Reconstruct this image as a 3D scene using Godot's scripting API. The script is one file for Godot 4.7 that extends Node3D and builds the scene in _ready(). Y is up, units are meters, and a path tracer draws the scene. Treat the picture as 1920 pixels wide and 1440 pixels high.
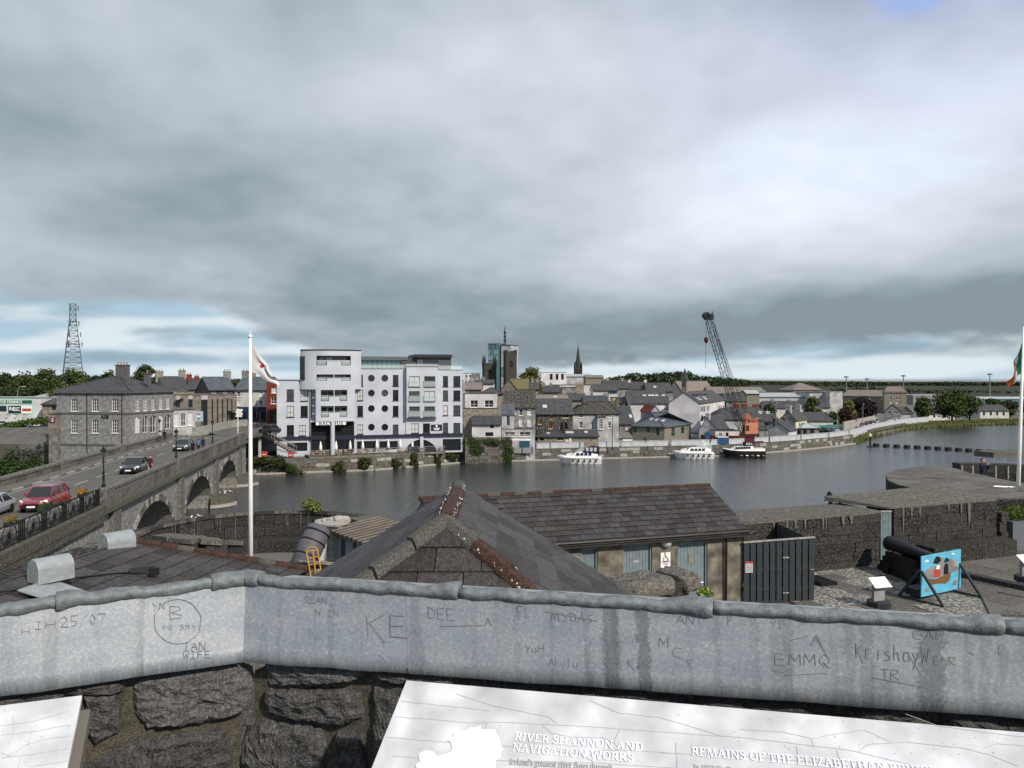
extends Node3D
# A castle keep's parapet looking over roofs, a river with a stone bridge, and the town beyond.
# Scale: photograph 1920 px wide, focal length 1443 px; water is y = 0, the eye 16 m above it.
const F:=1443.0
const EYE:=16.0
const HZ:=712.0
var M:={}
var N:={}
var used:={}
var rng:=RandomNumberGenerator.new()

class MB:
	var st:=SurfaceTool.new()
	var n:=0
	func _init(smooth:=false):
		st.begin(Mesh.PRIMITIVE_TRIANGLES)
		st.set_smooth_group(0 if smooth else -1)
	func tri(a: Vector3,b: Vector3,c: Vector3) -> void:
		st.add_vertex(a); st.add_vertex(c); st.add_vertex(b); n += 1
	func quad(a: Vector3,b: Vector3,c: Vector3,d: Vector3) -> void:
		tri(a,b,c); tri(a,c,d)
	func uvquad(p: Array,u: Array) -> void:
		for k in [0,2,1,0,3,2]:
			st.set_uv(u[k]); st.add_vertex(p[k])
		n += 2
	func hexa(p: Array) -> void: # 0-3 bottom ccw seen from above,4-7 top
		quad(p[3],p[2],p[1],p[0]); quad(p[4],p[5],p[6],p[7])
		for i in 4:
			var j:=(i+1) % 4
			quad(p[i],p[j],p[j+4],p[i+4])
	func box(c: Vector3,s: Vector3,b:=Basis.IDENTITY) -> void:
		var h:=s*.5
		var p:=[]
		for y in [-h.y,h.y]:
			p.append(c+b*Vector3(-h.x,y,h.z)); p.append(c+b*Vector3(h.x,y,h.z))
			p.append(c+b*Vector3(h.x,y,-h.z)); p.append(c+b*Vector3(-h.x,y,-h.z))
		hexa(p)
	func bevel(c: Vector3,s: Vector3,r: float,b:=Basis.IDENTITY) -> void: # box with chamfered upright and top edges
		var h:=s*.5
		var rings:=[]
		for k in [[-h.y,.0],[h.y - r,.0],[h.y,r]]:
			var x: float = h.x - k[1]
			var z: float = h.z - k[1]
			var ring:=[]
			for q in [[-x+r,z],[x - r,z],[x,z - r],[x,-z+r],[x - r,-z],[-x+r,-z],[-x,-z+r],[-x,z - r]]:
				ring.append(c+b*Vector3(q[0],k[0],q[1]))
			rings.append(ring)
		loft(rings,true,true,true)
	func bar(a: Vector3,b: Vector3,w: float,h:=-1.0) -> void:
		if a.distance_to(b) < .0001:
			return
		var d:=(b - a).normalized()
		var s:=d.cross(Vector3.UP if absf(d.y) < .95 else Vector3.RIGHT).normalized()
		box((a+b)*.5,Vector3(w,w if h < 0 else h,a.distance_to(b)),Basis(s,s.cross(d).normalized(),-d))
	func loft(rings: Array,closed:=true,cap0:=true,cap1:=true) -> void:
		for i in rings.size() - 1:
			var a: Array = rings[i]
			var b: Array = rings[i+1]
			for k in (a.size() if closed else a.size() - 1):
				var j:=(k+1) % a.size()
				quad(a[k],a[j],b[j],b[k])
		if cap0: fan(rings[0],true)
		if cap1: fan(rings[-1],false)
	func fan(r: Array,back: bool) -> void:
		var c:=Vector3.ZERO
		for v in r: c += v
		c /= r.size()
		for k in r.size():
			var j:=(k+1) % r.size()
			if back: tri(c,r[j],r[k])
			else: tri(c,r[k],r[j])
	func tube(pts: Array,r,sides:=8,caps:=true) -> void: # r: a number or one for each point
		var rings:=[]
		var up:=Vector3.UP
		for i in pts.size():
			var d: Vector3 = (pts[mini(i+1,pts.size() - 1)] - pts[maxi(i - 1,0)]).normalized()
			if absf(d.dot(up)) > .95: up = Vector3.RIGHT if absf(d.x) < .9 else Vector3.BACK
			var s:=d.cross(up).normalized()
			var t:=s.cross(d).normalized()
			up = t
			var q: float = r[i] if r is Array else r
			var ring:=[]
			for k in sides:
				var a:=TAU*k/sides
				ring.append(pts[i]+(s*cos(a)+t*sin(a))*q)
			rings.append(ring)
		loft(rings,true,caps,caps)
	func lathe(prof: Array,sides:=16,at:=Vector3.ZERO,b:=Basis.IDENTITY) -> void: # prof: Vector2(radius,height)
		var rings:=[]
		for p in prof:
			var ring:=[]
			for k in sides:
				var a:=TAU*k/sides
				ring.append(at+b*Vector3(cos(a)*p.x,p.y,-sin(a)*p.x))
			rings.append(ring)
		loft(rings,true,true,true)
	func prism(poly: Array,T: Transform3D,z0: float,z1: float) -> void: # 2D outline (ccw) in T's xy plane,pushed from z0 to z1
		var flat:=PackedVector2Array(poly)
		if Geometry2D.is_polygon_clockwise(flat): flat.reverse()
		var ids:=Geometry2D.triangulate_polygon(flat)
		for i in range(0,ids.size(),3):
			var a:=flat[ids[i]]; var b:=flat[ids[i+1]]; var c:=flat[ids[i+2]]
			if (b - a).cross(c - a) < 0:
				var t:=b; b = c; c = t
			tri(T*Vector3(a.x,a.y,z1),T*Vector3(b.x,b.y,z1),T*Vector3(c.x,c.y,z1))
			tri(T*Vector3(a.x,a.y,z0),T*Vector3(c.x,c.y,z0),T*Vector3(b.x,b.y,z0))
		for i in flat.size():
			var a:=flat[i]; var b:=flat[(i+1) % flat.size()]
			quad(T*Vector3(a.x,a.y,z0),T*Vector3(b.x,b.y,z0),T*Vector3(b.x,b.y,z1),T*Vector3(a.x,a.y,z1))
	func mesh() -> ArrayMesh:
		st.generate_normals()
		return st.commit()

# ---------- placing ----------
func v3(x: float,y: float,z: float) -> Vector3:
	return Vector3(x,y,z)
func A(px: float,py: float,d: float) -> Vector3: # the point that the photograph shows at px,py,d metres off
	return v3((px - 960.0)/F*d,EYE - (py - HZ)/F*d,-d)
func G(px: float,py: float,y:=.0) -> Vector3: # the same on the level y
	return A(px,py,(EYE - y)*F/(py - HZ))
func at_y(px: float,d: float,y: float) -> Vector3:
	return v3((px - 960.0)/F*d,y,-d)
func yof(py: float,d: float) -> float:
	return EYE - (py - HZ)/F*d
func frame(xl: float,dl: float,xr: float,dr: float,y: float) -> Transform3D: # x along a facade,y up,z out of it
	var a:=at_y(xl,dl,y)
	var x:=(at_y(xr,dr,y) - a).normalized()
	return Transform3D(Basis(x,Vector3.UP,x.cross(Vector3.UP)),a)
func onto(T: Transform3D,px: float,py: float,z:=.0) -> Vector2: # where on T's xy plane (shifted z) that point lies
	var dir:=A(px,py,1.0) - v3(0,EYE,0)
	var o:=T.origin+T.basis.z*z
	var t:=(o - v3(0,EYE,0)).dot(T.basis.z)/dir.dot(T.basis.z)
	var p:=T.affine_inverse()*(v3(0,EYE,0)+dir*t)
	return Vector2(p.x,p.y)
func rect(T: Transform3D,r: Array,z:=.0) -> Rect2:
	var m:=Vector2((r[0]+r[2])*.5,(r[1]+r[3])*.5)
	var c:=onto(T,m.x,m.y,z)
	var x0:=onto(T,r[0],m.y,z).x; var x1:=onto(T,r[2],m.y,z).x
	var y0:=onto(T,m.x,r[3],z).y; var y1:=onto(T,m.x,r[1],z).y
	return Rect2(x0,y0,x1 - x0,y1 - y0)

# ---------- objects ----------
func numbered(s: String) -> String:
	var k: int = used.get(s,0)
	used[s] = k+1
	return s if k == 0 else "%s_%03d" % [s,k]
func tag(o: Node3D,label: String,cat: String,group:="") -> Node3D:
	o.set_meta("label",label); o.set_meta("category",cat)
	if group: o.set_meta("group",group)
	return o
func thing(called: String,label: String,cat: String,T:=Transform3D(),group:="") -> Node3D:
	var o:=Node3D.new()
	o.name = numbered(called); add_child(o); o.transform = T
	return tag(o,label,cat,group)
func part(parent: Node3D,called: String,mb,m: Material,T:=Transform3D()) -> MeshInstance3D:
	var o:=MeshInstance3D.new()
	o.mesh = mb.mesh() if mb is MB else mb
	o.material_override = m
	o.transform = T
	o.name = called if parent != self else numbered(called)
	parent.add_child(o,true)
	return o
func structure(called: String,mb,m: Material) -> MeshInstance3D:
	var o:=part(self,called,mb,m); o.set_meta("kind","structure"); return o
func copy(o: Node3D,T: Transform3D,label:="",group:="") -> Node3D:
	var c: Node3D = o.duplicate()
	c.name = numbered(String(o.name).rstrip("0123456789").rstrip("_")); add_child(c); c.transform = T
	if label: c.set_meta("label",label)
	if group: c.set_meta("group",group)
	return c
func turned(p: Vector3,yaw: float) -> Transform3D:
	return Transform3D(Basis(Vector3.UP,yaw),p)

# ---------- materials ----------
func noise_tex(key: String,freq: float,lo: float,hi: float,oct:=4,size:=512,normal:=.0,type:=FastNoiseLite.TYPE_SIMPLEX_SMOOTH,mid:=-1.0) -> NoiseTexture2D:
	if N.has(key): return N[key]
	var f:=FastNoiseLite.new()
	f.noise_type = type; f.frequency = freq; f.fractal_octaves = oct; f.seed = hash(key) % 1000
	var t:=NoiseTexture2D.new()
	t.width = size; t.height = size; t.seamless = true; t.noise = f
	if normal > .0:
		t.as_normal_map = true; t.bump_strength = normal
	else:
		var g:=Gradient.new()
		g.set_color(0,Color(lo,lo,lo)); g.set_color(1,Color(hi,hi,hi))
		if mid >= .0: g.add_point(.5,Color(mid,mid,mid))
		t.color_ramp = g
	N[key] = t
	return t
func mat(key: String,c: Color,rough:=.85,tex:="",scale:=.3,nrm:="",opts:={}) -> StandardMaterial3D:
	if M.has(key): return M[key]
	var m:=StandardMaterial3D.new()
	m.resource_name = key
	m.albedo_color = c.linear_to_srgb()
	m.roughness = rough
	m.metallic_specular = opts.get("spec",.35)
	m.metallic = opts.get("metal",.0)
	if tex: m.albedo_texture = N[tex]
	if nrm:
		m.normal_enabled = true; m.normal_texture = N[nrm]; m.normal_scale = opts.get("ns",1.0)
	if tex or nrm:
		m.uv1_triplanar = true; m.uv1_world_triplanar = not opts.get("own",false)
		m.uv1_scale = Vector3.ONE*scale*opts.get("sv",Vector3.ONE)
		m.uv1_offset = opts.get("off",Vector3.ZERO)
	if opts.has("detail"):
		m.detail_enabled = true; m.detail_albedo = N[opts.detail]; m.detail_blend_mode = BaseMaterial3D.BLEND_MODE_MUL
		m.uv2_triplanar = true; m.uv2_world_triplanar = true; m.uv2_scale = Vector3.ONE*opts.get("ds",1.0)*opts.get("dv",Vector3.ONE)
	if opts.has("clear"):
		m.clearcoat_enabled = true; m.clearcoat = opts.clear; m.clearcoat_roughness = .05
	if opts.get("vc",false): m.vertex_color_use_as_albedo = true
	if opts.has("back"):
		m.backlight_enabled = true; m.backlight = opts.back
	if opts.has("alpha"):
		m.transparency = BaseMaterial3D.TRANSPARENCY_ALPHA; m.albedo_color.a = opts.alpha
	M[key] = m
	return m
func L(r: float,g:=-1.0,b:=-1.0) -> Color:
	return Color(r,r if g < 0 else g,r if b < 0 else b)

func make_materials() -> void:
	noise_tex("blotch",.012,.62,1.0,5,512)
	noise_tex("soft",.006,.82,1.0,4,512)
	noise_tex("faint",.006,.93,1.0,4,512)
	noise_tex("grain",.12,.6,1.0,3,512)
	noise_tex("speck",.05,.35,1.0,4,512)
	noise_tex("lichen",.03,.25,1.0,5,512,.0,FastNoiseLite.TYPE_SIMPLEX_SMOOTH,.55)
	noise_tex("bump",.05,0,1,4,512,6.0)
	noise_tex("finebump",.2,0,1,3,512,4.0)
	noise_tex("wave",.02,0,1,5,1024,5.0)
	mat("white",L(.74,.75,.78),.8,"faint",.06,"",{"detail": "soft","ds": .3})
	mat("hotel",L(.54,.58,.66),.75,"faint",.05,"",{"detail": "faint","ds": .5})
	mat("cream",L(.72,.68,.55),.85,"soft",.1)
	mat("offwhite",L(.6,.6,.58),.85,"soft",.12)
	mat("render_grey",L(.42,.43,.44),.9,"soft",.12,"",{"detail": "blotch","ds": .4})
	mat("render_pale",L(.56,.57,.59),.9,"soft",.12,"",{"detail": "soft","ds": .5})
	mat("render_brown",L(.36,.33,.28),.9,"blotch",.2)
	mat("concrete",L(.33,.31,.27),.9,"blotch",.15,"",{"detail": "soft","ds": .6})
	mat("limestone",L(.324,.330,.336),.9,"soft",.35,"bump",{"ns": .3,"detail": "soft","ds": .5,"dv": v3(.3,1.6,.3)})
	mat("limestone_trim",L(.17,.172,.175),.9,"blotch",.4)
	mat("cream_stone",L(.52,.49,.41),.9,"blotch",.5,"bump",{"ns": .8,"detail": "blotch","ds": 1.2,"dv": v3(.4,1.5,.4)})
	mat("rubble",L(.6,.58,.55),.95,"speck",.13,"bump",{"ns": 1.0,"detail": "lichen","ds": .25})
	mat("red_brick",L(.26,.06,.035),.9,"blotch",.5)
	mat("slate",L(.156,.162,.174),.7,"blotch",.25,"",{"detail": "blotch","ds": 1.5,"dv": v3(.4,2.0,.4)})
	mat("slate_dark",L(.108,.113,.126),.7,"blotch",.2,"",{"detail": "soft","ds": 1.5})
	mat("slate_blue",L(.115,.135,.165),.6,"soft",.2,"",{"detail": "soft","ds": 1.2})
	mat("slate_lichen",L(.46,.44,.4),.9,"lichen",.11,"",{"detail": "speck","ds": .2})
	mat("slate_moss",L(.3,.27,.14),.9,"speck",.12)
	mat("roof_brown",L(.3,.265,.24),.85,"blotch",.3)
	mat("roof_red",L(.3,.06,.03),.8,"soft",.5)
	mat("metal_roof",L(.42,.48,.5),.55,"soft",.1)
	mat("ridge",L(.2,.19,.18),.85,"blotch",.6)
	mat("lead_dark",L(.06,.065,.075),.6)
	mat("glass",L(.015,.018,.022),.06,"",1.0,"",{"spec": .6})
	mat("glass_mid",L(.06,.07,.08),.08,"",1.0,"",{"spec": .7})
	mat("blind_and_reflection",L(.5,.52,.54),.35,"",1.0,"",{"spec": .5})  # pale pane: drawn blinds, and reflected sky put into the colour
	mat("glass_green",L(.07,.16,.17),.08,"",1.0,"",{"spec": .75})
	mat("pane",L(.75,.9,.88),.05,"",1.0,"",{"alpha": .22,"spec": .5})
	mat("frame_dark",L(.03,.033,.04),.5)
	mat("frame_white",L(.8,.8,.8),.45)
	mat("frame_wood",L(.35,.19,.06),.6)
	mat("black",L(.012,.012,.014),.45)
	mat("navy",L(.02,.022,.045),.5)
	mat("steel",L(.45,.47,.48),.35,"",1.0,"",{"metal": .7})
	mat("white_paint",L(.82,.82,.82),.35)
	mat("chimney_pot",L(.34,.2,.13),.85)
	mat("bridge_stone",L(.5,.49,.45),.92,"blotch",.3,"bump",{"ns": .8,"detail": "speck","ds": .9})
	mat("bridge_pale",L(.62,.61,.57),.92,"blotch",.3,"bump",{"ns": .6,"detail": "soft","ds": .8})
	mat("bridge_dark",L(.36,.345,.29),.95,"speck",.35,"bump",{"ns": .8,"detail": "blotch","ds": 1.3})
	mat("castle_stone",L(.27,.265,.25),.95,"speck",.45,"bump",{"ns": 1.2,"detail": "lichen","ds": .3})
	mat("castle_stone_b",L(.34,.33,.31),.95,"speck",.55,"bump",{"ns": 1.2,"detail": "lichen","ds": .22})
	mat("castle_stone_c",L(.17,.168,.162),.95,"blotch",.5,"bump",{"ns": 1.2,"detail": "speck","ds": 1.1})
	mat("castle_top",L(.46,.44,.39),.95,"blotch",.5,"bump",{"ns": 1.5,"detail": "speck","ds": 2.0})
	mat("lime",L(.5,.49,.45),.95,"blotch",1.0)
	mat("asphalt",L(.22,.215,.2),.9,"soft",.1,"",{"detail": "grain","ds": .5})
	mat("pavement",L(.26,.245,.22),.9,"soft",.2,"",{"detail": "grain","ds": .7})
	mat("marking",L(.6,.6,.58),.8,"grain",.6)
	mat("earth",L(.1,.11,.06),.95,"blotch",.03,"",{"detail": "speck","ds": .15})
	mat("town_ground",L(.2,.195,.18),.95,"blotch",.05)
	mat("leaf",Color(1,1,1),.75,"",1.0,"",{"vc": true,"back": L(.015,.025,.006),"spec": .25})
	mat("bark",L(.06,.05,.04),.95,"speck",1.0)
	mat("body",Color(1,1,1),.8,"",1.0,"",{"vc": true})
	mat("iron",L(.012,.012,.013),.4)
	mat("mauve",L(.36,.36,.5),.8); mat("glass_teal",L(.16,.3,.3),.1,"",1.0,"",{"spec": .7})
	mat("tyre",L(.015,.015,.015),.8)

# ---------- sky, sun, camera ----------
func sm(a: float,b: float,x: float) -> float:
	return smoothstep(a,b,x)
func make_sky() -> ImageTexture:
	var w:=2048; var h:=1024
	var n1:=FastNoiseLite.new(); n1.seed = 11; n1.frequency = .55; n1.fractal_octaves = 5
	var n2:=FastNoiseLite.new(); n2.seed = 23; n2.frequency = 1.7; n2.fractal_octaves = 4
	var n3:=FastNoiseLite.new(); n3.seed = 5; n3.frequency = .9; n3.fractal_octaves = 3
	var data:=PackedFloat32Array(); data.resize(w*h*3)
	for y in h:
		var el:=(.5 - (y+.5)/h)*PI
		var e:=rad_to_deg(el)
		for x in w:
			var i:=(y*w+x)*3
			if e < -1.0:
				data[i] = .2; data[i+1] = .21; data[i+2] = .21
				continue
			var az:=wrapf((x+.5)/w*TAU,-PI,PI) # 0 is straight ahead,to the right positive
			var a:=rad_to_deg(az)
			var s:=2.6/(sin(maxf(el,.0))+.16) # the height of a cloud sheet,softened at the horizon
			var p:=v3(sin(az)*cos(el)*s,cos(az)*cos(el)*s,2.0)
			var q:=v3(sin(az)*cos(el),cos(az)*cos(el),sin(el)*2.5)*3.0
			var c1:=n1.get_noise_3dv(p*.42)
			var c2:=n2.get_noise_3dv(p*.3+q*.25)
			var c3:=n3.get_noise_3dv(q)
			# cloud deck: broad dark and bright folds
			var v:=.445+.11*c1+.09*c2+.07*c3+.035*n2.get_noise_3dv(p*1.1+q*.6)
			v += .16*exp(-pow((a+2)/17.0,2) - pow((e - 21)/9.0,2))
			v += .26*exp(-pow((a - 24)/15.0,2) - pow((e - 15)/7.0,2))
			v += .12*exp(-pow((a - 14)/10.0,2) - pow((e - 10)/4.0,2))
			v -= .13*exp(-pow((a+17)/11.0,2) - pow((e - 10.5)/4.5,2))
			v -= .27*exp(-pow((a - 28)/13.0,2) - pow((e - 4.4)/2.3,2))
			v -= .17*exp(-pow((a - 1)/19.0,2) - pow((e - 3)/4.0,2))
			v += .12*sm(25,70,e)
			v = maxf(v,.1)
			var cold:=sm(.62,.25,v)
			var r:=v*lerpf(.89,.78,cold); var g:=v*lerpf(.97,.96,cold); var b:=v*lerpf(1.07,1.1,cold)
			var lil:=sm(8,26,e)*sm(0,30,a) # the thin upper cloud shows a little blue
			r *= 1.0 - .04*lil; g *= 1.0 - .05*lil; b *= 1.0+.1*lil
			var hole:=sm(.35,.8,c2*.8+1.5*exp(-pow((a - 27.5)/3.4,2) - pow((e - 24.8)/2.6,2))+.1*c1)
			hole *= sm(14,22,e)
			r = lerpf(r,.3,hole*.8); g = lerpf(g,.42,hole*.8); b = lerpf(b,.72,hole*.8)
			# the deck ends in a ragged edge low down; brighter far cloud and blue under it
			var edge:=1.0+4.4*sm(-11,-24,a)+1.5*sm(10,21,a)+1.4*sm(70,120,absf(a))
			edge += c3*.9+c2*.8+.35*n2.get_noise_3dv(q*6.0)
			var under:=sm(edge+.55,edge - .6,e)
			var dz:=Vector2(sin(az),cos(az))
			var far:=n2.get_noise_3dv(v3(dz.x*2.6,dz.y*2.6,e*.33))
			var far2:=n1.get_noise_3dv(v3(dz.x*7.0,dz.y*7.0,e*.8))
			var wh:=sm(-.25,.35,far+.5*far2+.25*sm(5,25,a)+.9*exp(-pow((a+28)/.9,2) - pow((e - 3.1)/.55,2)))
			var fr:=lerpf(.36,.62,wh); var fg:=lerpf(.5,.69,wh); var fb:=lerpf(.6,.73,wh)
			var dim:=1.0 - .28*sm(.0,.5,-far2)
			r = lerpf(r,fr*dim,under); g = lerpf(g,fg*dim,under); b = lerpf(b,fb*dim,under)
			data[i] = r; data[i+1] = g; data[i+2] = b
	return ImageTexture.create_from_image(Image.create_from_data(w,h,false,Image.FORMAT_RGBF,data.to_byte_array()))
func make_world() -> void:
	var cam:=Camera3D.new()
	cam.name = "camera"; add_child(cam)
	cam.position = v3(0,EYE,0)
	cam.rotation.x = -atan((720.0 - HZ)/F)
	cam.fov = rad_to_deg(2.0*atan(720.0/F))
	cam.near = .05; cam.far = 9000.0
	var env:=Environment.new()
	env.background_mode = Environment.BG_SKY
	var sky:=Sky.new()
	var pm:=PanoramaSkyMaterial.new()
	pm.panorama = make_sky()
	pm.energy_multiplier = 1.0
	sky.sky_material = pm
	env.sky = sky
	env.tonemap_mode = Environment.TONE_MAPPER_LINEAR
	env.tonemap_exposure = 1.2
	env.sdfgi_enabled = true; env.ssao_enabled = true; env.ssil_enabled = true
	var we:=WorldEnvironment.new()
	we.name = "world"; we.environment = env; add_child(we)
	var sun:=DirectionalLight3D.new()
	sun.name = "sun"; add_child(sun)
	sun.look_at_from_position(v3(.75,.85,.85),Vector3.ZERO)
	sun.light_energy = 1.15; sun.light_color = Color(1.0,.95,.88)
	sun.light_angular_distance = 1.5; sun.shadow_enabled = true

func _ready() -> void:
	rng.seed = 7
	make_materials()
	make_world()
	make_terrain()
	make_bridge()
	make_traffic()
	make_left_town()
	make_hotel()
	make_town()
	make_river_things()
	make_castle()
	make_roofs()
	make_parapet()
	make_trees()

# ---------- building kit ----------
# An opening is {r: Rect2, kind: "" | "arch" | "round"}. The face lies in T's xy plane,z points out.
func wall_face(mb: MB,T: Transform3D,w: float,h: float,opens: Array,reveal:=.18,y0:=.0) -> void:
	var xs:=[.0,w]
	var ys:=[y0,h]
	for o in opens:
		var r: Rect2 = o.r
		xs.append(clampf(r.position.x,0,w)); xs.append(clampf(r.end.x,0,w))
		ys.append(clampf(r.position.y,y0,h)); ys.append(clampf(r.end.y,y0,h))
	xs.sort(); ys.sort()
	for i in xs.size() - 1:
		if xs[i+1] - xs[i] < .001: continue
		var j:=0
		while j < ys.size() - 1:
			var k:=j
			while k < ys.size() - 1:
				var hole:=false
				if ys[k+1] - ys[k] > .0005:
					var c:=Vector2((xs[i]+xs[i+1])*.5,(ys[k]+ys[k+1])*.5)
					for o in opens:
						if (o.r as Rect2).has_point(c): hole = true
				if hole: break
				k += 1
			if ys[k] - ys[j] > .0005:
				mb.quad(T*v3(xs[i],ys[j],0),T*v3(xs[i+1],ys[j],0),T*v3(xs[i+1],ys[k],0),T*v3(xs[i],ys[k],0))
			j = k+1
	for o in opens:
		var r: Rect2 = o.r
		var a:=r.position; var b:=r.end
		var out:=[]
		if o.get("kind","") == "round":
			for k in 24: out.append(r.get_center()+Vector2(cos(TAU*k/24),sin(TAU*k/24))*r.size*.5)
			for q in 4:
				var corner:=r.get_center()+Vector2([1,-1,-1,1][q],[1,1,-1,-1][q])*r.size*.5
				for k in 6:
					var u: Vector2 = out[q*6+k]; var v: Vector2 = out[(q*6+k+1) % 24]
					mb.tri(T*v3(corner.x,corner.y,0),T*v3(v.x,v.y,0),T*v3(u.x,u.y,0))
		elif o.get("kind","") == "arch":
			var rx:=r.size.x*.5
			var ry: float = o.get("rise",rx)
			out = [a,Vector2(b.x,a.y)]
			var c:=Vector2(a.x+rx,b.y - ry)
			for k in 13: out.append(c+Vector2(cos(PI*k/12)*rx,sin(PI*k/12)*ry))
			for k in 12:
				var u: Vector2 = out[k+2]; var v: Vector2 = out[k+3]
				var corner:=Vector2(b.x if k < 6 else a.x,b.y)
				mb.tri(T*v3(corner.x,corner.y,0),T*v3(v.x,v.y,0),T*v3(u.x,u.y,0))
		else:
			out = [a,Vector2(b.x,a.y),b,Vector2(a.x,b.y)]
		for k in out.size():
			var u: Vector2 = out[k]; var v: Vector2 = out[(k+1) % out.size()]
			mb.quad(T*v3(u.x,u.y,-reveal),T*v3(v.x,v.y,-reveal),T*v3(v.x,v.y,0),T*v3(u.x,u.y,0))
# style: [frame material, pane material or "" for a mix,columns,rows,bar width,sill material or ""]
var STYLE:={
	"d": ["frame_dark","",2,2,.07,"frame_dark"],"d1": ["frame_dark","",1,2,.07,"frame_dark"],"w": ["frame_white","",2,2,.07,"frame_white"],
	"w1": ["frame_white","",1,2,.08,"frame_white"],"s": ["frame_white","glass",3,4,.06,"frame_white"],"t": ["frame_dark","glass",1,1,.05,""],
	"o": ["frame_wood","glass",2,1,.1,"cream"],"g": ["frame_dark","glass_green",3,1,.06,""],"big": ["frame_dark","glass",4,2,.07,""],
	"dark": ["black","black",1,1,.05,""],"gr": ["shutter_green","glass",1,2,.2,""],"f": ["frame_white","",1,1,.07,""],
}
func window(parent: Node3D,T: Transform3D,o: Dictionary,reveal:=.18) -> Node3D:
	var s: Array = STYLE[o.get("style","d")]
	var r: Rect2 = o.r
	var mb:=MB.new()
	var bw: float = minf(s[4],r.size.x*.2)
	var z:=-reveal+.05
	var pane_pts:=[]
	if o.get("kind","") == "round":
		var rings:=[[],[],[]]
		for k in 24:
			var d:=Vector2(cos(TAU*k/24),sin(TAU*k/24))
			var c:=r.get_center()
			var q: Vector2 = c+d*r.size*.5; var e: Vector2 = c+d*(r.size*.5 - Vector2(bw,bw)*1.3)
			rings[0].append(T*v3(q.x,q.y,z)); rings[1].append(T*v3(q.x,q.y,.04)); rings[2].append(T*v3(e.x,e.y,.0))
			pane_pts.append(T*v3(q.x,q.y,z - .02))
		mb.loft(rings,true,false,false)
	else:
		var a:=r.position; var b:=r.end
		for x in [a.x+bw*.5,b.x - bw*.5]: mb.box(T*v3(x,(a.y+b.y)*.5,z),v3(bw,b.y - a.y,.06),T.basis)
		for y in [a.y+bw*.5,b.y - bw*.5]: mb.box(T*v3((a.x+b.x)*.5,y,z),v3(b.x - a.x - bw*2.0,bw,.055),T.basis)
		for k in range(1,s[2]): mb.box(T*v3(lerpf(a.x,b.x,k/float(s[2])),(a.y+b.y)*.5,z),v3(bw*.7,b.y - a.y - bw*2.0,.05),T.basis)
		for k in range(1,s[3]):
			var t: float = k/float(s[3]) if s[3] != 2 else .42
			mb.box(T*v3((a.x+b.x)*.5,lerpf(a.y,b.y,t),z),v3(b.x - a.x - bw*2.0,bw*.7,.045),T.basis)
		pane_pts = [T*v3(a.x,a.y,z - .02),T*v3(b.x,a.y,z - .02),T*v3(b.x,b.y,z - .02),T*v3(a.x,b.y,z - .02)]
	var f:=part(parent,"window",mb,M[s[0]])
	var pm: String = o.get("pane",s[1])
	if pm == "": pm = ["glass","glass","glass_mid","glass_mid","blind_and_reflection","blind_and_reflection"][rng.randi() % 6]  # paler panes: some are blinds, some carry sky reflection in their colour
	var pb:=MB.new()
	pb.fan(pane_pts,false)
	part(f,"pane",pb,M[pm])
	if s[5] != "" and o.get("kind","") == "":
		var sb:=MB.new()
		sb.box(T*v3(r.get_center().x,r.position.y - .05,.03),v3(r.size.x+.2,.1,.2),T.basis)
		part(f,"sill",sb,M[s[5]])
	return f
func open_list(T: Transform3D,T0: Transform3D,wins: Array) -> Array: # wins: [x0,y0,x1,y1,style,kind]; T0 is T in the world
	var out:=[]
	for q in wins:
		out.append({"r": rect(T0,q),"style": q[4] if q.size() > 4 else "d","kind": q[5] if q.size() > 5 else ""})
	return out
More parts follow.
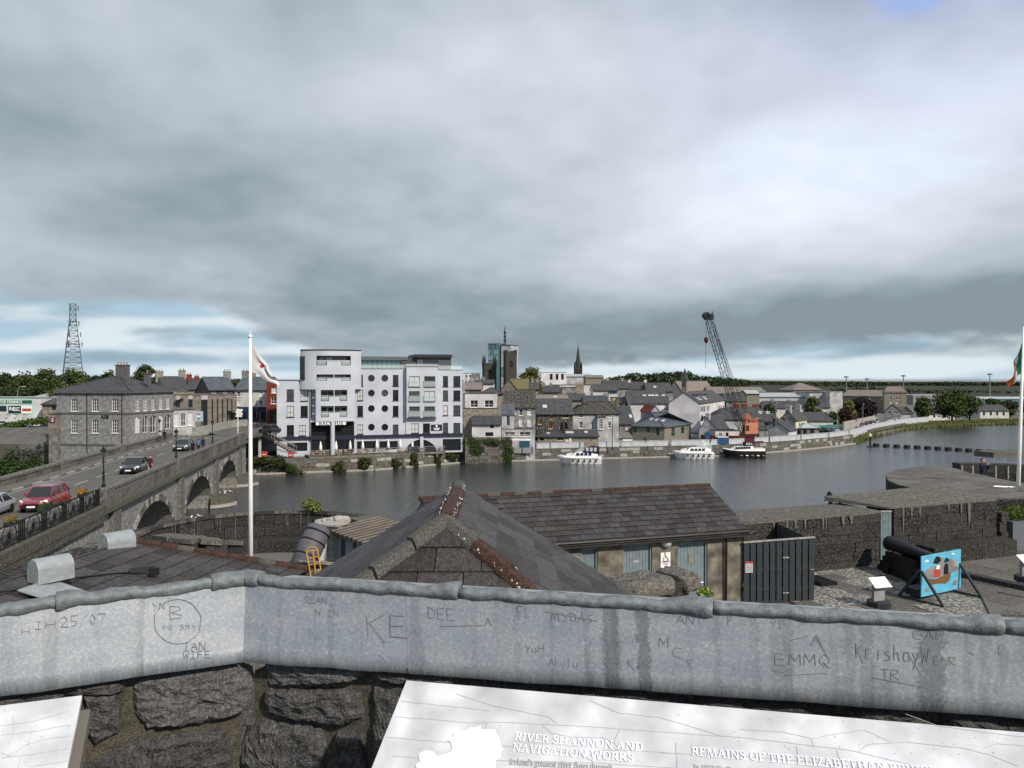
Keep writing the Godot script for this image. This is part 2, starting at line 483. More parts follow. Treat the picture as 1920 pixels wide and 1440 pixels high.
# A house from its front's two corners. roof: gx ridge along the front, gz gable to the front, hip, flat, shed
func house(called: String,label: String,o: Dictionary) -> Node3D:
	var dl: float = o.d; var dr: float = o.get("dr",dl)
	var yb:=yof(o.base,dl)
	var W:=frame(o.x0,dl,o.x1,dr,yb)
	var w:=at_y(o.x0,dl,0).distance_to(at_y(o.x1,dr,0))
	var h:=yof(o.eave,(dl+dr)*.5) - yb
	var dep: float = o.get("deep",8.0)
	if o.has("xs"): # where the far corner of the right-hand side shows
		var k: float = (o.xs - 960.0)/F
		var pr:=at_y(o.x1,dr,0); var bz:=-W.basis.z
		dep = clampf((k*-pr.z - pr.x)/(bz.x+k*bz.z),3.0,40.0)
	var root:=thing(called,label,o.get("cat","house"),W,o.get("group",""))
	var kind: String = o.get("roof","gx")
	var wm: Material = M[o.get("wall","white")]
	var rm: Material = M[o.get("tiles","slate")]
	var low: float = -o.get("sink",3.0)
	var I:=Transform3D()
	var TR:=Transform3D(Basis(Vector3.UP,PI/2),v3(w,0,0)) # right side: x runs back
	var TL:=Transform3D(Basis(Vector3.UP,-PI/2),v3(0,0,-dep))
	var TB:=Transform3D(Basis(Vector3.UP,PI),v3(w,0,-dep))
	var of:=open_list(I,W,o.get("win",[]))
	var orr:=open_list(TR,W*TR,o.get("winr",[]))
	var ol:=open_list(TL,W*TL,o.get("winl",[]))
	var mid:=-dep*.5
	var dm:=(dl+dr)*.5
	var rise:=.0
	if o.has("ridge"):
		rise = yof(o.ridge,dm+(dep*.5 if kind != "gz" else .3)) - yb - h
		rise = clampf(rise,.3,9.0)
	var mb:=MB.new()
	wall_face(mb,I,w,h,of,.18,low); wall_face(mb,TL,dep,h,ol,.18,low); wall_face(mb,TB,w,h,[],.1,low)
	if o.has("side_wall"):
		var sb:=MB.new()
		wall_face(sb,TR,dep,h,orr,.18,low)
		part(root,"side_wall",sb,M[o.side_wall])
	else:
		wall_face(mb,TR,dep,h,orr,.18,low)
	var rb:=MB.new()
	var ov:=.3
	var th:=.16
	if kind == "gx":
		mb.tri(v3(w,h,0),v3(w,h,-dep),v3(w,h+rise,mid)); mb.tri(v3(0,h,-dep),v3(0,h,0),v3(0,h+rise,mid))
		var sl:=rise/(dep*.5)
		for s in [[.0,ov],[-dep,-ov]]:
			var z: float = s[0]+s[1]
			var y:=h - sl*ov
			var a:=v3(-ov*.5,y,z); var b:=v3(w+ov*.5,y,z); var c:=v3(w+ov*.5,h+rise,mid); var d:=v3(-ov*.5,h+rise,mid)
			var u:=v3(0,th,0)
			rb.hexa([a,b,c,d,a+u,b+u,c+u,d+u] if s[1] > 0 else [d,c,b,a,d+u,c+u,b+u,a+u])
	elif kind == "gz":
		mb.tri(v3(0,h,0),v3(w,h,0),v3(w*.5,h+rise,0)); mb.tri(v3(w,h,-dep),v3(0,h,-dep),v3(w*.5,h+rise,-dep))
		var sl:=rise/(w*.5)
		for s in [-1.0,1.0]:
			var x: float = w*.5+s*(w*.5+ov)
			var y:=h - sl*ov
			var a:=v3(x,y,ov*.5); var b:=v3(w*.5,h+rise,ov*.5); var c:=v3(w*.5,h+rise,-dep - ov*.5); var d:=v3(x,y,-dep - ov*.5)
			var u:=v3(0,th,0)
			rb.hexa([a,b,c,d,a+u,b+u,c+u,d+u] if s < 0 else [b,a,d,c,b+u,a+u,d+u,c+u])
	elif kind == "hip":
		var k:=minf(dep*.5,w*.45)
		var hl: float = o.get("hipl",k); var hr: float = o.get("hipr",k)
		var sl:=rise/(dep*.5)
		var y:=h - sl*ov
		var a:=v3(-ov,y,ov); var b:=v3(w+ov,y,ov); var c:=v3(w+ov,y,-dep - ov); var d:=v3(-ov,y,-dep - ov)
		var e:=v3(hl,h+rise,mid); var f:=v3(w - hr,h+rise,mid)
		rb.quad(a,b,f,e); rb.quad(c,d,e,f); rb.tri(d,a,e); rb.tri(b,c,f)
		rb.quad(a - v3(0,th,0),b - v3(0,th,0),b,a); rb.quad(b - v3(0,th,0),c - v3(0,th,0),c,b); rb.quad(d - v3(0,th,0),a - v3(0,th,0),a,d)
		rb.quad(d - v3(0,th,0),c - v3(0,th,0),b - v3(0,th,0),a - v3(0,th,0))
		for g in [[e,f],[e,a],[e,d],[f,b],[f,c]]: rb.bar(g[0]+v3(0,.05,0),g[1]+v3(0,.05,0),.22,.14)
	elif kind == "shed":
		var a:=v3(-ov*.5,h,ov); var b:=v3(w+ov*.5,h,ov); var c:=v3(w+ov*.5,h+rise*2.0,-dep); var d:=v3(-ov*.5,h+rise*2.0,-dep)
		rb.hexa([a,b,c,d,a+v3(0,th,0),b+v3(0,th,0),c+v3(0,th,0),d+v3(0,th,0)])
		mb.tri(v3(w,h,0),v3(w,h,-dep),v3(w,h+rise*2.0,-dep)); mb.tri(v3(0,h,-dep),v3(0,h,0),v3(0,h+rise*2.0,-dep))
	else:
		rb.box(v3(w*.5,h - .28,mid),v3(w - .5,.1,dep - .5))
		for q in [[v3(w*.5,h+.06,-.12),v3(w+.24,.14,.42)],[v3(w*.5,h+.06,-dep+.12),v3(w+.24,.14,.42)],[v3(.12,h+.06,mid),v3(.42,.14,dep - .66)],[v3(w - .12,h+.06,mid),v3(.42,.14,dep - .66)]]: rb.box(q[0],q[1])
	part(root,"wall",mb,wm)
	var roof:=part(root,"roof",rb,rm)
	if kind == "gx":
		var q:=MB.new(); q.bar(v3(-.1,h+rise+th,mid),v3(w+.1,h+rise+th,mid),.3,.14); part(roof,"ridge_tile",q,M[o.get("ridge_mat","ridge")])
	if kind == "gz":
		var q:=MB.new(); q.bar(v3(w*.5,h+rise+th,.1),v3(w*.5,h+rise+th,-dep - .1),.3,.14); part(roof,"ridge_tile",q,M["ridge"])
	if kind in ["gx","hip"] and not o.get("nogutter",false):
		var q:=MB.new(); q.bar(v3(-.2,h - .12,ov+.06),v3(w+.2,h - .12,ov+.06),.12,.12); part(root,"gutter",q,M[o.get("gutter","frame_dark")])
	for q in of: window(root,I,q)
	for q in orr: window(root,TR,q)
	for q in ol: window(root,TL,q)
	for c in o.get("chim",[]): # [along 0-1,width,height above ridge,material]
		var q:=MB.new()
		var p:=v3(w*c[0],h+rise,mid) if kind != "gz" else v3(w*.5,h+rise,-dep*c[0])
		var hh: float = c[2]
		q.box(p+v3(0,hh*.5 - .6,0),v3(c[1],hh+1.2,.75))
		q.box(p+v3(0,hh - .06,0),v3(c[1]+.2,.18,.95))
		var ch:=part(roof,"chimney",q,M[c[3] if c.size() > 3 else "render_grey"])
		var n:=maxi(1,int(c[1]/.5))
		for k in n:
			var pm:=MB.new(); pm.lathe([Vector2(.13,0),Vector2(.11,.35),Vector2(.14,.42),Vector2(.09,.42)],8,p+v3((k+.5 - n*.5)*c[1]/n,hh+.03,0))
			part(ch,"chimney_pot",pm,M["chimney_pot"])
	for c in o.get("sky",[]): # rooflights on the front slope: [along 0-1,up 0-1,w,h]
		if kind in ["gx","hip"]:
			var q:=MB.new()
			var sl:=v3(0,rise,mid).normalized()
			var b:=Basis(Vector3.RIGHT,Vector3.RIGHT.cross(sl)*-1.0,-sl)
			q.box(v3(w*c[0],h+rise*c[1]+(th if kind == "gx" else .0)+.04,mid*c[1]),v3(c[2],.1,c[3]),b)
			part(roof,"rooflight",q,M["blind_and_reflection"])
	return root

# ---------- ground and water ----------
const BANK:=[[-700,150.0],[-200,132.0],[440,128.5],[480,129.7],[700,135.8],[865,148.0],[1000,151.9],[1140,156.0],[1350,161.0],[1480,172.0],[1560,183.0],[1600,192.0],[1640,214.0],[1700,245.0],[1760,259.0],[1860,271.0],[1920,275.0],[2400,300.0],[4200,420.0]]
func bank(px: float) -> float:
	for i in BANK.size() - 1:
		if px <= BANK[i+1][0]:
			return lerpf(BANK[i][1],BANK[i+1][1],clampf(inverse_lerp(BANK[i][0],BANK[i+1][0],px),0,1))
	return BANK[-1][1]
func ground_y(px: float,d: float) -> float:
	var t:=d - bank(px)
	var right:=sm(1560,1680,px)
	var left:=sm(480,300,px)
	var quay:=lerpf(2.2,.8,right)
	var town:=quay+sm(0,170,t)*lerpf(7.5,1.5,sm(1150,1650,px))*(1.0 - left)+sm(250,2500,t)*lerpf(5.0,1.5,sm(1300,1600,px))
	return lerpf(town,lerpf(1.0,6.7,sm(2,14,t))+sm(60,400,t)*6.0,left)
func make_terrain() -> void:
	var mb:=MB.new(true)
	var ts:=[.4,1.0,3.0,8.0,14.0,22.0,35.0,50.0,80.0,120.0,170.0,260.0,420.0,700.0,1200.0,2200.0,4500.0]
	var cols:=[]
	var px:=-1600.0
	while px < 4200.0:
		var col:=[]
		var d:=bank(px)
		col.append(at_y(px,d+.3,-2.0))
		for t in ts: col.append(at_y(px,d+t,ground_y(px,d+t)))
		cols.append(col)
		px += 60.0
	var hb:=MB.new(true)
	for i in cols.size() - 1:
		for j in cols[0].size() - 1:
			(mb if j < 12 else hb).quad(cols[i][j],cols[i+1][j],cols[i+1][j+1],cols[i][j+1])
	structure("ground",mb,M["town_ground"])
	structure("fields",hb,M["earth"])
	# the near bank that the castle stands on
	var nb:=MB.new()
	var poly:=[[-90,40],[-90,-44],[-34,-58],[-26,-52],[-20,-46.5],[-6,-44],[8,-40],[30,-52],[60,-56],[120,-30],[120,40]]
	var v:=[]
	for p in poly: v.append(Vector2(p[0],-p[1]))
	nb.prism(v,Transform3D(Basis(Vector3.RIGHT,-PI/2),Vector3.ZERO),-3.0,4.2)
	structure("castle_ground",nb,M["earth"])
	var wb:=MB.new()
	wb.quad(v3(-900,0,60),v3(1500,0,60),v3(1500,0,-900),v3(-900,0,-900))
	var wm:=mat("water",L(.022,.03,.034),.1,"",.11,"wave",{"ns": 1.1,"spec": .5,"sv": v3(1,1,1.6)})
	structure("river",wb,wm)
	# quay wall along the far bank, in lengths
	mat("quay",L(.42,.405,.36),.95,"speck",.14,"bump",{"ns": 1.0,"detail": "blotch","ds": .3,"dv": v3(.4,1.6,.4)})
	mat("flood_wall",L(.52,.55,.6),.85,"soft",.2)
	var qw:=thing("quay_wall","long pale stone quay wall with white waterline edge along far bank","quay wall")
	var pts:=[]
	for x in [440,480,560,640,700,733,757,795,830,865,930,1000,1070,1140,1245,1350,1420,1480,1520,1560,1600]: pts.append(x)
	for i in pts.size() - 1:
		var a:=at_y(pts[i],bank(pts[i]),0); var b:=at_y(pts[i+1],bank(pts[i+1]),0)
		var dirn:=(b - a).normalized(); var nz:=dirn.cross(Vector3.UP)
		var T:=Transform3D(Basis(dirn,Vector3.UP,nz),a)
		var w:=a.distance_to(b)
		var q:=MB.new()
		if pts[i] == 733: # culvert mouth: no wall here,a real recess is built with the hotel
			continue
		q.box(T*v3(w*.5,.4,-.5),v3(w,3.9,1.0),T.basis)
		part(qw,"wall_length",q,M["quay"])
		var e:=MB.new()
		e.box(T*v3(w*.5,.08,.3),v3(w,.36,.6),T.basis)
		part(qw,"footing",e,M["lime"])
		# courses of blocks, each proud of the wall by its own few centimetres
		for row in 3:
			var x:=rng.randf()*.8
			while x < w - .4:
				var bw:=minf(rng.randf_range(1.2,2.4),w - x)
				var k:=MB.new(); k.box(T*v3(x+bw*.5,.62+row*.62,.03),v3(bw - .05,.56,rng.randf_range(.06,.16)),T.basis)
				if rng.randf() < .55: part(qw,"stone",k,M[["quay","bridge_stone","bridge_pale"][rng.randi() % 3]])
				x += bw
	# low white flood wall on top of the quay, right of the stone houses
	var fw:=thing("flood_wall","low white flood wall with smudged panels running along the quay edge","wall")
	for q in [[1006,1030],[1032,1085],[1088,1160],[1165,1252],[1258,1330],[1333,1362],[1366,1440],[1443,1500],[1502,1552],[1554,1590],[1592,1606],[1606,1640],[1640,1690],[1690,1740]]:
		var k:=MB.new()
		var ex:=6.0*sm(1580,1640,q[0]) ; var ex1:=6.0*sm(1580,1640,q[1])
		var a:=at_y(q[0],bank(q[0])+.5+ex,2.3); var b:=at_y(q[1],bank(q[1])+.5+ex1,2.3)
		var lift:=v3(0,0,0)
		k.bar(a+v3(0,.0,0),b+v3(0,.0,0),.3,2.2)
		var pnl:=part(fw,"panel",k,M["flood_wall"])
		var c:=MB.new(); c.bar(a+v3(0,1.15,0),b+v3(0,1.15,0),.42,.1); part(pnl,"coping",c,M["render_pale"])

# ---------- bridge ----------
var BR:=Transform3D() # bridge axes: x to the upstream side,y up,z back towards the eye; origin on the near face
const ROAD:=6.9
func br(s: float,x: float,y: float) -> Vector3: # s metres along from 40 m out,x metres in from the near face
	return BR*v3(-x,y,-s)
func blocks(parent: Node3D,called: String,T: Transform3D,w: float,y0: float,y1: float,thick: float,rows: int,len0: float,mats: Array,joint:=.015,proud:=.03) -> void:
	var hh:=(y1 - y0)/rows
	for r in rows:
		var x:=-rng.randf()*len0*.5
		while x < w - .02:
			var bw:=len0*rng.randf_range(.75,1.3)
			var a:=maxf(x,.0); var b:=minf(x+bw,w)
			if w - b < len0*.25: b = w
			if b - a > .05:
				var mb:=MB.new()
				var p:=rng.randf()*proud
				mb.box(v3((a+b)*.5,y0+(r+.5)*hh,p - thick*.5),v3(b - a - joint,hh - joint,thick))
				part(parent,called,mb,M[mats[rng.randi() % mats.size()]],T)
			x = b if b == w else x+bw
func make_bridge() -> void:
	var n0:=at_y(190,56.9,.0)
	var dirn:=v3(-.1818,0,-1).normalized()
	BR = Transform3D(Basis(dirn.cross(Vector3.UP),Vector3.UP,-dirn),n0 - dirn*26.0)
	var Wd:=11.4
	var root:=thing("stone_bridge","grey limestone road bridge with semi-elliptical arches across the river","bridge")
	var E:=92.0 # far end
	# spandrel face with arch openings, both sides; s measured along
	var arches:=[[32.5,46.8],[51.4,65.6],[69.5,83.6]]
	for side in 2:
		var T:=BR*Transform3D(Basis(v3(0,0,-1),Vector3.UP,v3(1,0,0)),Vector3.ZERO)
		if side == 1: T = BR*Transform3D(Basis(v3(0,0,1),Vector3.UP,v3(-1,0,0)),v3(-Wd,0,-E))
		var opens:=[]
		for a in arches:
			var s0: float = a[0]; var s1: float = a[1]
			if side == 1:
				s0 = E - a[1]; s1 = E - a[0]
			opens.append({"r": Rect2(s0,-2.5,s1 - s0,7.3),"kind": "arch","rise": 4.3})
		var mb:=MB.new()
		wall_face(mb,T,E,6.1,opens,Wd*.5,-2.5)
		part(root,"spandrel",mb,mat("bridge_face",L(.85,.84,.8),.92,"blotch",.25,"bump",{"ns": .6,"detail": "speck","ds": .9,"dv": v3(1.6,.1,1.6)}))
		if side == 0:
			for a in arches: # voussoirs
				var c: float = (a[0]+a[1])*.5; var rx: float = (a[1] - a[0])*.5
				var n:=33
				for k in n:
					var t0:=PI*k/n; var t1:=PI*(k+1)/n - .004
					var pl:=[]
					for q in [[t0,.0],[t1,.0],[t1,.62],[t0,.62]]: pl.append(Vector2(c - cos(q[0])*(rx+q[1]),.5+sin(q[0])*(4.3+q[1])))
					var vb:=MB.new(); vb.prism(pl,T,-.3,.05+rng.randf()*.03)
					part(root,"voussoir",vb,M[["bridge_stone","bridge_pale","bridge_dark"][rng.randi() % 3]])
	# pilasters over the piers and cutwaters
	for s in [28.5,49.1,67.5,85.5]:
		var mb:=MB.new(); mb.box(br(s,-.12,3.0),v3(.5,6.4,1.7),BR.basis); part(root,"pilaster",mb,M["bridge_stone"])
	for s in [49.1,67.5,86.5]:
		var pl:=[Vector2(-2.6,0),Vector2(-2.2,1.0),Vector2(-1.2,2.0),Vector2(0,2.5),Vector2(1.2,2.0),Vector2(2.2,1.0),Vector2(2.6,0)]
		var T:=BR*Transform3D(Basis(v3(0,0,1),v3(1,0,0),v3(0,1,0)),v3(0,0,-s))
		var mb:=MB.new(); mb.prism(pl,T,-2.0,1.5); var cw:=part(root,"cutwater",mb,M["bridge_dark"])
		var e:=MB.new(); e.prism([Vector2(-2.75,0),Vector2(-2.3,1.15),Vector2(-1.25,2.2),Vector2(0,2.7),Vector2(1.25,2.2),Vector2(2.3,1.15),Vector2(2.75,0)],T,.05,.45); part(cw,"waterline_course",e,M["lime"])
	# string course and parapets of big blocks
	for side in 2:
		var x:=-.14 if side == 0 else Wd+.14
		var s0:=26.0 if side == 0 else -10.0
		var mb:=MB.new(); mb.box(br((s0+E)*.5,x,6.28),v3(.72,.36,E - s0),BR.basis); part(root,"string_course",mb,M["bridge_dark"])
		var pm:=["bridge_dark","bridge_stone","bridge_stone"]
		var s:=s0
		while s < E - .1:
			var bw:=minf(rng.randf_range(1.5,2.3),E - s)
			var k:=MB.new(); k.box(br(s+bw*.5,(.28 if side == 0 else Wd - .28),7.0),v3(.5+rng.randf()*.03,1.1,bw - .02),BR.basis); part(root,"parapet_stone",k,M[pm[rng.randi() % 3]])
			var c:=MB.new(); c.bevel(br(s+bw*.5,(.28 if side == 0 else Wd - .28),7.67),v3(.66,.24,bw - .025),.04,BR.basis); part(root,"coping_stone",c,M["bridge_stone"])
			s += bw
		for sp in ([27.2,49.1,67.5,85.5] if side == 0 else [20.0,49.1,67.5]):
			var k:=MB.new(); k.bevel(br(sp,.22 if side == 0 else Wd - .22,7.1),v3(.95,1.62,1.9),.05,BR.basis); part(root,"pier_block",k,M["bridge_stone"])
	# deck
	for q in [["carriageway",2.0,9.2,ROAD,"asphalt"],["footway",.5,2.0,ROAD+.12,"pavement"],["footway",9.2,Wd - .5,ROAD+.12,"pavement"]]:
		var mb:=MB.new(); mb.box(br(42.0,(q[1]+q[2])*.5,q[3] - .4),v3(q[2] - q[1],.8,110.0),BR.basis); part(root,q[0],mb,M[q[4]])
	for x in [2.0,9.2]:
		var s:=-12.0
		while s < 96.0:
			var mb:=MB.new(); mb.box(br(s+.95,x,ROAD - .2),v3(.16,.66,1.88),BR.basis); part(root,"kerb_stone",mb,M["bridge_pale"]); s += 3.8
	var s:=-10.0
	while s < 96.0:
		var mb:=MB.new(); mb.box(br(s+1.5,5.6,ROAD+.004),v3(.13,.006,3.0),BR.basis); part(root,"lane_dash",mb,M["marking"]); s += 5.2
	for x in [8.75]:
		var mb:=MB.new(); mb.box(br(42,x,ROAD+.004),v3(.08,.006,108),BR.basis); part(root,"edge_line",mb,M["marking"])
	# land span: heavy stone beam under the iron railing, abutment and the dark way under it
	var bm:=MB.new()
	bm.box(br(8.0,.1,6.35),v3(.9,.75,36.0),BR.basis); bm.box(br(8.0,.0,5.75),v3(.6,.5,36.0),BR.basis)
	part(root,"beam",bm,M["bridge_dark"])
	for q in [[23.0,30.0],[-12.0,6.0]]:
		var mb:=MB.new(); mb.box(br((q[0]+q[1])*.5,5.7,2.6),v3(10.8,6.0,q[1] - q[0]),BR.basis); part(root,"abutment",mb,M["bridge_pale"])
	# iron railing with wheel panels
	var rail:=thing("iron_railing","black cast iron railing with wheel pattern panels above the stone beam","railing")
	var sp:=26.0
	while sp > -3.0:
		var y0:=6.75; var y1:=7.95
		var c:=MB.new()
		for k in 4: c.box(br(sp - .15 - k*.24,.12,(y0+y1)*.5),v3(.06,y1 - y0,.06),BR.basis)
		for y in [y0+.06,(y0+y1)*.5,y1]: c.box(br(sp - .5,.12,y),v3(.1,.07,1.0),BR.basis)
		for k in 6:
			var ring:=[]
			for t in 9: ring.append(br(sp - .27 - (k % 3)*.24+cos(TAU*t/8)*.1,.12,y0+.35+(k/3)*.55+sin(TAU*t/8)*.18))
			c.tube(ring,.014,4,false)
		part(rail,"pillar",c,M["iron"])
		var wb:=MB.new()
		var cs:=sp - 2.05; var rr:=.62
		var cy:=(y0+y1)*.5
		var ring:=[]
		for t in 25: ring.append(br(cs+cos(TAU*t/24)*rr*1.4,.12,cy+sin(TAU*t/24)*rr))
		wb.tube(ring,.03,5,false)
		for t in 20: wb.bar(br(cs,.12,cy),br(cs+cos(TAU*t/20)*rr*1.4,.12,cy+sin(TAU*t/20)*rr),.02)
		wb.lathe([Vector2(.14,-.05),Vector2(.14,.05)],10,br(cs,.12,cy),BR.basis*Basis(Vector3.FORWARD,PI/2))
		wb.box(br(cs,.12,y1),v3(.07,.06,2.1),BR.basis); wb.box(br(cs,.12,y0+.04),v3(.07,.06,2.1),BR.basis)
		part(rail,"wheel_panel",wb,M["iron"])
		sp -= 3.1
	# flower troughs hung on the railing
	var k:=0
	for q in [[22.6,"orange"],[19.6,"red"],[16.2,"green"],[11.8,"yellow"],[8.6,"orange"],[4.2,"rust"]]:
		var p:=br(q[0],.15,7.98)
		var words: String = {"orange": "of orange and yellow blooms","red": "of bright red geraniums","green": "of leafy green plants","yellow": "of low yellow flowers","rust": "of rusty red trailing flowers"}[q[1]]
		var t:=thing("flower_trough","railing flower trough %s %s" % [words,["next to the bridge pier block","second from the pier block","beside the red car","beyond the person in white","in front of the person in white","behind the silver car"][k]],"flower trough",turned(p,atan2(dirn.x,dirn.z)),"flower troughs on the iron railing")
		var mb:=MB.new(); mb.box(v3(0,.0,0),v3(.34,.26,1.05)); part(t,"trough",mb,M["frame_dark"])
		var cols: Array = {"orange": [L(.45,.1,.02),L(.4,.25,.03),L(.05,.09,.02)],"red": [L(.4,.02,.03),L(.3,.02,.03),L(.05,.09,.03)],"green": [L(.04,.08,.02),L(.06,.1,.03),L(.03,.06,.02)],"yellow": [L(.3,.22,.05),L(.08,.1,.03),L(.25,.12,.03)],"rust": [L(.25,.06,.03),L(.12,.07,.03),L(.06,.08,.03)]}[q[1]]
		part(t,"plants",leaf_mesh([[v3(0,.22,-.3),v3(.3,.24,.34)],[v3(0,.25,.05),v3(.32,.28,.36)],[v3(0,.2,.36),v3(.28,.22,.3)]],420,.07,cols,40+k),M["leaf"])
		k += 1
	# street lamps
	var lamp: Node3D = null
	for q in [[27.2,.25,7.8,"on the pier block at the railing's end"],[49.1,.25,7.8,"on the parapet between first and second arch"],[67.5,.25,7.8,"on the parapet between second and third arch"],[22.0,12.2,7.0,"before the stone bank's left window"],[46.0,12.0,6.6,"at the stone bank's corner"],[88.0,11.8,7.0,"by the concrete office"]]:
		var T:=Transform3D(BR.basis,br(q[0],q[1],q[2]))
		if lamp == null:
			lamp = make_lamp(T,"black cast iron lantern lamp post "+q[3])
		else:
			copy(lamp,T,"black cast iron lantern lamp post "+q[3])
func make_lamp(T: Transform3D,label: String) -> Node3D:
	var t:=thing("street_lamp",label,"street lamp",T,"lantern lamp posts on the bridge")
	var mb:=MB.new(true)
	mb.lathe([Vector2(.14,0),Vector2(.14,.3),Vector2(.09,.4),Vector2(.08,1.2),Vector2(.1,1.25),Vector2(.05,1.35),Vector2(.045,2.35),Vector2(.07,2.4)],10)
	part(t,"post",mb,M["iron"])
	var c:=MB.new(); c.bar(v3(0,2.2,-.28),v3(0,2.2,.28),.035); part(t,"ladder_bar",c,M["iron"])
	var l:=MB.new(); l.lathe([Vector2(.1,2.42),Vector2(.19,2.82)],6); part(t,"lantern_glass",l,M["glass_mid"])
	var h:=MB.new(); h.lathe([Vector2(.27,2.82),Vector2(.24,2.88),Vector2(.08,3.05),Vector2(.05,3.06),Vector2(.04,3.16),Vector2(.005,3.24)],6); part(t,"lantern_cap",h,M["iron"])
	return t

# ---------- leaves ----------
# Leaf-sized faces spread through ellipsoid lobes [[centre, radii], ...]; colours belong to the leaves.
func leaf_mesh(lobes: Array,count: int,size: float,cols: Array,sd: int,hollow:=.35) -> ArrayMesh:
	var g:=RandomNumberGenerator.new(); g.seed = sd
	var v:=PackedVector3Array(); var n:=PackedVector3Array(); var c:=PackedColorArray()
	var vol:=[]
	var sum:=.0
	for l in lobes:
		var r: Vector3 = l[1]
		sum += pow(r.x*r.y*r.z,.667); vol.append(sum)
	for i in count:
		var q:=g.randf()*sum
		var li:=0
		while vol[li] < q: li += 1
		var d:=v3(g.randfn(),g.randfn(),g.randfn()).normalized()
		var rad:=lerpf(hollow,1.0,pow(g.randf(),.5))*(1.0+.08*g.randfn())
		var p: Vector3 = lobes[li][0]+d*rad*(lobes[li][1] as Vector3)
		var nn:=(d*.8+v3(g.randfn(),g.randfn()+.5,g.randfn())*.7).normalized()
		var s:=nn.cross(v3(g.randfn(),g.randfn(),g.randfn())).normalized()
		var t:=nn.cross(s)
		var z:=size*g.randf_range(.6,1.4)
		var col: Color = cols[g.randi() % cols.size()]
		col = col*g.randf_range(.75,1.25); col.a = 1.0
		var a:=p - s*z*.5 - t*z*.32; var b:=p+s*z*.5 - t*z*.25; var e:=p+s*z*.15+t*z*.5; var f:=p - s*z*.4+t*z*.3
		for w in [a,e,b,a,f,e]: v.append(w); n.append(nn); c.append(col)
	var arr:=[]
	arr.resize(Mesh.ARRAY_MAX)
	arr[Mesh.ARRAY_VERTEX] = v; arr[Mesh.ARRAY_NORMAL] = n; arr[Mesh.ARRAY_COLOR] = c
	var m:=ArrayMesh.new()
	m.add_surface_from_arrays(Mesh.PRIMITIVE_TRIANGLES,arr)
	return m

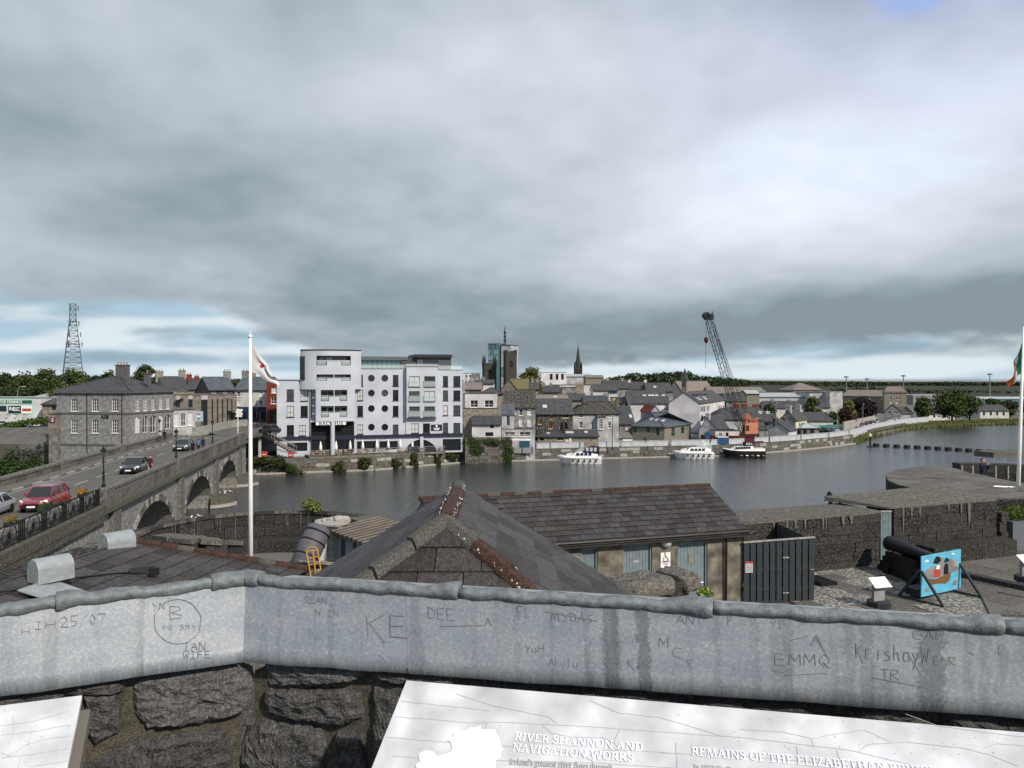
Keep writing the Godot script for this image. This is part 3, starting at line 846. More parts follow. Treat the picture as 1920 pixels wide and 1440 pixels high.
# ---------- vehicles and people ----------
# Cars point along -z; y = 0 is the road. prof rows: [z from front, sill half-width, belt half-width, belt height, bottom height]
func make_car(called: String,label: String,T: Transform3D,paint: Material,kind: String) -> Node3D:
	var t:=thing(called,label,"car",T,"cars on the bridge")
	var suv:=kind == "suv"
	var ln:=4.65 if suv else 4.6
	var hw:=.9
	var belt:=1.02 if suv else .9
	var bot:=.3 if suv else .22
	var rows:=[[.0,.62,bot+.12,belt*.66],[.1,.76,bot,belt*.76],[.35,.86,bot,belt*.84],[.9,hw,bot,belt*.92],[1.35,hw,bot,belt*.97],[2.4,hw,bot,belt],[3.5,hw,bot,belt*1.02],[ln - .5,hw*.98,bot,belt*(1.04 if suv else 1.03)],[ln - .12,hw*.92,bot+.06,belt*(1.02 if suv else 1.0)],[ln,hw*.8,bot+.2,belt*.9]]
	var rings:=[]
	for r in rows:
		var z: float = r[0] - ln*.5
		var w: float = r[1]; var b: float = r[2]; var h: float = r[3]
		var m:=lerpf(b,h,.55)
		rings.append([v3(-w*.9,b,z),v3(-w,b+.12,z),v3(-w*1.01,m,z),v3(-w*.93,h - .06,z),v3(-w*.8,h,z),v3(w*.8,h,z),v3(w*.93,h - .06,z),v3(w*1.01,m,z),v3(w,b+.12,z),v3(w*.9,b,z)])
	var mb:=MB.new(); mb.loft(rings)
	part(t,"body",mb,paint)
	# cabin: glass below, painted roof skin and pillars
	var c0:=1.25 if suv else 1.3; var r0:=1.95 if suv else 2.1; var r1:=ln - .7 if suv else 3.35; var c1:=ln - .12 if suv else ln - .55
	var top:=1.62 if suv else 1.44
	var g:=MB.new()
	var lo:=belt*.97
	var P:=func(x: float,y: float,z: float) -> Vector3: return v3(x,y,z - ln*.5)
	g.hexa([P.call(-.8,lo,c1),P.call(.8,lo,c1),P.call(.8,lo,c0),P.call(-.8,lo,c0),P.call(-.62,top - .05,r1),P.call(.62,top - .05,r1),P.call(.62,top - .05,r0),P.call(-.62,top - .05,r0)])
	part(t,"windows",g,M["glass"])
	var rf:=MB.new()
	rf.loft([[P.call(-.6,top - .04,r1+.1),P.call(-.56,top - .01,r1+.05),P.call(.56,top - .01,r1+.05),P.call(.6,top - .04,r1+.1)],[P.call(-.64,top - .06,(r0+r1)*.5),P.call(-.56,top+.03,(r0+r1)*.5),P.call(.56,top+.03,(r0+r1)*.5),P.call(.64,top - .06,(r0+r1)*.5)],[P.call(-.62,top - .07,r0 - .04),P.call(-.55,top - .02,r0 - .02),P.call(.55,top - .02,r0 - .02),P.call(.62,top - .07,r0 - .04)]])
	for s in [-1.0,1.0]:
		for q in [[c0,r0],[lerpf(c0,c1,.5),lerpf(r0,r1,.45)],[c1,r1]]:
			rf.bar(P.call(s*.81,lo,q[0]),P.call(s*.62,top - .05,q[1]),.07)
		if suv: rf.bar(P.call(s*.81,lo,lerpf(c0,c1,.78)),P.call(s*.62,top - .05,lerpf(r0,r1,.85)),.07)
	part(t,"roof",rf,paint)
	if suv:
		var rk:=MB.new()
		for s in [-1.0,1.0]: rk.bar(P.call(s*.56,top+.09,r0+.2),P.call(s*.56,top+.09,r1),.04)
		for z in [r0+.5,r1 - .5]: rk.bar(P.call(-.6,top+.13,z),P.call(.6,top+.13,z),.05)
		part(t,"roof_rack",rk,M["steel"])
	for s in [-1.0,1.0]:
		for z in [.85,ln - .95]:
			var wv:=MB.new(); var R:=.35 if suv else .32
			wv.lathe([Vector2(R*.7,-.11),Vector2(R,-.09),Vector2(R,.09),Vector2(R*.7,.11)],16,P.call(s*.82,R,z),Basis(Vector3.FORWARD,PI/2))
			var w:=part(t,"wheel",wv,M["tyre"])
			var rim:=MB.new(); rim.lathe([Vector2(R*.62,.0),Vector2(R*.6,.02),Vector2(.05,.03)],12,P.call(s*.925,R,z),Basis(Vector3.FORWARD,PI/2*-s)); part(w,"rim",rim,M["steel"])
		var hl:=MB.new(); hl.hexa([P.call(s*.62,belt*.62,.02),P.call(s*.88,belt*.66,.42),P.call(s*.84,belt*.7,.46),P.call(s*.55,belt*.62,.1),P.call(s*.6,belt*.74,.06),P.call(s*.88,belt*.82,.42),P.call(s*.8,belt*.86,.46),P.call(s*.52,belt*.78,.12)])
		part(t,"headlight",hl,M["headlamp"])
		var mr:=MB.new(); mr.bevel(P.call(s*.98,belt+.1,c0+.35),v3(.2,.14,.1),.02); part(t,"mirror",mr,paint)
	var gr:=MB.new(); gr.box(P.call(0,belt*.56,.04),v3(1.0,.16,.12)); gr.box(P.call(0,bot+.16,.06),v3(1.2,.16,.12)); part(t,"grille",gr,M["black"])
	var pl:=MB.new(); pl.box(P.call(0,belt*.45,-.03),v3(.52,.12,.02)); part(t,"number_plate",pl,M["white_paint"])
	return t

# A standing or walking figure as one continuous surface: tapered bones joined by a smooth minimum, meshed as surface nets.
func person(label: String,at: Vector3,yaw: float,cols: Dictionary,pose:="walk",tall:=1.72,cell:=.028) -> Node3D:
	var k:=tall/1.72
	var st:=.17 if pose == "walk" else .04
	var B:=[] # [a,b,ra,rb,colour]
	var hip:=v3(0,.9,0); var chest:=v3(0,1.32,.0); var neck:=v3(0,1.48,.01)
	for s in [-1.0,1.0]:
		var h:=hip+v3(s*.09,-.02,0); var kn:=v3(s*.1,.48,-st*s*.6 - .03); var an:=v3(s*.1,.08,-st*s+(.06 if s > 0 else .0))
		B.append([h,kn,.095,.062,"legs"]); B.append([kn,an,.06,.04,"legs"]); B.append([an,an+v3(0,-.045,-.15),.045,.032,"shoes"])
		var sh:=v3(s*.175,1.4,.0)
		var el: Vector3; var wr: Vector3; var tip: Vector3
		if pose == "photo":
			el = v3(s*.27,1.2,-.14); wr = v3(s*.1,1.44,-.3); tip = v3(s*.05,1.52,-.33)
		else:
			el = v3(s*.23,1.13,st*s*.4+.03); wr = v3(s*.24,.9,st*s*.5 - .08); tip = v3(s*.235,.76,st*s*.5 - .13)
		B.append([sh,el,.062,.048,"top"]); B.append([el,wr,.047,.033,cols.get("arms","top")]); B.append([wr,tip,.034,.022,"skin"])
		B.append([chest+v3(0,.04,0),sh,.1,.07,"top"])
	B.append([hip,v3(0,1.08,0),.14,.125,"legs" if not cols.get("coat",false) else "top"]); B.append([v3(0,1.02,0),chest,.128,.15,"top"])
	if cols.get("coat",false): B.append([v3(0,.66,0),hip,.17,.15,"top"])
	B.append([chest,neck,.13,.06,"top"]); B.append([neck,v3(0,1.55,-.01),.055,.055,"skin"])
	B.append([v3(0,1.6,-.02),v3(0,1.65,.0),.085,.09,"skin"]); B.append([v3(0,1.61,-.1),v3(0,1.59,-.115),.018,.018,"skin"])
	B.append([v3(0,1.645,.035),v3(0,1.68,.01),.085,.085,"hair"])
	if cols.get("pack",false): B.append([v3(0,1.1,.2),v3(0,1.33,.19),.13,.11,"packc"])
	var lo:=v3(-.42,-.04,-.48); var nx:=int(.84/cell); var ny:=int(1.86/cell); var nz:=int(.94/cell)
	var near:=.16
	var sx:=ny*nz;
	var field:=PackedFloat32Array(); field.resize(nx*ny*nz); field.fill(1.0)
	for b in B:
		var a0: Vector3 = b[0]; var a1: Vector3 = b[1]
		var rm: float = maxf(b[2],b[3])+.1
		var mn:=((a0.min(a1) - Vector3.ONE*rm - lo)/cell).floor(); var mx:=((a0.max(a1)+Vector3.ONE*rm - lo)/cell).ceil()
		var ba:=a1 - a0; var bb:=maxf(ba.length_squared(),1e-6)
		for x in range(maxi(0,int(mn.x)),mini(nx,int(mx.x)+1)):
			for y in range(maxi(0,int(mn.y)),mini(ny,int(mx.y)+1)):
				for z in range(maxi(0,int(mn.z)),mini(nz,int(mx.z)+1)):
					var p:=lo+v3(x,y,z)*cell
					var t:=clampf((p - a0).dot(ba)/bb,0,1)
					var d:=p.distance_to(a0+ba*t) - lerpf(b[2],b[3],t)
					var i:=x*sx+y*nz+z
					var f:=field[i]
					var hh:=maxf(.035 - absf(f - d),.0)/.035
					field[i] = minf(f,d) - hh*hh*.035*.25
	var pal:={"legs": cols.get("legs",L(.03)),"top": cols.get("top",L(.1)),"skin": cols.get("skin",L(.45,.27,.2)),"hair": cols.get("hair",L(.03,.02,.015)),"shoes": cols.get("shoes",L(.02)),"packc": cols.get("packc",L(.03))}
	var vid:={}
	var vs:=PackedVector3Array(); var cs:=PackedColorArray(); var ix:=PackedInt32Array()
	var off:=[0,nz,sx,sx+nz,1,nz+1,sx+1,sx+nz+1]
	var ov:=[v3(0,0,0),v3(0,1,0),v3(1,0,0),v3(1,1,0),v3(0,0,1),v3(0,1,1),v3(1,0,1),v3(1,1,1)]
	var ed:=[[0,1],[2,3],[4,5],[6,7],[0,2],[1,3],[4,6],[5,7],[0,4],[1,5],[2,6],[3,7]]
	for x in nx - 1:
		for y in ny - 1:
			for z in nz - 1:
				var i:=x*sx+y*nz+z
				if field[i] > .12: continue
				var m:=0
				for q in 8:
					if field[i+off[q]] < 0: m += 1
				if m == 0 or m == 8: continue
				var s:=Vector3.ZERO; var c:=0
				for e in ed:
					var fa:=field[i+off[e[0]]]; var fb:=field[i+off[e[1]]]
					if (fa < 0) != (fb < 0):
						s += (ov[e[0]] as Vector3).lerp(ov[e[1]],fa/(fa - fb)); c += 1
				var p:=lo+(v3(x,y,z)+s/c)*cell
				vid[i] = vs.size(); vs.append(p*k)
				var best:=9.0; var key:="top"
				for b in B:
					var ba: Vector3 = b[1] - b[0]
					var t:=clampf((p - (b[0] as Vector3)).dot(ba)/maxf(ba.length_squared(),1e-6),0,1)
					var d:=p.distance_to((b[0] as Vector3)+ba*t) - lerpf(b[2],b[3],t)
					if d < best: best = d; key = b[4]
				cs.append(pal[key])
	for i in vid:
		var f0:=field[i] < 0
		for q in [[sx,nz,1],[nz,1,sx],[1,sx,nz]]:
			if (field[i+q[0]] < 0) == f0: continue
			var a: int = i; var b: int = i - q[1]; var c: int = i - q[1] - q[2]; var d: int = i - q[2]
			if not (vid.has(b) and vid.has(c) and vid.has(d)): continue
			var o:=[vid[a],vid[b],vid[c],vid[d]]
			for w in ([0,1,2,0,2,3] if f0 else [0,2,1,0,3,2]): ix.append(o[w])
	var arr:=[]
	arr.resize(Mesh.ARRAY_MAX)
	arr[Mesh.ARRAY_VERTEX] = vs; arr[Mesh.ARRAY_COLOR] = cs; arr[Mesh.ARRAY_INDEX] = ix
	var am:=ArrayMesh.new(); am.add_surface_from_arrays(Mesh.PRIMITIVE_TRIANGLES,arr)
	var stl:=SurfaceTool.new(); stl.create_from(am,0); stl.generate_normals()
	var t:=thing("person",label,"person",turned(at,yaw))
	part(t,"body",stl.commit(),M["body"])
	return t
func make_traffic() -> void:
	mat("headlamp",L(.8,.82,.85),.1,"",1.0,"",{"spec": .7})
	mat("paint_red",L(.2,.012,.03),.25,"",1.0,"",{"clear": 1.0,"spec": .5})
	mat("paint_black",L(.012,.014,.018),.25,"",1.0,"",{"clear": 1.0,"spec": .5})
	mat("paint_grey",L(.05,.06,.07),.25,"",1.0,"",{"clear": 1.0,"spec": .5})
	mat("paint_silver",L(.42,.46,.52),.3,"",1.0,"",{"clear": 1.0,"metal": .4})
	mat("paint_white",L(.75,.76,.78),.3,"",1.0,"",{"clear": 1.0})
	mat("paint_blue",L(.03,.05,.12),.3,"",1.0,"",{"clear": 1.0})
	var flip:=BR.basis*Basis(Vector3.UP,PI) # towards the eye
	var lane:=func(px: float,py: float) -> Transform3D:
		var p:=G(px,py,ROAD)
		return Transform3D(flip,p)
	make_car("red_suv","red estate car with silver roof rails driving along the bridge",lane.call(84,953),M["paint_red"],"suv")
	make_car("silver_saloon","silver saloon car beside the iron railing, rear wheel showing",lane.call(-24,968),M["paint_silver"],"sedan")
	make_car("black_saloon","black saloon car next to the person in the maroon coat",lane.call(253,885),M["paint_black"],"sedan")
	make_car("grey_saloon","dark grey saloon car beside two walkers on the bridge",lane.call(344,844),M["paint_grey"],"sedan")
	var away:=atan2(BR.basis.z.x,BR.basis.z.z)
	var walk:=func(px: float,py: float) -> Vector3: return G(px,py,ROAD+.12)
	person("person in white top and dark trousers leaning at the iron railing",br(10.6,.75,ROAD+.12),away,{"top": L(.75),"legs": L(.015),"hair": L(.02,.015,.01)},"stand",1.7)
	person("person in maroon coat walking behind the bridge parapet",br(43.5,1.3,ROAD+.12),away+PI,{"top": L(.06,.008,.025),"legs": L(.35,.33,.3),"coat": true},"walk",1.68)
	person("walker with blue backpack beside the dark grey car",br(64.0,1.2,ROAD+.12),away,{"top": L(.05,.1,.25),"legs": L(.02),"pack": true,"packc": L(.1,.17,.3)},"walk",1.72)
	person("person in black standing behind the dark grey car",br(61.5,1.3,ROAD+.12),away,{"top": L(.012),"legs": L(.015)},"stand",1.7)
	person("person in dark navy jacket ahead of the blue backpack",br(67.0,1.3,ROAD+.12),away,{"top": L(.015,.02,.035),"legs": L(.02)},"walk",1.75)
	person("person in pale grey top on the far footway",br(82.0,10.2,ROAD+.12),away,{"top": L(.35,.36,.38),"legs": L(.05)},"walk",1.65)
	person("person in black on the far footway with a companion in pale grey",br(82.0,9.6,ROAD+.12),away,{"top": L(.01),"legs": L(.03,.035,.06)},"walk",1.78)

# ---------- lettering ----------
func letters(parent: Node3D,called: String,text: String,T: Transform3D,height: float,m: Material,serif:=false,depth:=.01,width:=.0) -> MeshInstance3D:
	var f:=SystemFont.new(); f.font_names = PackedStringArray(["Droid Serif" if serif else "Droid Sans"]); f.font_weight = 700 if not serif else 400
	var t:=TextMesh.new()
	t.text = text; t.font = f; t.font_size = 64; t.depth = depth/(height/46.0*1.0) if false else .02
	t.pixel_size = height/46.0
	t.depth = depth
	var o:=part(parent,called,t,m,T)
	if width > .0:
		var b:=t.get_aabb()
		o.transform = T*Transform3D(Basis.from_scale(v3(width/maxf(b.size.x,.001),1,1)),Vector3.ZERO)
	return o
func board(parent: Node3D,called: String,T: Transform3D,r: Rect2,thick: float,m: Material) -> MeshInstance3D:
	var mb:=MB.new(); mb.box(v3(r.get_center().x,r.get_center().y,thick*.5),v3(r.size.x,r.size.y,thick)); return part(parent,called,mb,m,T)

# ---------- left of the bridge ----------
func make_left_town() -> void:
	mat("shutter_green",L(.02,.13,.09),.6)
	mat("shop_blue",L(.015,.035,.07),.5)
	mat("sign_green",L(.02,.1,.07),.5); mat("sign_mint",L(.35,.62,.52),.6); mat("sign_dark",L(.015,.03,.045),.4); mat("sign_red",L(.4,.06,.04),.5); mat("purple",L(.12,.02,.09),.5)
	var w:=[]
	for x in [133.0,172.0,209.5]:
		w.append([x,748,x+12,771,"s"]); w.append([x,787,x+12,812,"s"])
	var wr:=[[254,747,260.4,771,"s"],[269,747,275,770,"s"],[284,746.5,289.6,769,"s"],[298.6,746,303.9,767.5,"s"],[311.8,745,316.9,767,"s"],[252.4,781,261.9,811.5,"w","arch"],[267.7,780,277,811,"w","arch"],[282,779,292,811,"w","arch"],[297,778,305,806,"w","arch"],[309,777,319,804,"w","arch"]]
	var b:=house("stone_bank","two-storey grey limestone bank with hipped slate roof and white sash windows",{"cat": "building","x0": 106,"x1": 243,"d": 127.0,"dr": 125.0,"xs": 325,"base": 838,"eave": 731,"ridge": 706,"roof": "hip","wall": "limestone","tiles": "slate_dark","win": w,"winr": wr,"gutter": "limestone_trim","chim": [[.58,2.2,2.0,"limestone_trim"],[.93,.9,.6,"limestone_trim"]],"sky": []})
	var wd:=at_y(106,127,0).distance_to(at_y(243,125,0))
	for y in [yof(775,126) - yof(838,127),yof(834,126) - yof(838,127)]:
		var mb:=MB.new(); mb.box(v3(wd*.5,y,.04),v3(wd+.2,.3,.12)); mb.box(v3(wd+.04,y,-8.0),v3(.12,.3,15.8)); part(b,"string_course",mb,M["limestone_trim"])
	var cor:=MB.new(); var ch:=yof(731,126) - yof(838,127) - .35
	cor.box(v3(wd*.5,ch,.2),v3(wd+.7,.35,.4)); cor.box(v3(wd+.2,ch,-8.0),v3(.4,.35,16.0)); part(b,"cornice",cor,M["limestone_trim"])
	for q in [163.5,229.0]:
		var p:=onto(b.transform,q,780); var mb:=MB.new(); mb.tube([v3(p.x,ch,.1),v3(p.x,-1.0,.1)],.06,6); part(b,"downpipe",mb,M["frame_dark"])
	var lp:=onto(b.transform,196.5,782); letters(b,"lettering","AIB",Transform3D(Basis(),v3(lp.x,lp.y,.05)),.6,M["black"],false,.04)
	house("bank_annex","low grey rendered annex with purple sign against the stone bank",{"cat": "building","x0": 91,"x1": 108,"d": 126.0,"base": 842,"eave": 777,"roof": "flat","deep": 5.0,"wall": "concrete","tiles": "lead_dark"})
	var sg:=thing("wall_sign","small purple square sign with white marks on the annex","sign",frame(94,125.9,103,125.9,yof(792,125.9)))
	board(sg,"panel",Transform3D(),Rect2(0,0,.8,.8),.06,M["purple"])
	for k in 4: board(sg,"white_line",Transform3D(Basis(),v3(0,0,.065)),Rect2(.2+.05*(k % 2),.12+k*.15,.4 - .1*(k % 2),.07),.01,M["white_paint"])
	# white building with advertising
	var wb:=house("billboard_building","white gable-fronted building carrying green-bordered advertising panels",{"cat": "building","x0": -70,"x1": 78,"d": 152.0,"base": 800,"eave": 747,"roof": "flat","deep": 12.0,"wall": "white","tiles": "metal_roof"})
	var T:=wb.transform
	for q in [["advert_border",[-40,748.5,62,757.5],.06,"sign_mint"],["advert_strip",[-38,750.5,60,756.5],.1,"sign_green"],["advert_border",[14,759,62,776.5],.06,"sign_mint"],["advert_panel",[16,761,40,775],.1,"sign_dark"],["advert_panel",[-40,761,12,771],.1,"sign_dark"],["advert_picture",[40,761,60,775],.1,"white_paint"],["dark_opening",[-30,790,10,793],.05,"black"],["dark_opening",[49,790,57,793],.05,"black"]]:
		board(wb,q[0],Transform3D(),rect(T,q[1]),q[2],M[q[3]])
	var r:=rect(T,[-10,751.2,40,756]); letters(wb,"lettering","MOTOR FINANCE",Transform3D(Basis(),v3(r.get_center().x,r.get_center().y,.11)),r.size.y,M["white_paint"],false,.02)
	r = rect(T,[18,763.5,38,769]); letters(wb,"lettering","Rd",Transform3D(Basis(),v3(r.position.x+.45,r.get_center().y,.11)),r.size.y*1.1,M["white_paint"],false,.02)
	for k in 3: board(wb,"printed_line",Transform3D(Basis(),v3(0,0,.1)),rect(T,[25,764+k*2.6,38 - (k % 2)*3,765.2+k*2.6]),.02,M["white_paint"])
	board(wb,"printed_car",Transform3D(Basis(),v3(0,0,.1)),rect(T,[42,766,59,771]),.02,M["sign_red"])
	for k in 6: # lamps below the panels
		var p:=onto(T,-30+k*16,779); var mb:=MB.new(); mb.tube([v3(p.x,p.y,0),v3(p.x,p.y+.2,.7)],.03,5); mb.box(v3(p.x,p.y+.2,.75),v3(.35,.12,.15)); part(wb,"lamp_arm",mb,M["frame_dark"])
	house("brown_rendered_house","brown rendered house with dark slate roof behind the stone bank",{"x0": 79,"x1": 112,"d": 150.0,"base": 805,"eave": 758,"ridge": 746,"deep": 10.0,"wall": "render_brown","tiles": "slate","win": [[97,759,105,769,"t"]]})
	var dp:=thing("glass_roofed_shed","shed with pale sheet roof rising behind the white billboard building","shed",frame(57,165,90,165,yof(800,165)))
	var hm:=MB.new(); var hh:=yof(745,165) - yof(800,165); hm.box(v3(1.9,hh*.5,-3),v3(3.8,hh,6)); part(dp,"wall",hm,M["concrete"])
	var sh:=MB.new(); sh.box(v3(1.9,hh+.3,-3),v3(4.2,.12,6.4),Basis(Vector3.RIGHT,.12)); part(dp,"roof",sh,M["metal_roof"])
	# car park, river wall, hedge
	var cp:=MB.new(); cp.quad(at_y(-200,150,7.0),at_y(100,150,7.0),at_y(104,134,6.4),at_y(-200,134,6.2)); cp.quad(at_y(-200,134,6.2),at_y(104,134,6.4),at_y(110,130.5,3.6),at_y(-200,130.5,3.6))
	structure("car_park",cp,M["asphalt"])
	for x in [12.0,45.0]:
		var mk:=MB.new(); mk.bar(at_y(x,136,6.55),at_y(x+42,147,6.98),.12,.02); var o:=part(self,"parking_line",mk,M["marking"]); o.set_meta("kind","structure")
	var rw:=thing("river_wall","rough stone retaining wall hung with ivy below the stone bank","wall",frame(-260,130.2,432,127.6,.0))
	blocks(rw,"stone",Transform3D(),at_y(-260,130.2,0).distance_to(at_y(432,127.6,0)),-.5,5.2,.5,6,2.6,["rubble","bridge_stone","bridge_dark"],.03,.08)
	for q in [[38,868,3.2,2.6,"broad"],[98,858,4.2,2.4,"middle"],[215,842,3.2,1.6,"small"],[12,875,2.2,1.6,"low"]]:
		var p:=A(q[0],q[1],129.0)
		var iv:=thing("ivy","%s dark green patch of ivy on the river wall %s" % [q[4],{"broad": "by the car park","middle": "under the annex","small": "under the stone bank","low": "at the water"}[q[4]]],"ivy",Transform3D(Basis(),p),"ivy on the river wall")
		part(iv,"leaves",leaf_mesh([[v3(0,0,0),v3(q[2],q[3],.7)],[v3(q[2]*.6,-q[3]*.4,0),v3(q[2]*.6,q[3]*.8,.6)],[v3(-q[2]*.7,-q[3]*.3,0),v3(q[2]*.5,q[3]*.7,.6)]],1400,.3,[L(.035,.07,.02),L(.06,.1,.03),L(.025,.045,.018)],60+int(q[0])),M["leaf"])
	var hg:=thing("hedge","trimmed green hedge bordering the car park bank","hedge",Transform3D(Basis(),at_y(30,150,0)))
	var lob:=[]
	for k in 14:
		var p:=A(-40+k*9.5,808 - k*1.6,148.0) - hg.position; lob.append([p,v3(1.0,.75,1.0)])
	part(hg,"leaves",leaf_mesh(lob,3000,.3,[L(.05,.09,.025),L(.07,.11,.03)],77),M["leaf"])
	# concrete office and shop
	var cw:=[[329,750,337,764,"t"],[353,749,361,764,"t"],[377,750,389,812,"big"]]
	for x in [397.0,406.5,416.0,425.0,433.5]: cw.append([x,748,x+2.4,800,"dark"])
	var co:=house("concrete_office","grey concrete office with tall narrow window slots at the bridge end",{"cat": "building","x0": 323,"x1": 444,"d": 141.0,"dr": 150.0,"base": 815,"eave": 741,"roof": "flat","deep": 12.0,"wall": "concrete","tiles": "concrete","win": cw,"sink": 1.5})
	for q in [[329,741.5,337,749],[353,741,361,748.5],[377,741,389,749]]: board(co,"pale_panel",Transform3D(),rect(co.transform,q),.05,M["render_pale"])
	var cn:=MB.new(); var rr:=rect(co.transform,[427,769,446,774]); cn.box(v3(rr.get_center().x,rr.get_center().y,.9),v3(rr.size.x,.4,1.8)); part(co,"canopy",cn,M["lead_dark"])
	house("grey_shop","single-storey pale grey shop with three white framed windows joined to the stone bank",{"cat": "shop","x0": 325,"x1": 366,"d": 137.0,"dr": 139.5,"base": 806,"eave": 769,"roof": "flat","deep": 3.0,"wall": "render_pale","tiles": "lead_dark","sink": 1.0,"win": [[326,776,335,800,"w"],[339,775,348,799,"w"],[352,774,361,798,"w"]]})
	var ib:=thing("information_board","pale blue notice board on posts beside the grey shop","notice board",frame(366,133,381,133,yof(808,133)))
	var hb:=yof(771,133) - yof(808,133)
	board(ib,"panel",Transform3D(),Rect2(0,hb - 1.75,1.35,1.75),.06,mat("board_blue",L(.45,.6,.7),.5,"soft",.8))
	for k in 3: board(ib,"printed_patch",Transform3D(Basis(),v3(0,0,.065)),Rect2(.2+k*.1,hb - .6 - k*.4,.7 - k*.15,.2),.01,M[["sign_red","white_paint","purple"][k]])
	for x in [.1,1.25]:
		var mb:=MB.new(); mb.box(v3(x,hb*.5,-.06),v3(.08,hb,.08)); part(ib,"post",mb,M["steel"])
	# terrace behind
	house("slate_terrace","dark slate roofed terrace house behind the stone bank's right end",{"x0": 308,"x1": 354,"d": 172.0,"dr": 175.0,"base": 800,"eave": 731,"ridge": 707,"wall": "render_brown","tiles": "slate_dark","deep": 12.0,"chim": [[.02,1.6,1.3,"render_brown"],[.97,1.4,1.6,"render_brown"]]})
	house("slate_terrace_low","lower slate roofed terrace house with brick chimney behind the concrete office",{"x0": 354,"x1": 396,"d": 176.0,"dr": 178.0,"base": 800,"eave": 730,"ridge": 712,"wall": "render_brown","tiles": "slate_dark","deep": 11.0,"chim": [[.05,1.2,1.2,"red_brick"],[.4,1.0,.8,"red_brick"]]})
	house("dormer_house","long blue slate roofed house with small white attic windows over concrete office",{"x0": 392,"x1": 440,"d": 166.0,"dr": 169.0,"base": 800,"eave": 731,"ridge": 708,"wall": "lead_dark","tiles": "slate_blue","deep": 12.0,"win": [[397,733.5,404,737.5,"f"],[419,733.5,425,737.5,"f"]],"chim": [[.98,1.5,1.4,"render_grey"]]})
	var wins:=[]
	for x in [444.5,468.0,486.5]:
		for y in [734.0,751.0]: wins.append([x,y,x+6,y+9.5,"w1"])
	var wh:=house("white_corner_house","white three-storey house over a dark blue shopfront at the street corner",{"x0": 440,"x1": 500,"d": 166.0,"dr": 166.0,"base": 795,"eave": 731,"ridge": 708,"wall": "offwhite","tiles": "slate_blue","deep": 11.0,"win": wins,"chim": [[.06,1.4,1.5,"render_grey"],[.3,1.2,1.6,"render_brown"]],"sink": 1.5})
	board(wh,"shopfront",Transform3D(),rect(wh.transform,[440.5,763,499,792]),.15,M["shop_blue"])
	for k in 5: board(wh,"shop_window",Transform3D(Basis(),v3(0,0,.15)),rect(wh.transform,[444+k*11,773,452+k*11,789]),.03,M["glass"])
	house("red_brick_house","narrow red brick house between white house and the pale hotel",{"x0": 500,"x1": 530,"d": 160.0,"base": 795,"eave": 716,"roof": "flat","deep": 9.0,"wall": "red_brick","tiles": "roof_brown","sink": 1.5,"win": [[509,727,518,737,"w"],[508,745,518,757,"w"],[506,768,519,790,"big"]]})
	# approach road beyond the bridge, and street things
	var rd:=MB.new(); rd.hexa([at_y(432,118,6.4),at_y(517,137.5,6.4),at_y(524,165,6.4),at_y(330,165,6.4),at_y(432,118,6.91),at_y(517,137.5,6.91),at_y(524,165,6.91),at_y(330,165,6.91)])
	structure("approach_road",rd,M["asphalt"])
	var aw:=thing("approach_wall","low grey stone wall curving along the street beyond the bridge","wall")
	for q in [[362,127.0,385,131.0],[385,131.0,408,138.0],[408,138.0,432,146.0],[432,146.0,462,152.0]]:
		var mb:=MB.new(); mb.bar(at_y(q[0],q[1],7.4),at_y(q[2],q[3],7.4),.5,1.5); part(aw,"wall_length",mb,M["bridge_pale"])
	var mk:=func(px: float,py: float) -> Transform3D: return Transform3D(Basis(Vector3.UP,.9),G(px,py,ROAD))
	make_car("parked_dark_car","dark parked car half hidden by the hotel corner",mk.call(505,812),M["paint_black"],"sedan")
	var sp:=thing("signpost","white finger signpost on pole at the bridge end","signpost",Transform3D(Basis(),at_y(446,121,6.9)))
	var mb:=MB.new(); mb.tube([Vector3.ZERO,v3(0,4.6,0)],.06,6); part(sp,"pole",mb,M["white_paint"])
	for k in 4:
		var f:=MB.new(); f.box(v3(.15+.12*(k % 2),3.4+k*.32,.05),v3(1.0,.24,.05)); part(sp,"finger",f,M["white_paint"])
	for q in [[481,150.0,5.2,"tall grey pole by the white corner house"],[487,140.0,3.4,"short dark pole by the hotel corner"]]:
		var t:=thing("street_pole",q[3],"pole",Transform3D(Basis(),at_y(q[0],q[1],6.85)))
		var p:=MB.new(); p.tube([Vector3.ZERO,v3(0,q[2],0)],.06,6); part(t,"pole",p,M["frame_dark"])
		var c:=MB.new(); c.box(v3(-.3,q[2] - .4,0),v3(.8,.06,.06)); part(t,"arm",c,M["frame_dark"])
	# lattice mast far behind
	var m0:=A(137,700,330.0)
	var ms:=thing("lattice_mast","tall tapering steel lattice communications mast behind the trees","mast",Transform3D(Basis(Vector3.UP,.5),v3(m0.x,yof(720,330),m0.z)))
	var H:=yof(570,330) - yof(720,330)
	var half:=func(t: float) -> float: return lerpf(4.2,1.15,minf(t/.82,1.0))
	var lv:=15
	for c in 4:
		var leg:=MB.new(); var pts:=[]
		for k in lv+1:
			var t:=k/float(lv); var q: float = half.call(t); pts.append(v3(q*[1,1,-1,-1][c],t*H,q*[1,-1,-1,1][c]))
		leg.tube(pts,.16,4); part(ms,"leg",leg,M["mast"] if M.has("mast") else mat("mast",L(.1,.11,.13),.6))
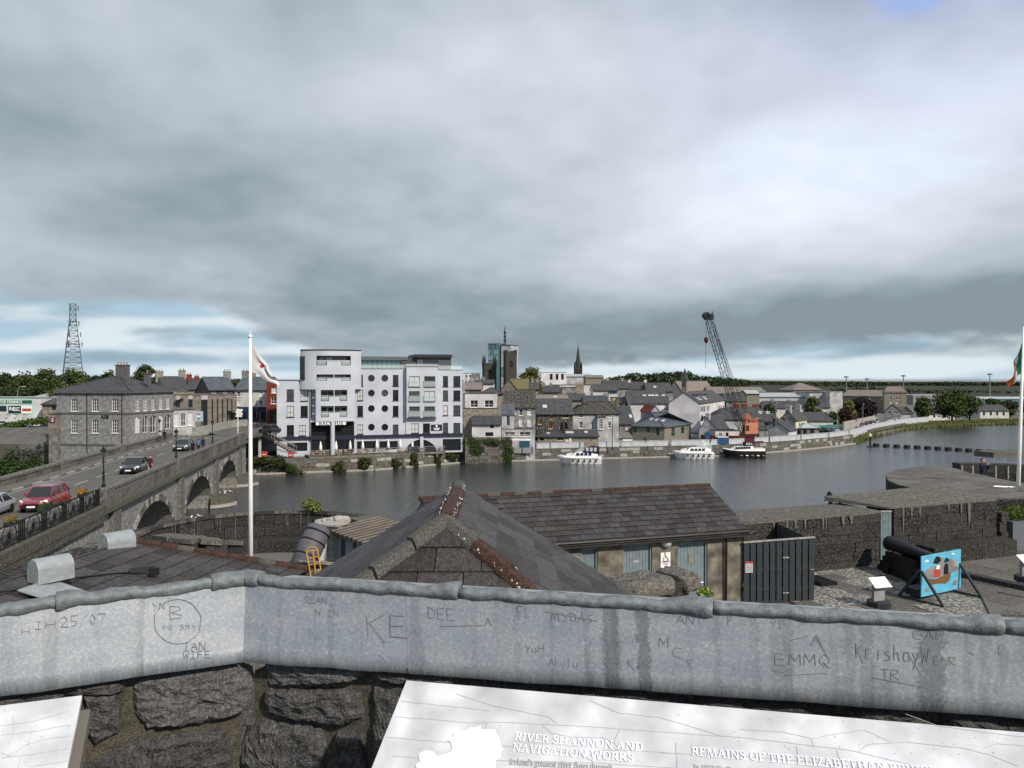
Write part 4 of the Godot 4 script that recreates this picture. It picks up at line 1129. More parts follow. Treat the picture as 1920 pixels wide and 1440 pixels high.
	for k in lv:
		var br_:=MB.new()
		var a: float = half.call(k/float(lv)); var bq: float = half.call((k+1)/float(lv)); var y0:=H*k/lv; var y1:=H*(k+1)/lv
		for c in 4:
			var d:=(c+1) % 4
			var sx:=[1,1,-1,-1]; var sz:=[1,-1,-1,1]
			br_.bar(v3(bq*sx[c],y1,bq*sz[c]),v3(bq*sx[d],y1,bq*sz[d]),.14)
			br_.bar(v3(a*sx[c],y0,a*sz[c]),v3(bq*sx[d],y1,bq*sz[d]),.1); br_.bar(v3(a*sx[d],y0,a*sz[d]),v3(bq*sx[c],y1,bq*sz[c]),.1)
		part(ms,"bracing",br_,M["mast"])
	for k in 12:
		var an:=MB.new(); var t: float = [.5,.62,.76,.95][k % 4]; var q: float = half.call(t)+.5
		var ang:=k*2.1; an.box(v3(cos(ang)*q*1.2,H*t,sin(ang)*q*1.2),v3(.4,2.0,.4)); part(ms,"antenna",an,M["mast"])
	for t in [.5,.78]:
		var pf:=MB.new(); var q: float = half.call(t)+.4; pf.box(v3(0,H*t,0),v3(q*2,.2,q*2)); part(ms,"platform",pf,M["mast"])
	var lm:=thing("road_lamp","plain grey road lamp behind the white billboard building","street lamp",Transform3D(Basis(),at_y(33,158,6.8)))
	var lb:=MB.new(); lb.tube([Vector3.ZERO,v3(0,7.2,0),v3(.3,7.7,0),v3(1.1,7.8,0)],.07,6); part(lm,"pole",lb,M["render_grey"])
	var lh:=MB.new(); lh.box(v3(1.3,7.8,0),v3(.6,.12,.25)); part(lm,"lamp_head",lh,M["render_pale"])

# ---------- the pale hotel ----------
func make_hotel() -> void:
	var dL:=137.0; var dR:=146.0
	var W:=frame(519,dL,867,dR,2.2)
	var root:=thing("hotel","large pale blue-white riverside hotel with curved balcony tower and round windows","hotel",W)
	var hm: Material = M["hotel"]
	var dep:=14.0
	# slab: px range, top py, openings; z is how far the face stands forward
	var slab:=func(x0: float,x1: float,bot: float,top: float,z: float,wins: Array,back:=12.0,called:="wall") -> void:
		var a:=onto(W,x0,760,z).x; var b:=onto(W,x1,760,z).x
		var mx:=(x0+x1)*.5
		var y0:=onto(W,mx,bot,z).y; var y1:=onto(W,mx,top,z).y
		var T:=Transform3D(Basis(),v3(a,0,z))
		var mb:=MB.new()
		var opens:=[]
		for q in wins:
			var r:=rect(W*Transform3D(Basis(),v3(0,0,z)),q); r.position.x -= a
			opens.append({"r": r,"style": q[4] if q.size() > 4 else "d","kind": q[5] if q.size() > 5 else ""})
		wall_face(mb,T,b - a,y1,opens,.2,y0)
		mb.quad(T*v3(b - a,y0,0),T*v3(b - a,y0,-back),T*v3(b - a,y1,-back),T*v3(b - a,y1,0))
		mb.quad(T*v3(0,y0,-back),T*v3(0,y0,0),T*v3(0,y1,0),T*v3(0,y1,-back))
		mb.quad(T*v3(0,y1,0),T*v3(b - a,y1,0),T*v3(b - a,y1,-back),T*v3(0,y1,-back))
		mb.quad(T*v3(0,y0,-back),T*v3(b - a,y0,-back),T*v3(b - a,y0,0),T*v3(0,y0,0))
		var wp:=part(root,called,mb,hm)
		for o in opens: window(root,T,o,.2)
		var cp:=MB.new(); cp.box(T*v3((b - a)*.5,y1+.05,-.15),v3(b - a+.1,.1,.4)); part(wp,"coping",cp,M["frame_dark"])
	var lw:=[]
	for y in [[730,752],[761,782],[797,817]]:
		lw.append([537.5,y[0],551,y[1],"d"]); lw.append([563.5,y[0],577,y[1],"d"] if y[0] < 790 else [560.5,y[0],573,y[1],"d"])
	slab.call(519,579,819,714,.0,lw)
	slab.call(519,583,862,824,-.1,[[538,830,576,846,"t"]],11.0)
	var mw:=[]
	for y in [[703,724],[731,751],[761,781],[796,814]]:
		mw.append([670,y[0],680.5,y[1],"d"]); mw.append([736.5,y[0],747,y[1],"d1"])
	for y in [709.0,737.0,766.0,801.0]:
		mw.append([690,y - 6.4,702.5,y+6.4,"d1","round"]); mw.append([715.3,y - 6.4,727.8,y+6.4,"d1","round"])
	slab.call(664,761,816,692,-.2,mw)
	var rw:=[]
	for y in [[705,725],[732,751],[760,779],[793,811]]:
		rw.append([830.5,y[0],840,y[1],"d1"]); rw.append([850,y[0],863,y[1],"d"])
	rw.append([771.5,794,785,812,"d"]); rw.append([793,794,806,811.5,"d"])
	slab.call(761,867,813,694,.0,rw)
	slab.call(664,867,850,818,-.15,[[669,827,705,843,"big"],[711,827,746,843,"big"],[830,823,864,845,"big"],[757,824,821,852,"big","arch"]],12.0)
	slab.call(762.5,821,783.5,688,.95,[[767,705.5,787,725,"d"],[795.5,705.5,816,725,"d"],[766.5,733.5,787,752,"d"],[795.5,733.5,815.5,752,"d"],[767,762,787,781,"d"],[795.5,762,815.5,781,"d"]],1.2,"bay_wall")
	var zb:=Transform3D(Basis(),v3(0,0,.95))
	for y in [725.0,752.5,781.0]:
		for x in [[766,788.5],[794.5,817]]:
			var r:=rect(W*zb,[x[0],y - 10.5,x[1],y])
			var mb:=MB.new(); mb.box(v3(r.get_center().x,r.end.y,1.2),v3(r.size.x,.06,.06)); mb.box(v3(r.get_center().x,r.position.y,1.2),v3(r.size.x,.06,.06))
			for e in [r.position.x,r.end.x]: mb.box(v3(e,r.get_center().y,1.2),v3(.05,r.size.y,.05)); mb.box(v3(e,r.end.y,1.08),v3(.05,.05,.26))
			var bl:=part(root,"balcony_rail",mb,M["steel"])
			var g:=MB.new(); g.box(v3(r.get_center().x,r.get_center().y,1.17),v3(r.size.x - .1,r.size.y - .1,.015)); part(bl,"glass",g,M["pane"])
	# ledge band over the ground floor
	for q in [[517,583,819,824.5],[664,868,814,820]]:
		var a:=onto(W,q[0],q[2],.1); var b:=onto(W,q[1],q[2] - (5.0 if q[0] > 600 else .5),.1)
		var mb:=MB.new(); mb.box(v3((a.x+b.x)*.5,(onto(W,(q[0]+q[1])*.5,(q[2]+q[3])*.5,.1).y),.0),v3(b.x - a.x,.5,.5)); part(root,"ledge",mb,M["navy"])
	# curved tower: upper drum, recessed balconies
	var ax:=onto(W,563,690).x; var bx:=onto(W,677,690).x
	var cx:=(ax+bx)*.5; var hw:=(bx - ax)*.5
	var arc:=func(u: float,grow:=.0) -> Vector3: # u from -1 to 1 across the front
		return v3(cx+u*(hw+grow),0,sqrt(maxf(.0,1.0 - u*u*.9))*2.6 - .55)
	var yt:=onto(W,620,657,2.0).y
	var ys:=func(py: float) -> float: return onto(W,628,py,1.7).y
	var piece:=func(u0: float,u1: float,y0: float,y1: float,called: String,m: Material,inn:=.0,thick:=.35,lean:=.0) -> MeshInstance3D:
		var mb:=MB.new(); var n:=maxi(2,int((u1 - u0)*14))
		var outs:=[]; var ins:=[]
		for k in n+1:
			var u:=lerpf(u0,u1,k/float(n)); var p: Vector3 = arc.call(u); p.z -= inn
			outs.append(p); ins.append(p - v3(0,0,thick))
		for k in n:
			var o0: Vector3 = outs[k]; var o1: Vector3 = outs[k+1]; var i0: Vector3 = ins[k]; var i1: Vector3 = ins[k+1]
			mb.hexa([o0+v3(0,y0,0),o1+v3(0,y0,0),i1+v3(0,y0,0),i0+v3(0,y0,0),o0+v3(0,y1,0),o1+v3(0,y1,0),i1+v3(0,y1,0),i0+v3(0,y1,0)])
		return part(root,called,mb,m)
	var uof:=func(px: float) -> float: return (onto(W,px,700,1.7).x - cx)/hw
	var lo: float = ys.call(730); var l2: float = ys.call(790)
	# solid drum walls between and beside the balcony openings
	var uL: float = uof.call(593.5); var uR: float = uof.call(658.0)
	piece.call(-1.0,uL,lo,yt,"tower_wall",hm); piece.call(uR,1.0,lo,yt,"tower_wall",hm)
	for q in [[657.0,667.0],[685.0,702.0],[714.0,731.0]]: piece.call(uL,uR,ys.call(q[1]),ys.call(q[0]) if q[0] > 660 else yt,"tower_wall",hm)
	# lower shaft
	var nL: float = uof.call(592); var nR: float = uof.call(666)
	piece.call(nL,uof.call(601.5),l2,lo,"tower_wall",hm); piece.call(uof.call(651),nR,l2,lo,"tower_wall",hm)
	for q in [[752.0,761.0],[782.0,790.0]]: piece.call(nL,nR,ys.call(q[1]),ys.call(q[0]),"tower_wall",hm)
	for q in [[uL,uR,667.0,685.0,0],[uL,uR,702.0,714.0,1],[uof.call(601.5),uof.call(651),731.0,752.0,1],[uof.call(601.5),uof.call(651),761.0,782.0,1]]:
		var y0: float = ys.call(q[3]) ; var y1: float = ys.call(q[2])
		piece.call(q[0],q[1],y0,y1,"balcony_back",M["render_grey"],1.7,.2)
		for k in 4:
			var ua:=lerpf(q[0],q[1],.04+k*.25); var ub:=lerpf(q[0],q[1],.22+k*.25)
			piece.call(ua,ub,y0,lerpf(y0,y1,.8),"balcony_door",M[["glass_mid","blind_and_reflection","glass","glass_mid"][k] if q[4] == 0 else ["glass","glass","glass_mid","glass"][k]],1.66,.05)
		piece.call(lerpf(q[0],q[1],.3),lerpf(q[0],q[1],.72),y0,lerpf(y0,y1,.42),"balcony_front",hm,.0,.25)
		for e in [[.02,.28],[.74,.98]]: piece.call(lerpf(q[0],q[1],e[0]),lerpf(q[0],q[1],e[1]),y0+.1,lerpf(y0,y1,.5),"balcony_glass",M["pane"],.1,.03)
		piece.call(q[0],q[1],lerpf(y0,y1,.5),lerpf(y0,y1,.5)+.07,"balcony_rail",M["steel"],.08,.06)
		if q[4] == 1:
			var mu: float = (q[0]+q[1])*.5; piece.call(mu - .012,mu+.012,y0,y1,"balcony_post",M["hotel"],.0,.25)
	for q in [[lo,yt],[l2,lo]]: # floors and body behind the balconies
		var u:=.98 if q[0] == lo else .62
		var mb:=MB.new(); mb.box(v3(cx,(q[0]+q[1])*.5,-5.5),v3(hw*2*u,q[1] - q[0] - .1,10.6)); part(root,"tower_core",mb,hm)
		for k in 5:
			var y: float = lerpf(q[0],q[1],k/4.0) if k > 0 else q[0]+.06
			piece.call(-u,u,y - .15,y,"floor_slab",hm,.4,2.4)
	piece.call(-1.0,1.0,yt,yt+.18,"tower_coping",M["frame_dark"],-.1,2.8)
	for k in 3:
		var mb:=MB.new(); var p: Vector3 = arc.call(-.985+k*.055); mb.box(p+v3(-.02,ys.call(690),.05),v3(.28,ys.call(668) - ys.call(712),.3)); part(root,"slit_window",mb,M["glass"])
	# glazed entrance floors under the tower
	for q in [[583,791,620,818],[627,790,664,817],[584,824,620,848],[627,824,664,847]]:
		var r:=rect(W,q,.3)
		var T:=Transform3D(Basis(),v3(0,0,.3)); window(root,T,{"r": r,"style": "big"},.05)
	for q in [[582,818,665,824],[582,788,665,791.5]]:
		var r:=rect(W,q,.3); var mb:=MB.new(); mb.box(v3(r.get_center().x,r.get_center().y,.1),v3(r.size.x,r.size.y,.7)); part(root,"ledge",mb,M["navy"] if q[1] > 800 else hm)
	var col:=onto(W,623.5,800,1.9)
	var cm:=MB.new(); cm.tube([v3(col.x,0,1.9),v3(col.x,l2,1.9)],.38,12); part(root,"column",cm,hm)
	for x in [585.0,661.0]:
		var r:=rect(W,[x,824,x+5,850],.2); var mb:=MB.new(); mb.box(v3(r.get_center().x,r.get_center().y,.0),v3(r.size.x,r.size.y+.5,.5)); part(root,"pier",mb,hm)
	var fs:=rect(W,[592,790.6,648,796.2],.9); board(root,"fascia_sign",Transform3D(Basis(),v3(0,0,1.8)),fs,.06,M["white_paint"])
	letters(root,"lettering","BACCHUS",Transform3D(Basis(),v3(fs.get_center().x,fs.get_center().y,1.87)),fs.size.y*.85,M["navy"],false,.02,fs.size.x*.8)
	var hs:=rect(W,[808,796,829,807.5],.0); board(root,"hotel_sign",Transform3D(),hs,.08,M["navy"])
	var dot:=MB.new(); dot.lathe([Vector2(.2,0),Vector2(.2,.02)],12,v3(hs.get_center().x,hs.end.y - .3,.085),Basis(Vector3.RIGHT,PI/2)); part(root,"sign_emblem",dot,M["white_paint"])
	for k in 2: board(root,"sign_line",Transform3D(Basis(),v3(0,0,.085)),Rect2(hs.get_center().x - .6+.12*k,hs.position.y+.38 - k*.22,1.2 - .24*k,.13),.01,M["white_paint"])
	var ap:=rect(W,[787.5,818,793.5,851],.0); board(root,"arch_pier",Transform3D(),ap,.25,hm)
	# roof terrace and dark penthouse
	var pent:=func(x0: float,x1: float,bot: float,top: float,z: float,m: Material,called: String,deep: float) -> void:
		var a:=onto(W,x0,top,z); var b:=onto(W,x1,top,z); var y0:=onto(W,(x0+x1)*.5,bot,z).y; var y1:=onto(W,(x0+x1)*.5,top,z).y
		var mb:=MB.new(); mb.box(v3((a.x+b.x)*.5,(y0+y1)*.5,z - deep*.5),v3(b.x - a.x,y1 - y0,deep)); part(root,called,mb,m)
	pent.call(676,760,694,674.5,-2.6,M["glass_green"],"penthouse_glazing",7.0)
	pent.call(675,764,675,668.5,-2.0,mat("zinc",L(.1,.12,.14),.5),"penthouse_roof",8.0)
	pent.call(752,782,694,671,-2.2,M["lead_dark"],"penthouse_wall",7.0)
	pent.call(782,846,694,669.5,-1.8,mat("panel_grey",L(.09,.105,.125),.5),"penthouse_wall",8.0)
	pent.call(778,848,670,664.5,-1.2,M["frame_dark"],"penthouse_roof",9.5)
	pent.call(793,823,688,675,-1.75,M["glass"],"penthouse_window",.2)
	for k in 9: pent.call(680+k*9,680.8+k*9,694,675,-2.55,M["frame_dark"],"mullion",.08)
	for k in 5: pent.call(827+k*4,827.5+k*4,690,672,-1.75,M["frame_dark"],"mullion",.08)
	for q in [[675,761,691.5,683.5,-.6],[761,822,688,682,-.1],[822,866,693.5,685,-.6]]:
		pent.call(q[0],q[1],q[2],q[3],q[4],M["pane"],"glass_balustrade",.03)
		pent.call(q[0],q[1],q[3]+.8,q[3],q[4]+.03,M["steel"],"handrail",.08)
	# riverside terrace
	var TT:=frame(480,131.0,832,145.0,.0)
	var tl:=at_y(480,131,0).distance_to(at_y(832,145,0))
	var tx0:=onto(TT,578,850).x
	var terrace:=thing("riverside_terrace","timber deck terrace with steel balustrade along the hotel's river front","terrace",TT)
	var x:=tx0
	while x < tl - .5: # boards run out from the building
		var mb:=MB.new(); mb.box(v3(x+.45,2.5,-1.6),v3(.86,.14,4.6)); part(terrace,"deck_board",mb,M["deck"] if M.has("deck") else mat("deck",L(.16,.13,.1),.9,"blotch",.8)); x += .9
	var fb:=MB.new(); fb.box(v3((tx0+tl)*.5,2.35,.75),v3(tl - tx0,.3,.12)); part(terrace,"edge_beam",fb,M["concrete"])
	x = tx0
	while x <= tl+.1:
		var mb:=MB.new(); mb.box(v3(x,3.05,.75),v3(.07,1.15,.07)); mb.box(v3(x,1.95,.6),v3(.14,.7,.4)); part(terrace,"baluster_post",mb,M["steel"]); x += 2.6
	for y in [3.62,3.3,3.0]:
		var mb:=MB.new(); mb.box(v3((tx0+tl)*.5,y,.78),v3(tl - tx0,.06 if y > 3.5 else .025,.06)); part(terrace,"rail",mb,M["steel"])
	var um: Node3D = null
	var names:=["in front of the left entrance glazing","left of the entrance column","right of the entrance column","before the first wide window","between the two wide windows","before the second wide window","just left of the arch","inside the arch's left half","inside the arch's right half"]
	var i:=0
	for px in [601.0,630.0,656.5,680.0,706.5,728.0,750.0,773.0,794.0]:
		var p:=onto(TT,px,845,-1.4); var T:=TT*Transform3D(Basis(),v3(p.x,2.57,-1.4))
		if um == null:
			um = thing("closed_parasol","closed white parasol on the terrace "+names[i],"parasol",T,"closed parasols on the terrace")
			var cb:=MB.new(true); cb.lathe([Vector2(.05,.75),Vector2(.3,.95),Vector2(.24,1.6),Vector2(.1,2.3),Vector2(.02,2.5)],9); part(um,"canopy",cb,M["white_paint"])
			var pb:=MB.new(); pb.tube([v3(0,0,0),v3(0,2.3,0)],.03,6); pb.lathe([Vector2(.25,0),Vector2(.25,.08)],8); part(um,"pole",pb,M["steel"])
		else: copy(um,T,"closed white parasol on the terrace "+names[i])
		i += 1
	i = 0
	var tb: Node3D = null
	for k in 14: # tables
		var T:=TT*Transform3D(Basis(Vector3.UP,rng.randf()),v3(tx0+1.5+k*1.95,2.57,-.5 - (k % 2)*1.5))
		if tb == null:
			tb = thing("terrace_table","small pale wooden table with slatted chairs on the hotel terrace","table",T,"tables on the hotel terrace")
			var mb:=MB.new(); mb.box(v3(0,.72,0),v3(.75,.05,.75)); part(tb,"top",mb,M["cream_wood"] if M.has("cream_wood") else mat("cream_wood",L(.4,.34,.25),.8))
			for s in [[-.3,-.3],[.3,-.3],[.3,.3],[-.3,.3]]:
				var l:=MB.new(); l.box(v3(s[0],.35,s[1]),v3(.05,.7,.05)); part(tb,"leg",l,M["cream_wood"])
			for s in [-1.0,1.0]:
				var c:=MB.new(); c.box(v3(s*.75,.44,0),v3(.42,.05,.42)); c.box(v3(s*.95,.68,0),v3(.04,.45,.42))
				for e in [[-.18,-.18],[.18,-.18],[.18,.18],[-.18,.18]]: c.box(v3(s*.75+e[0],.21,e[1]),v3(.035,.42,.035))
				part(tb,"chair",c,M["cream_wood"])
		else: copy(tb,T)
	# steps down from the street
	var st:=thing("terrace_stairs","concrete outdoor stairs with double white handrails beside hotel","stairs",frame(476,131.0,560,135.0,.0))
	var T:=st.transform
	var top:=onto(T,492,812); var low:=onto(T,556,846)
	for k in 12:
		var q:=top.lerp(low,(k+.5)/12.0)
		var mb:=MB.new(); mb.box(v3(q.x,q.y - .3,-.8),v3(absf(low.x - top.x)/12.0,.6,1.8)); part(st,"step",mb,M["concrete"])
	for z in [.1,-1.7]:
		var mb:=MB.new()
		for h in [.95,.75]: mb.bar(v3(top.x,top.y+h,z),v3(low.x,low.y+h,z),.045)
		for k in 4: mb.box(v3(lerpf(top.x,low.x,k/3.0),lerpf(top.y,low.y,k/3.0)+.4,z),v3(.05,.9,.05))
		part(st,"handrail",mb,M["steel"])
	var ld:=MB.new(); ld.box(v3(top.x - 1.6,top.y - .15,-.8),v3(3.4,.3,1.8)); part(st,"landing",ld,M["concrete"])
	var pr:=onto(T,488,840); var pm:=MB.new(); pm.box(v3(pr.x,(top.y+1.0)*.5,-.6),v3(.5,top.y - 1.0,.5)); part(st,"pier",pm,M["render_pale"])
	for q in [[496,851,"red life ring box on the quay rail by the stairs"],[545,852,"second red box on the terrace edge by stairs"]]:
		var p:=A(q[0],q[1],128.0)
		var lb:=thing("red_box",q[2],"box",Transform3D(Basis(),p)); var mb:=MB.new(); mb.bevel(v3(0,0,0),v3(.9,.8,.3),.05); part(lb,"case",mb,M["sign_red"]); var wl:=MB.new(); wl.box(v3(0,-.1,.16),v3(.6,.1,.02)); part(lb,"white_stripe",wl,M["white_paint"])
	# bushes on the quay below
	var bi:=0
	for q in [[480,868,3.0,1.0,.9],[515,873,2.2,1.4,.9],[545,880,2.2,1.0,.7],[634,876,1.5,1.3,.6],[683,870,1.3,1.2,.6],[777,864,.9,1.5,.5],[822,864,.6,1.6,.5],[845,856,1.9,.7,.6],[743,868,.9,.7,.4]]:
		var p:=A(q[0],q[1],bank(q[0]) - .6)
		var bs:=thing("quay_bush","dark green bush growing from the quay wall "+["under the bridge end","below the terrace stairs","trailing to the water near the stairs","below the entrance glazing","below the first wide window","under the arch's left end","under the arch's right end","at the terrace's right end","above the culvert mouth"][bi],"bush",Transform3D(Basis(),p),"bushes on the quay wall")
		var lobs:=[]
		for k in 6: lobs.append([v3(rng.randf_range(-1,1)*q[2]*.6,rng.randf_range(-1,1)*q[3]*.6,0),v3(q[2]*.5,q[3]*.5,q[4])])
		part(bs,"leaves",leaf_mesh(lobs,1100,.26,[L(.025,.042,.015),L(.045,.06,.02),L(.06,.065,.025)],90+bi),M["leaf"]); bi += 1
	var ca:=at_y(733,bank(733),0); var cb:=at_y(757,bank(757),0); var cd:=(cb - ca).normalized(); var cw:=ca.distance_to(cb)
	var cv:=thing("culvert","square culvert mouth recessed in the quay wall below hotel","culvert",Transform3D(Basis(cd,Vector3.UP,cd.cross(Vector3.UP)),ca))
	for q in [["side_wall",v3(.12,.5,-2.0),v3(.24,3.7,4.0)],["side_wall",v3(cw - .12,.5,-2.0),v3(.24,3.7,4.0)],["back_wall",v3(cw*.5,.5,-4.1),v3(cw,3.7,.2)],["lintel",v3(cw*.5,2.05,-2.0),v3(cw - .5,.6,4.0)]]:
		var mb:=MB.new(); mb.box(q[1],q[2]); part(cv,q[0],mb,M["quay"])

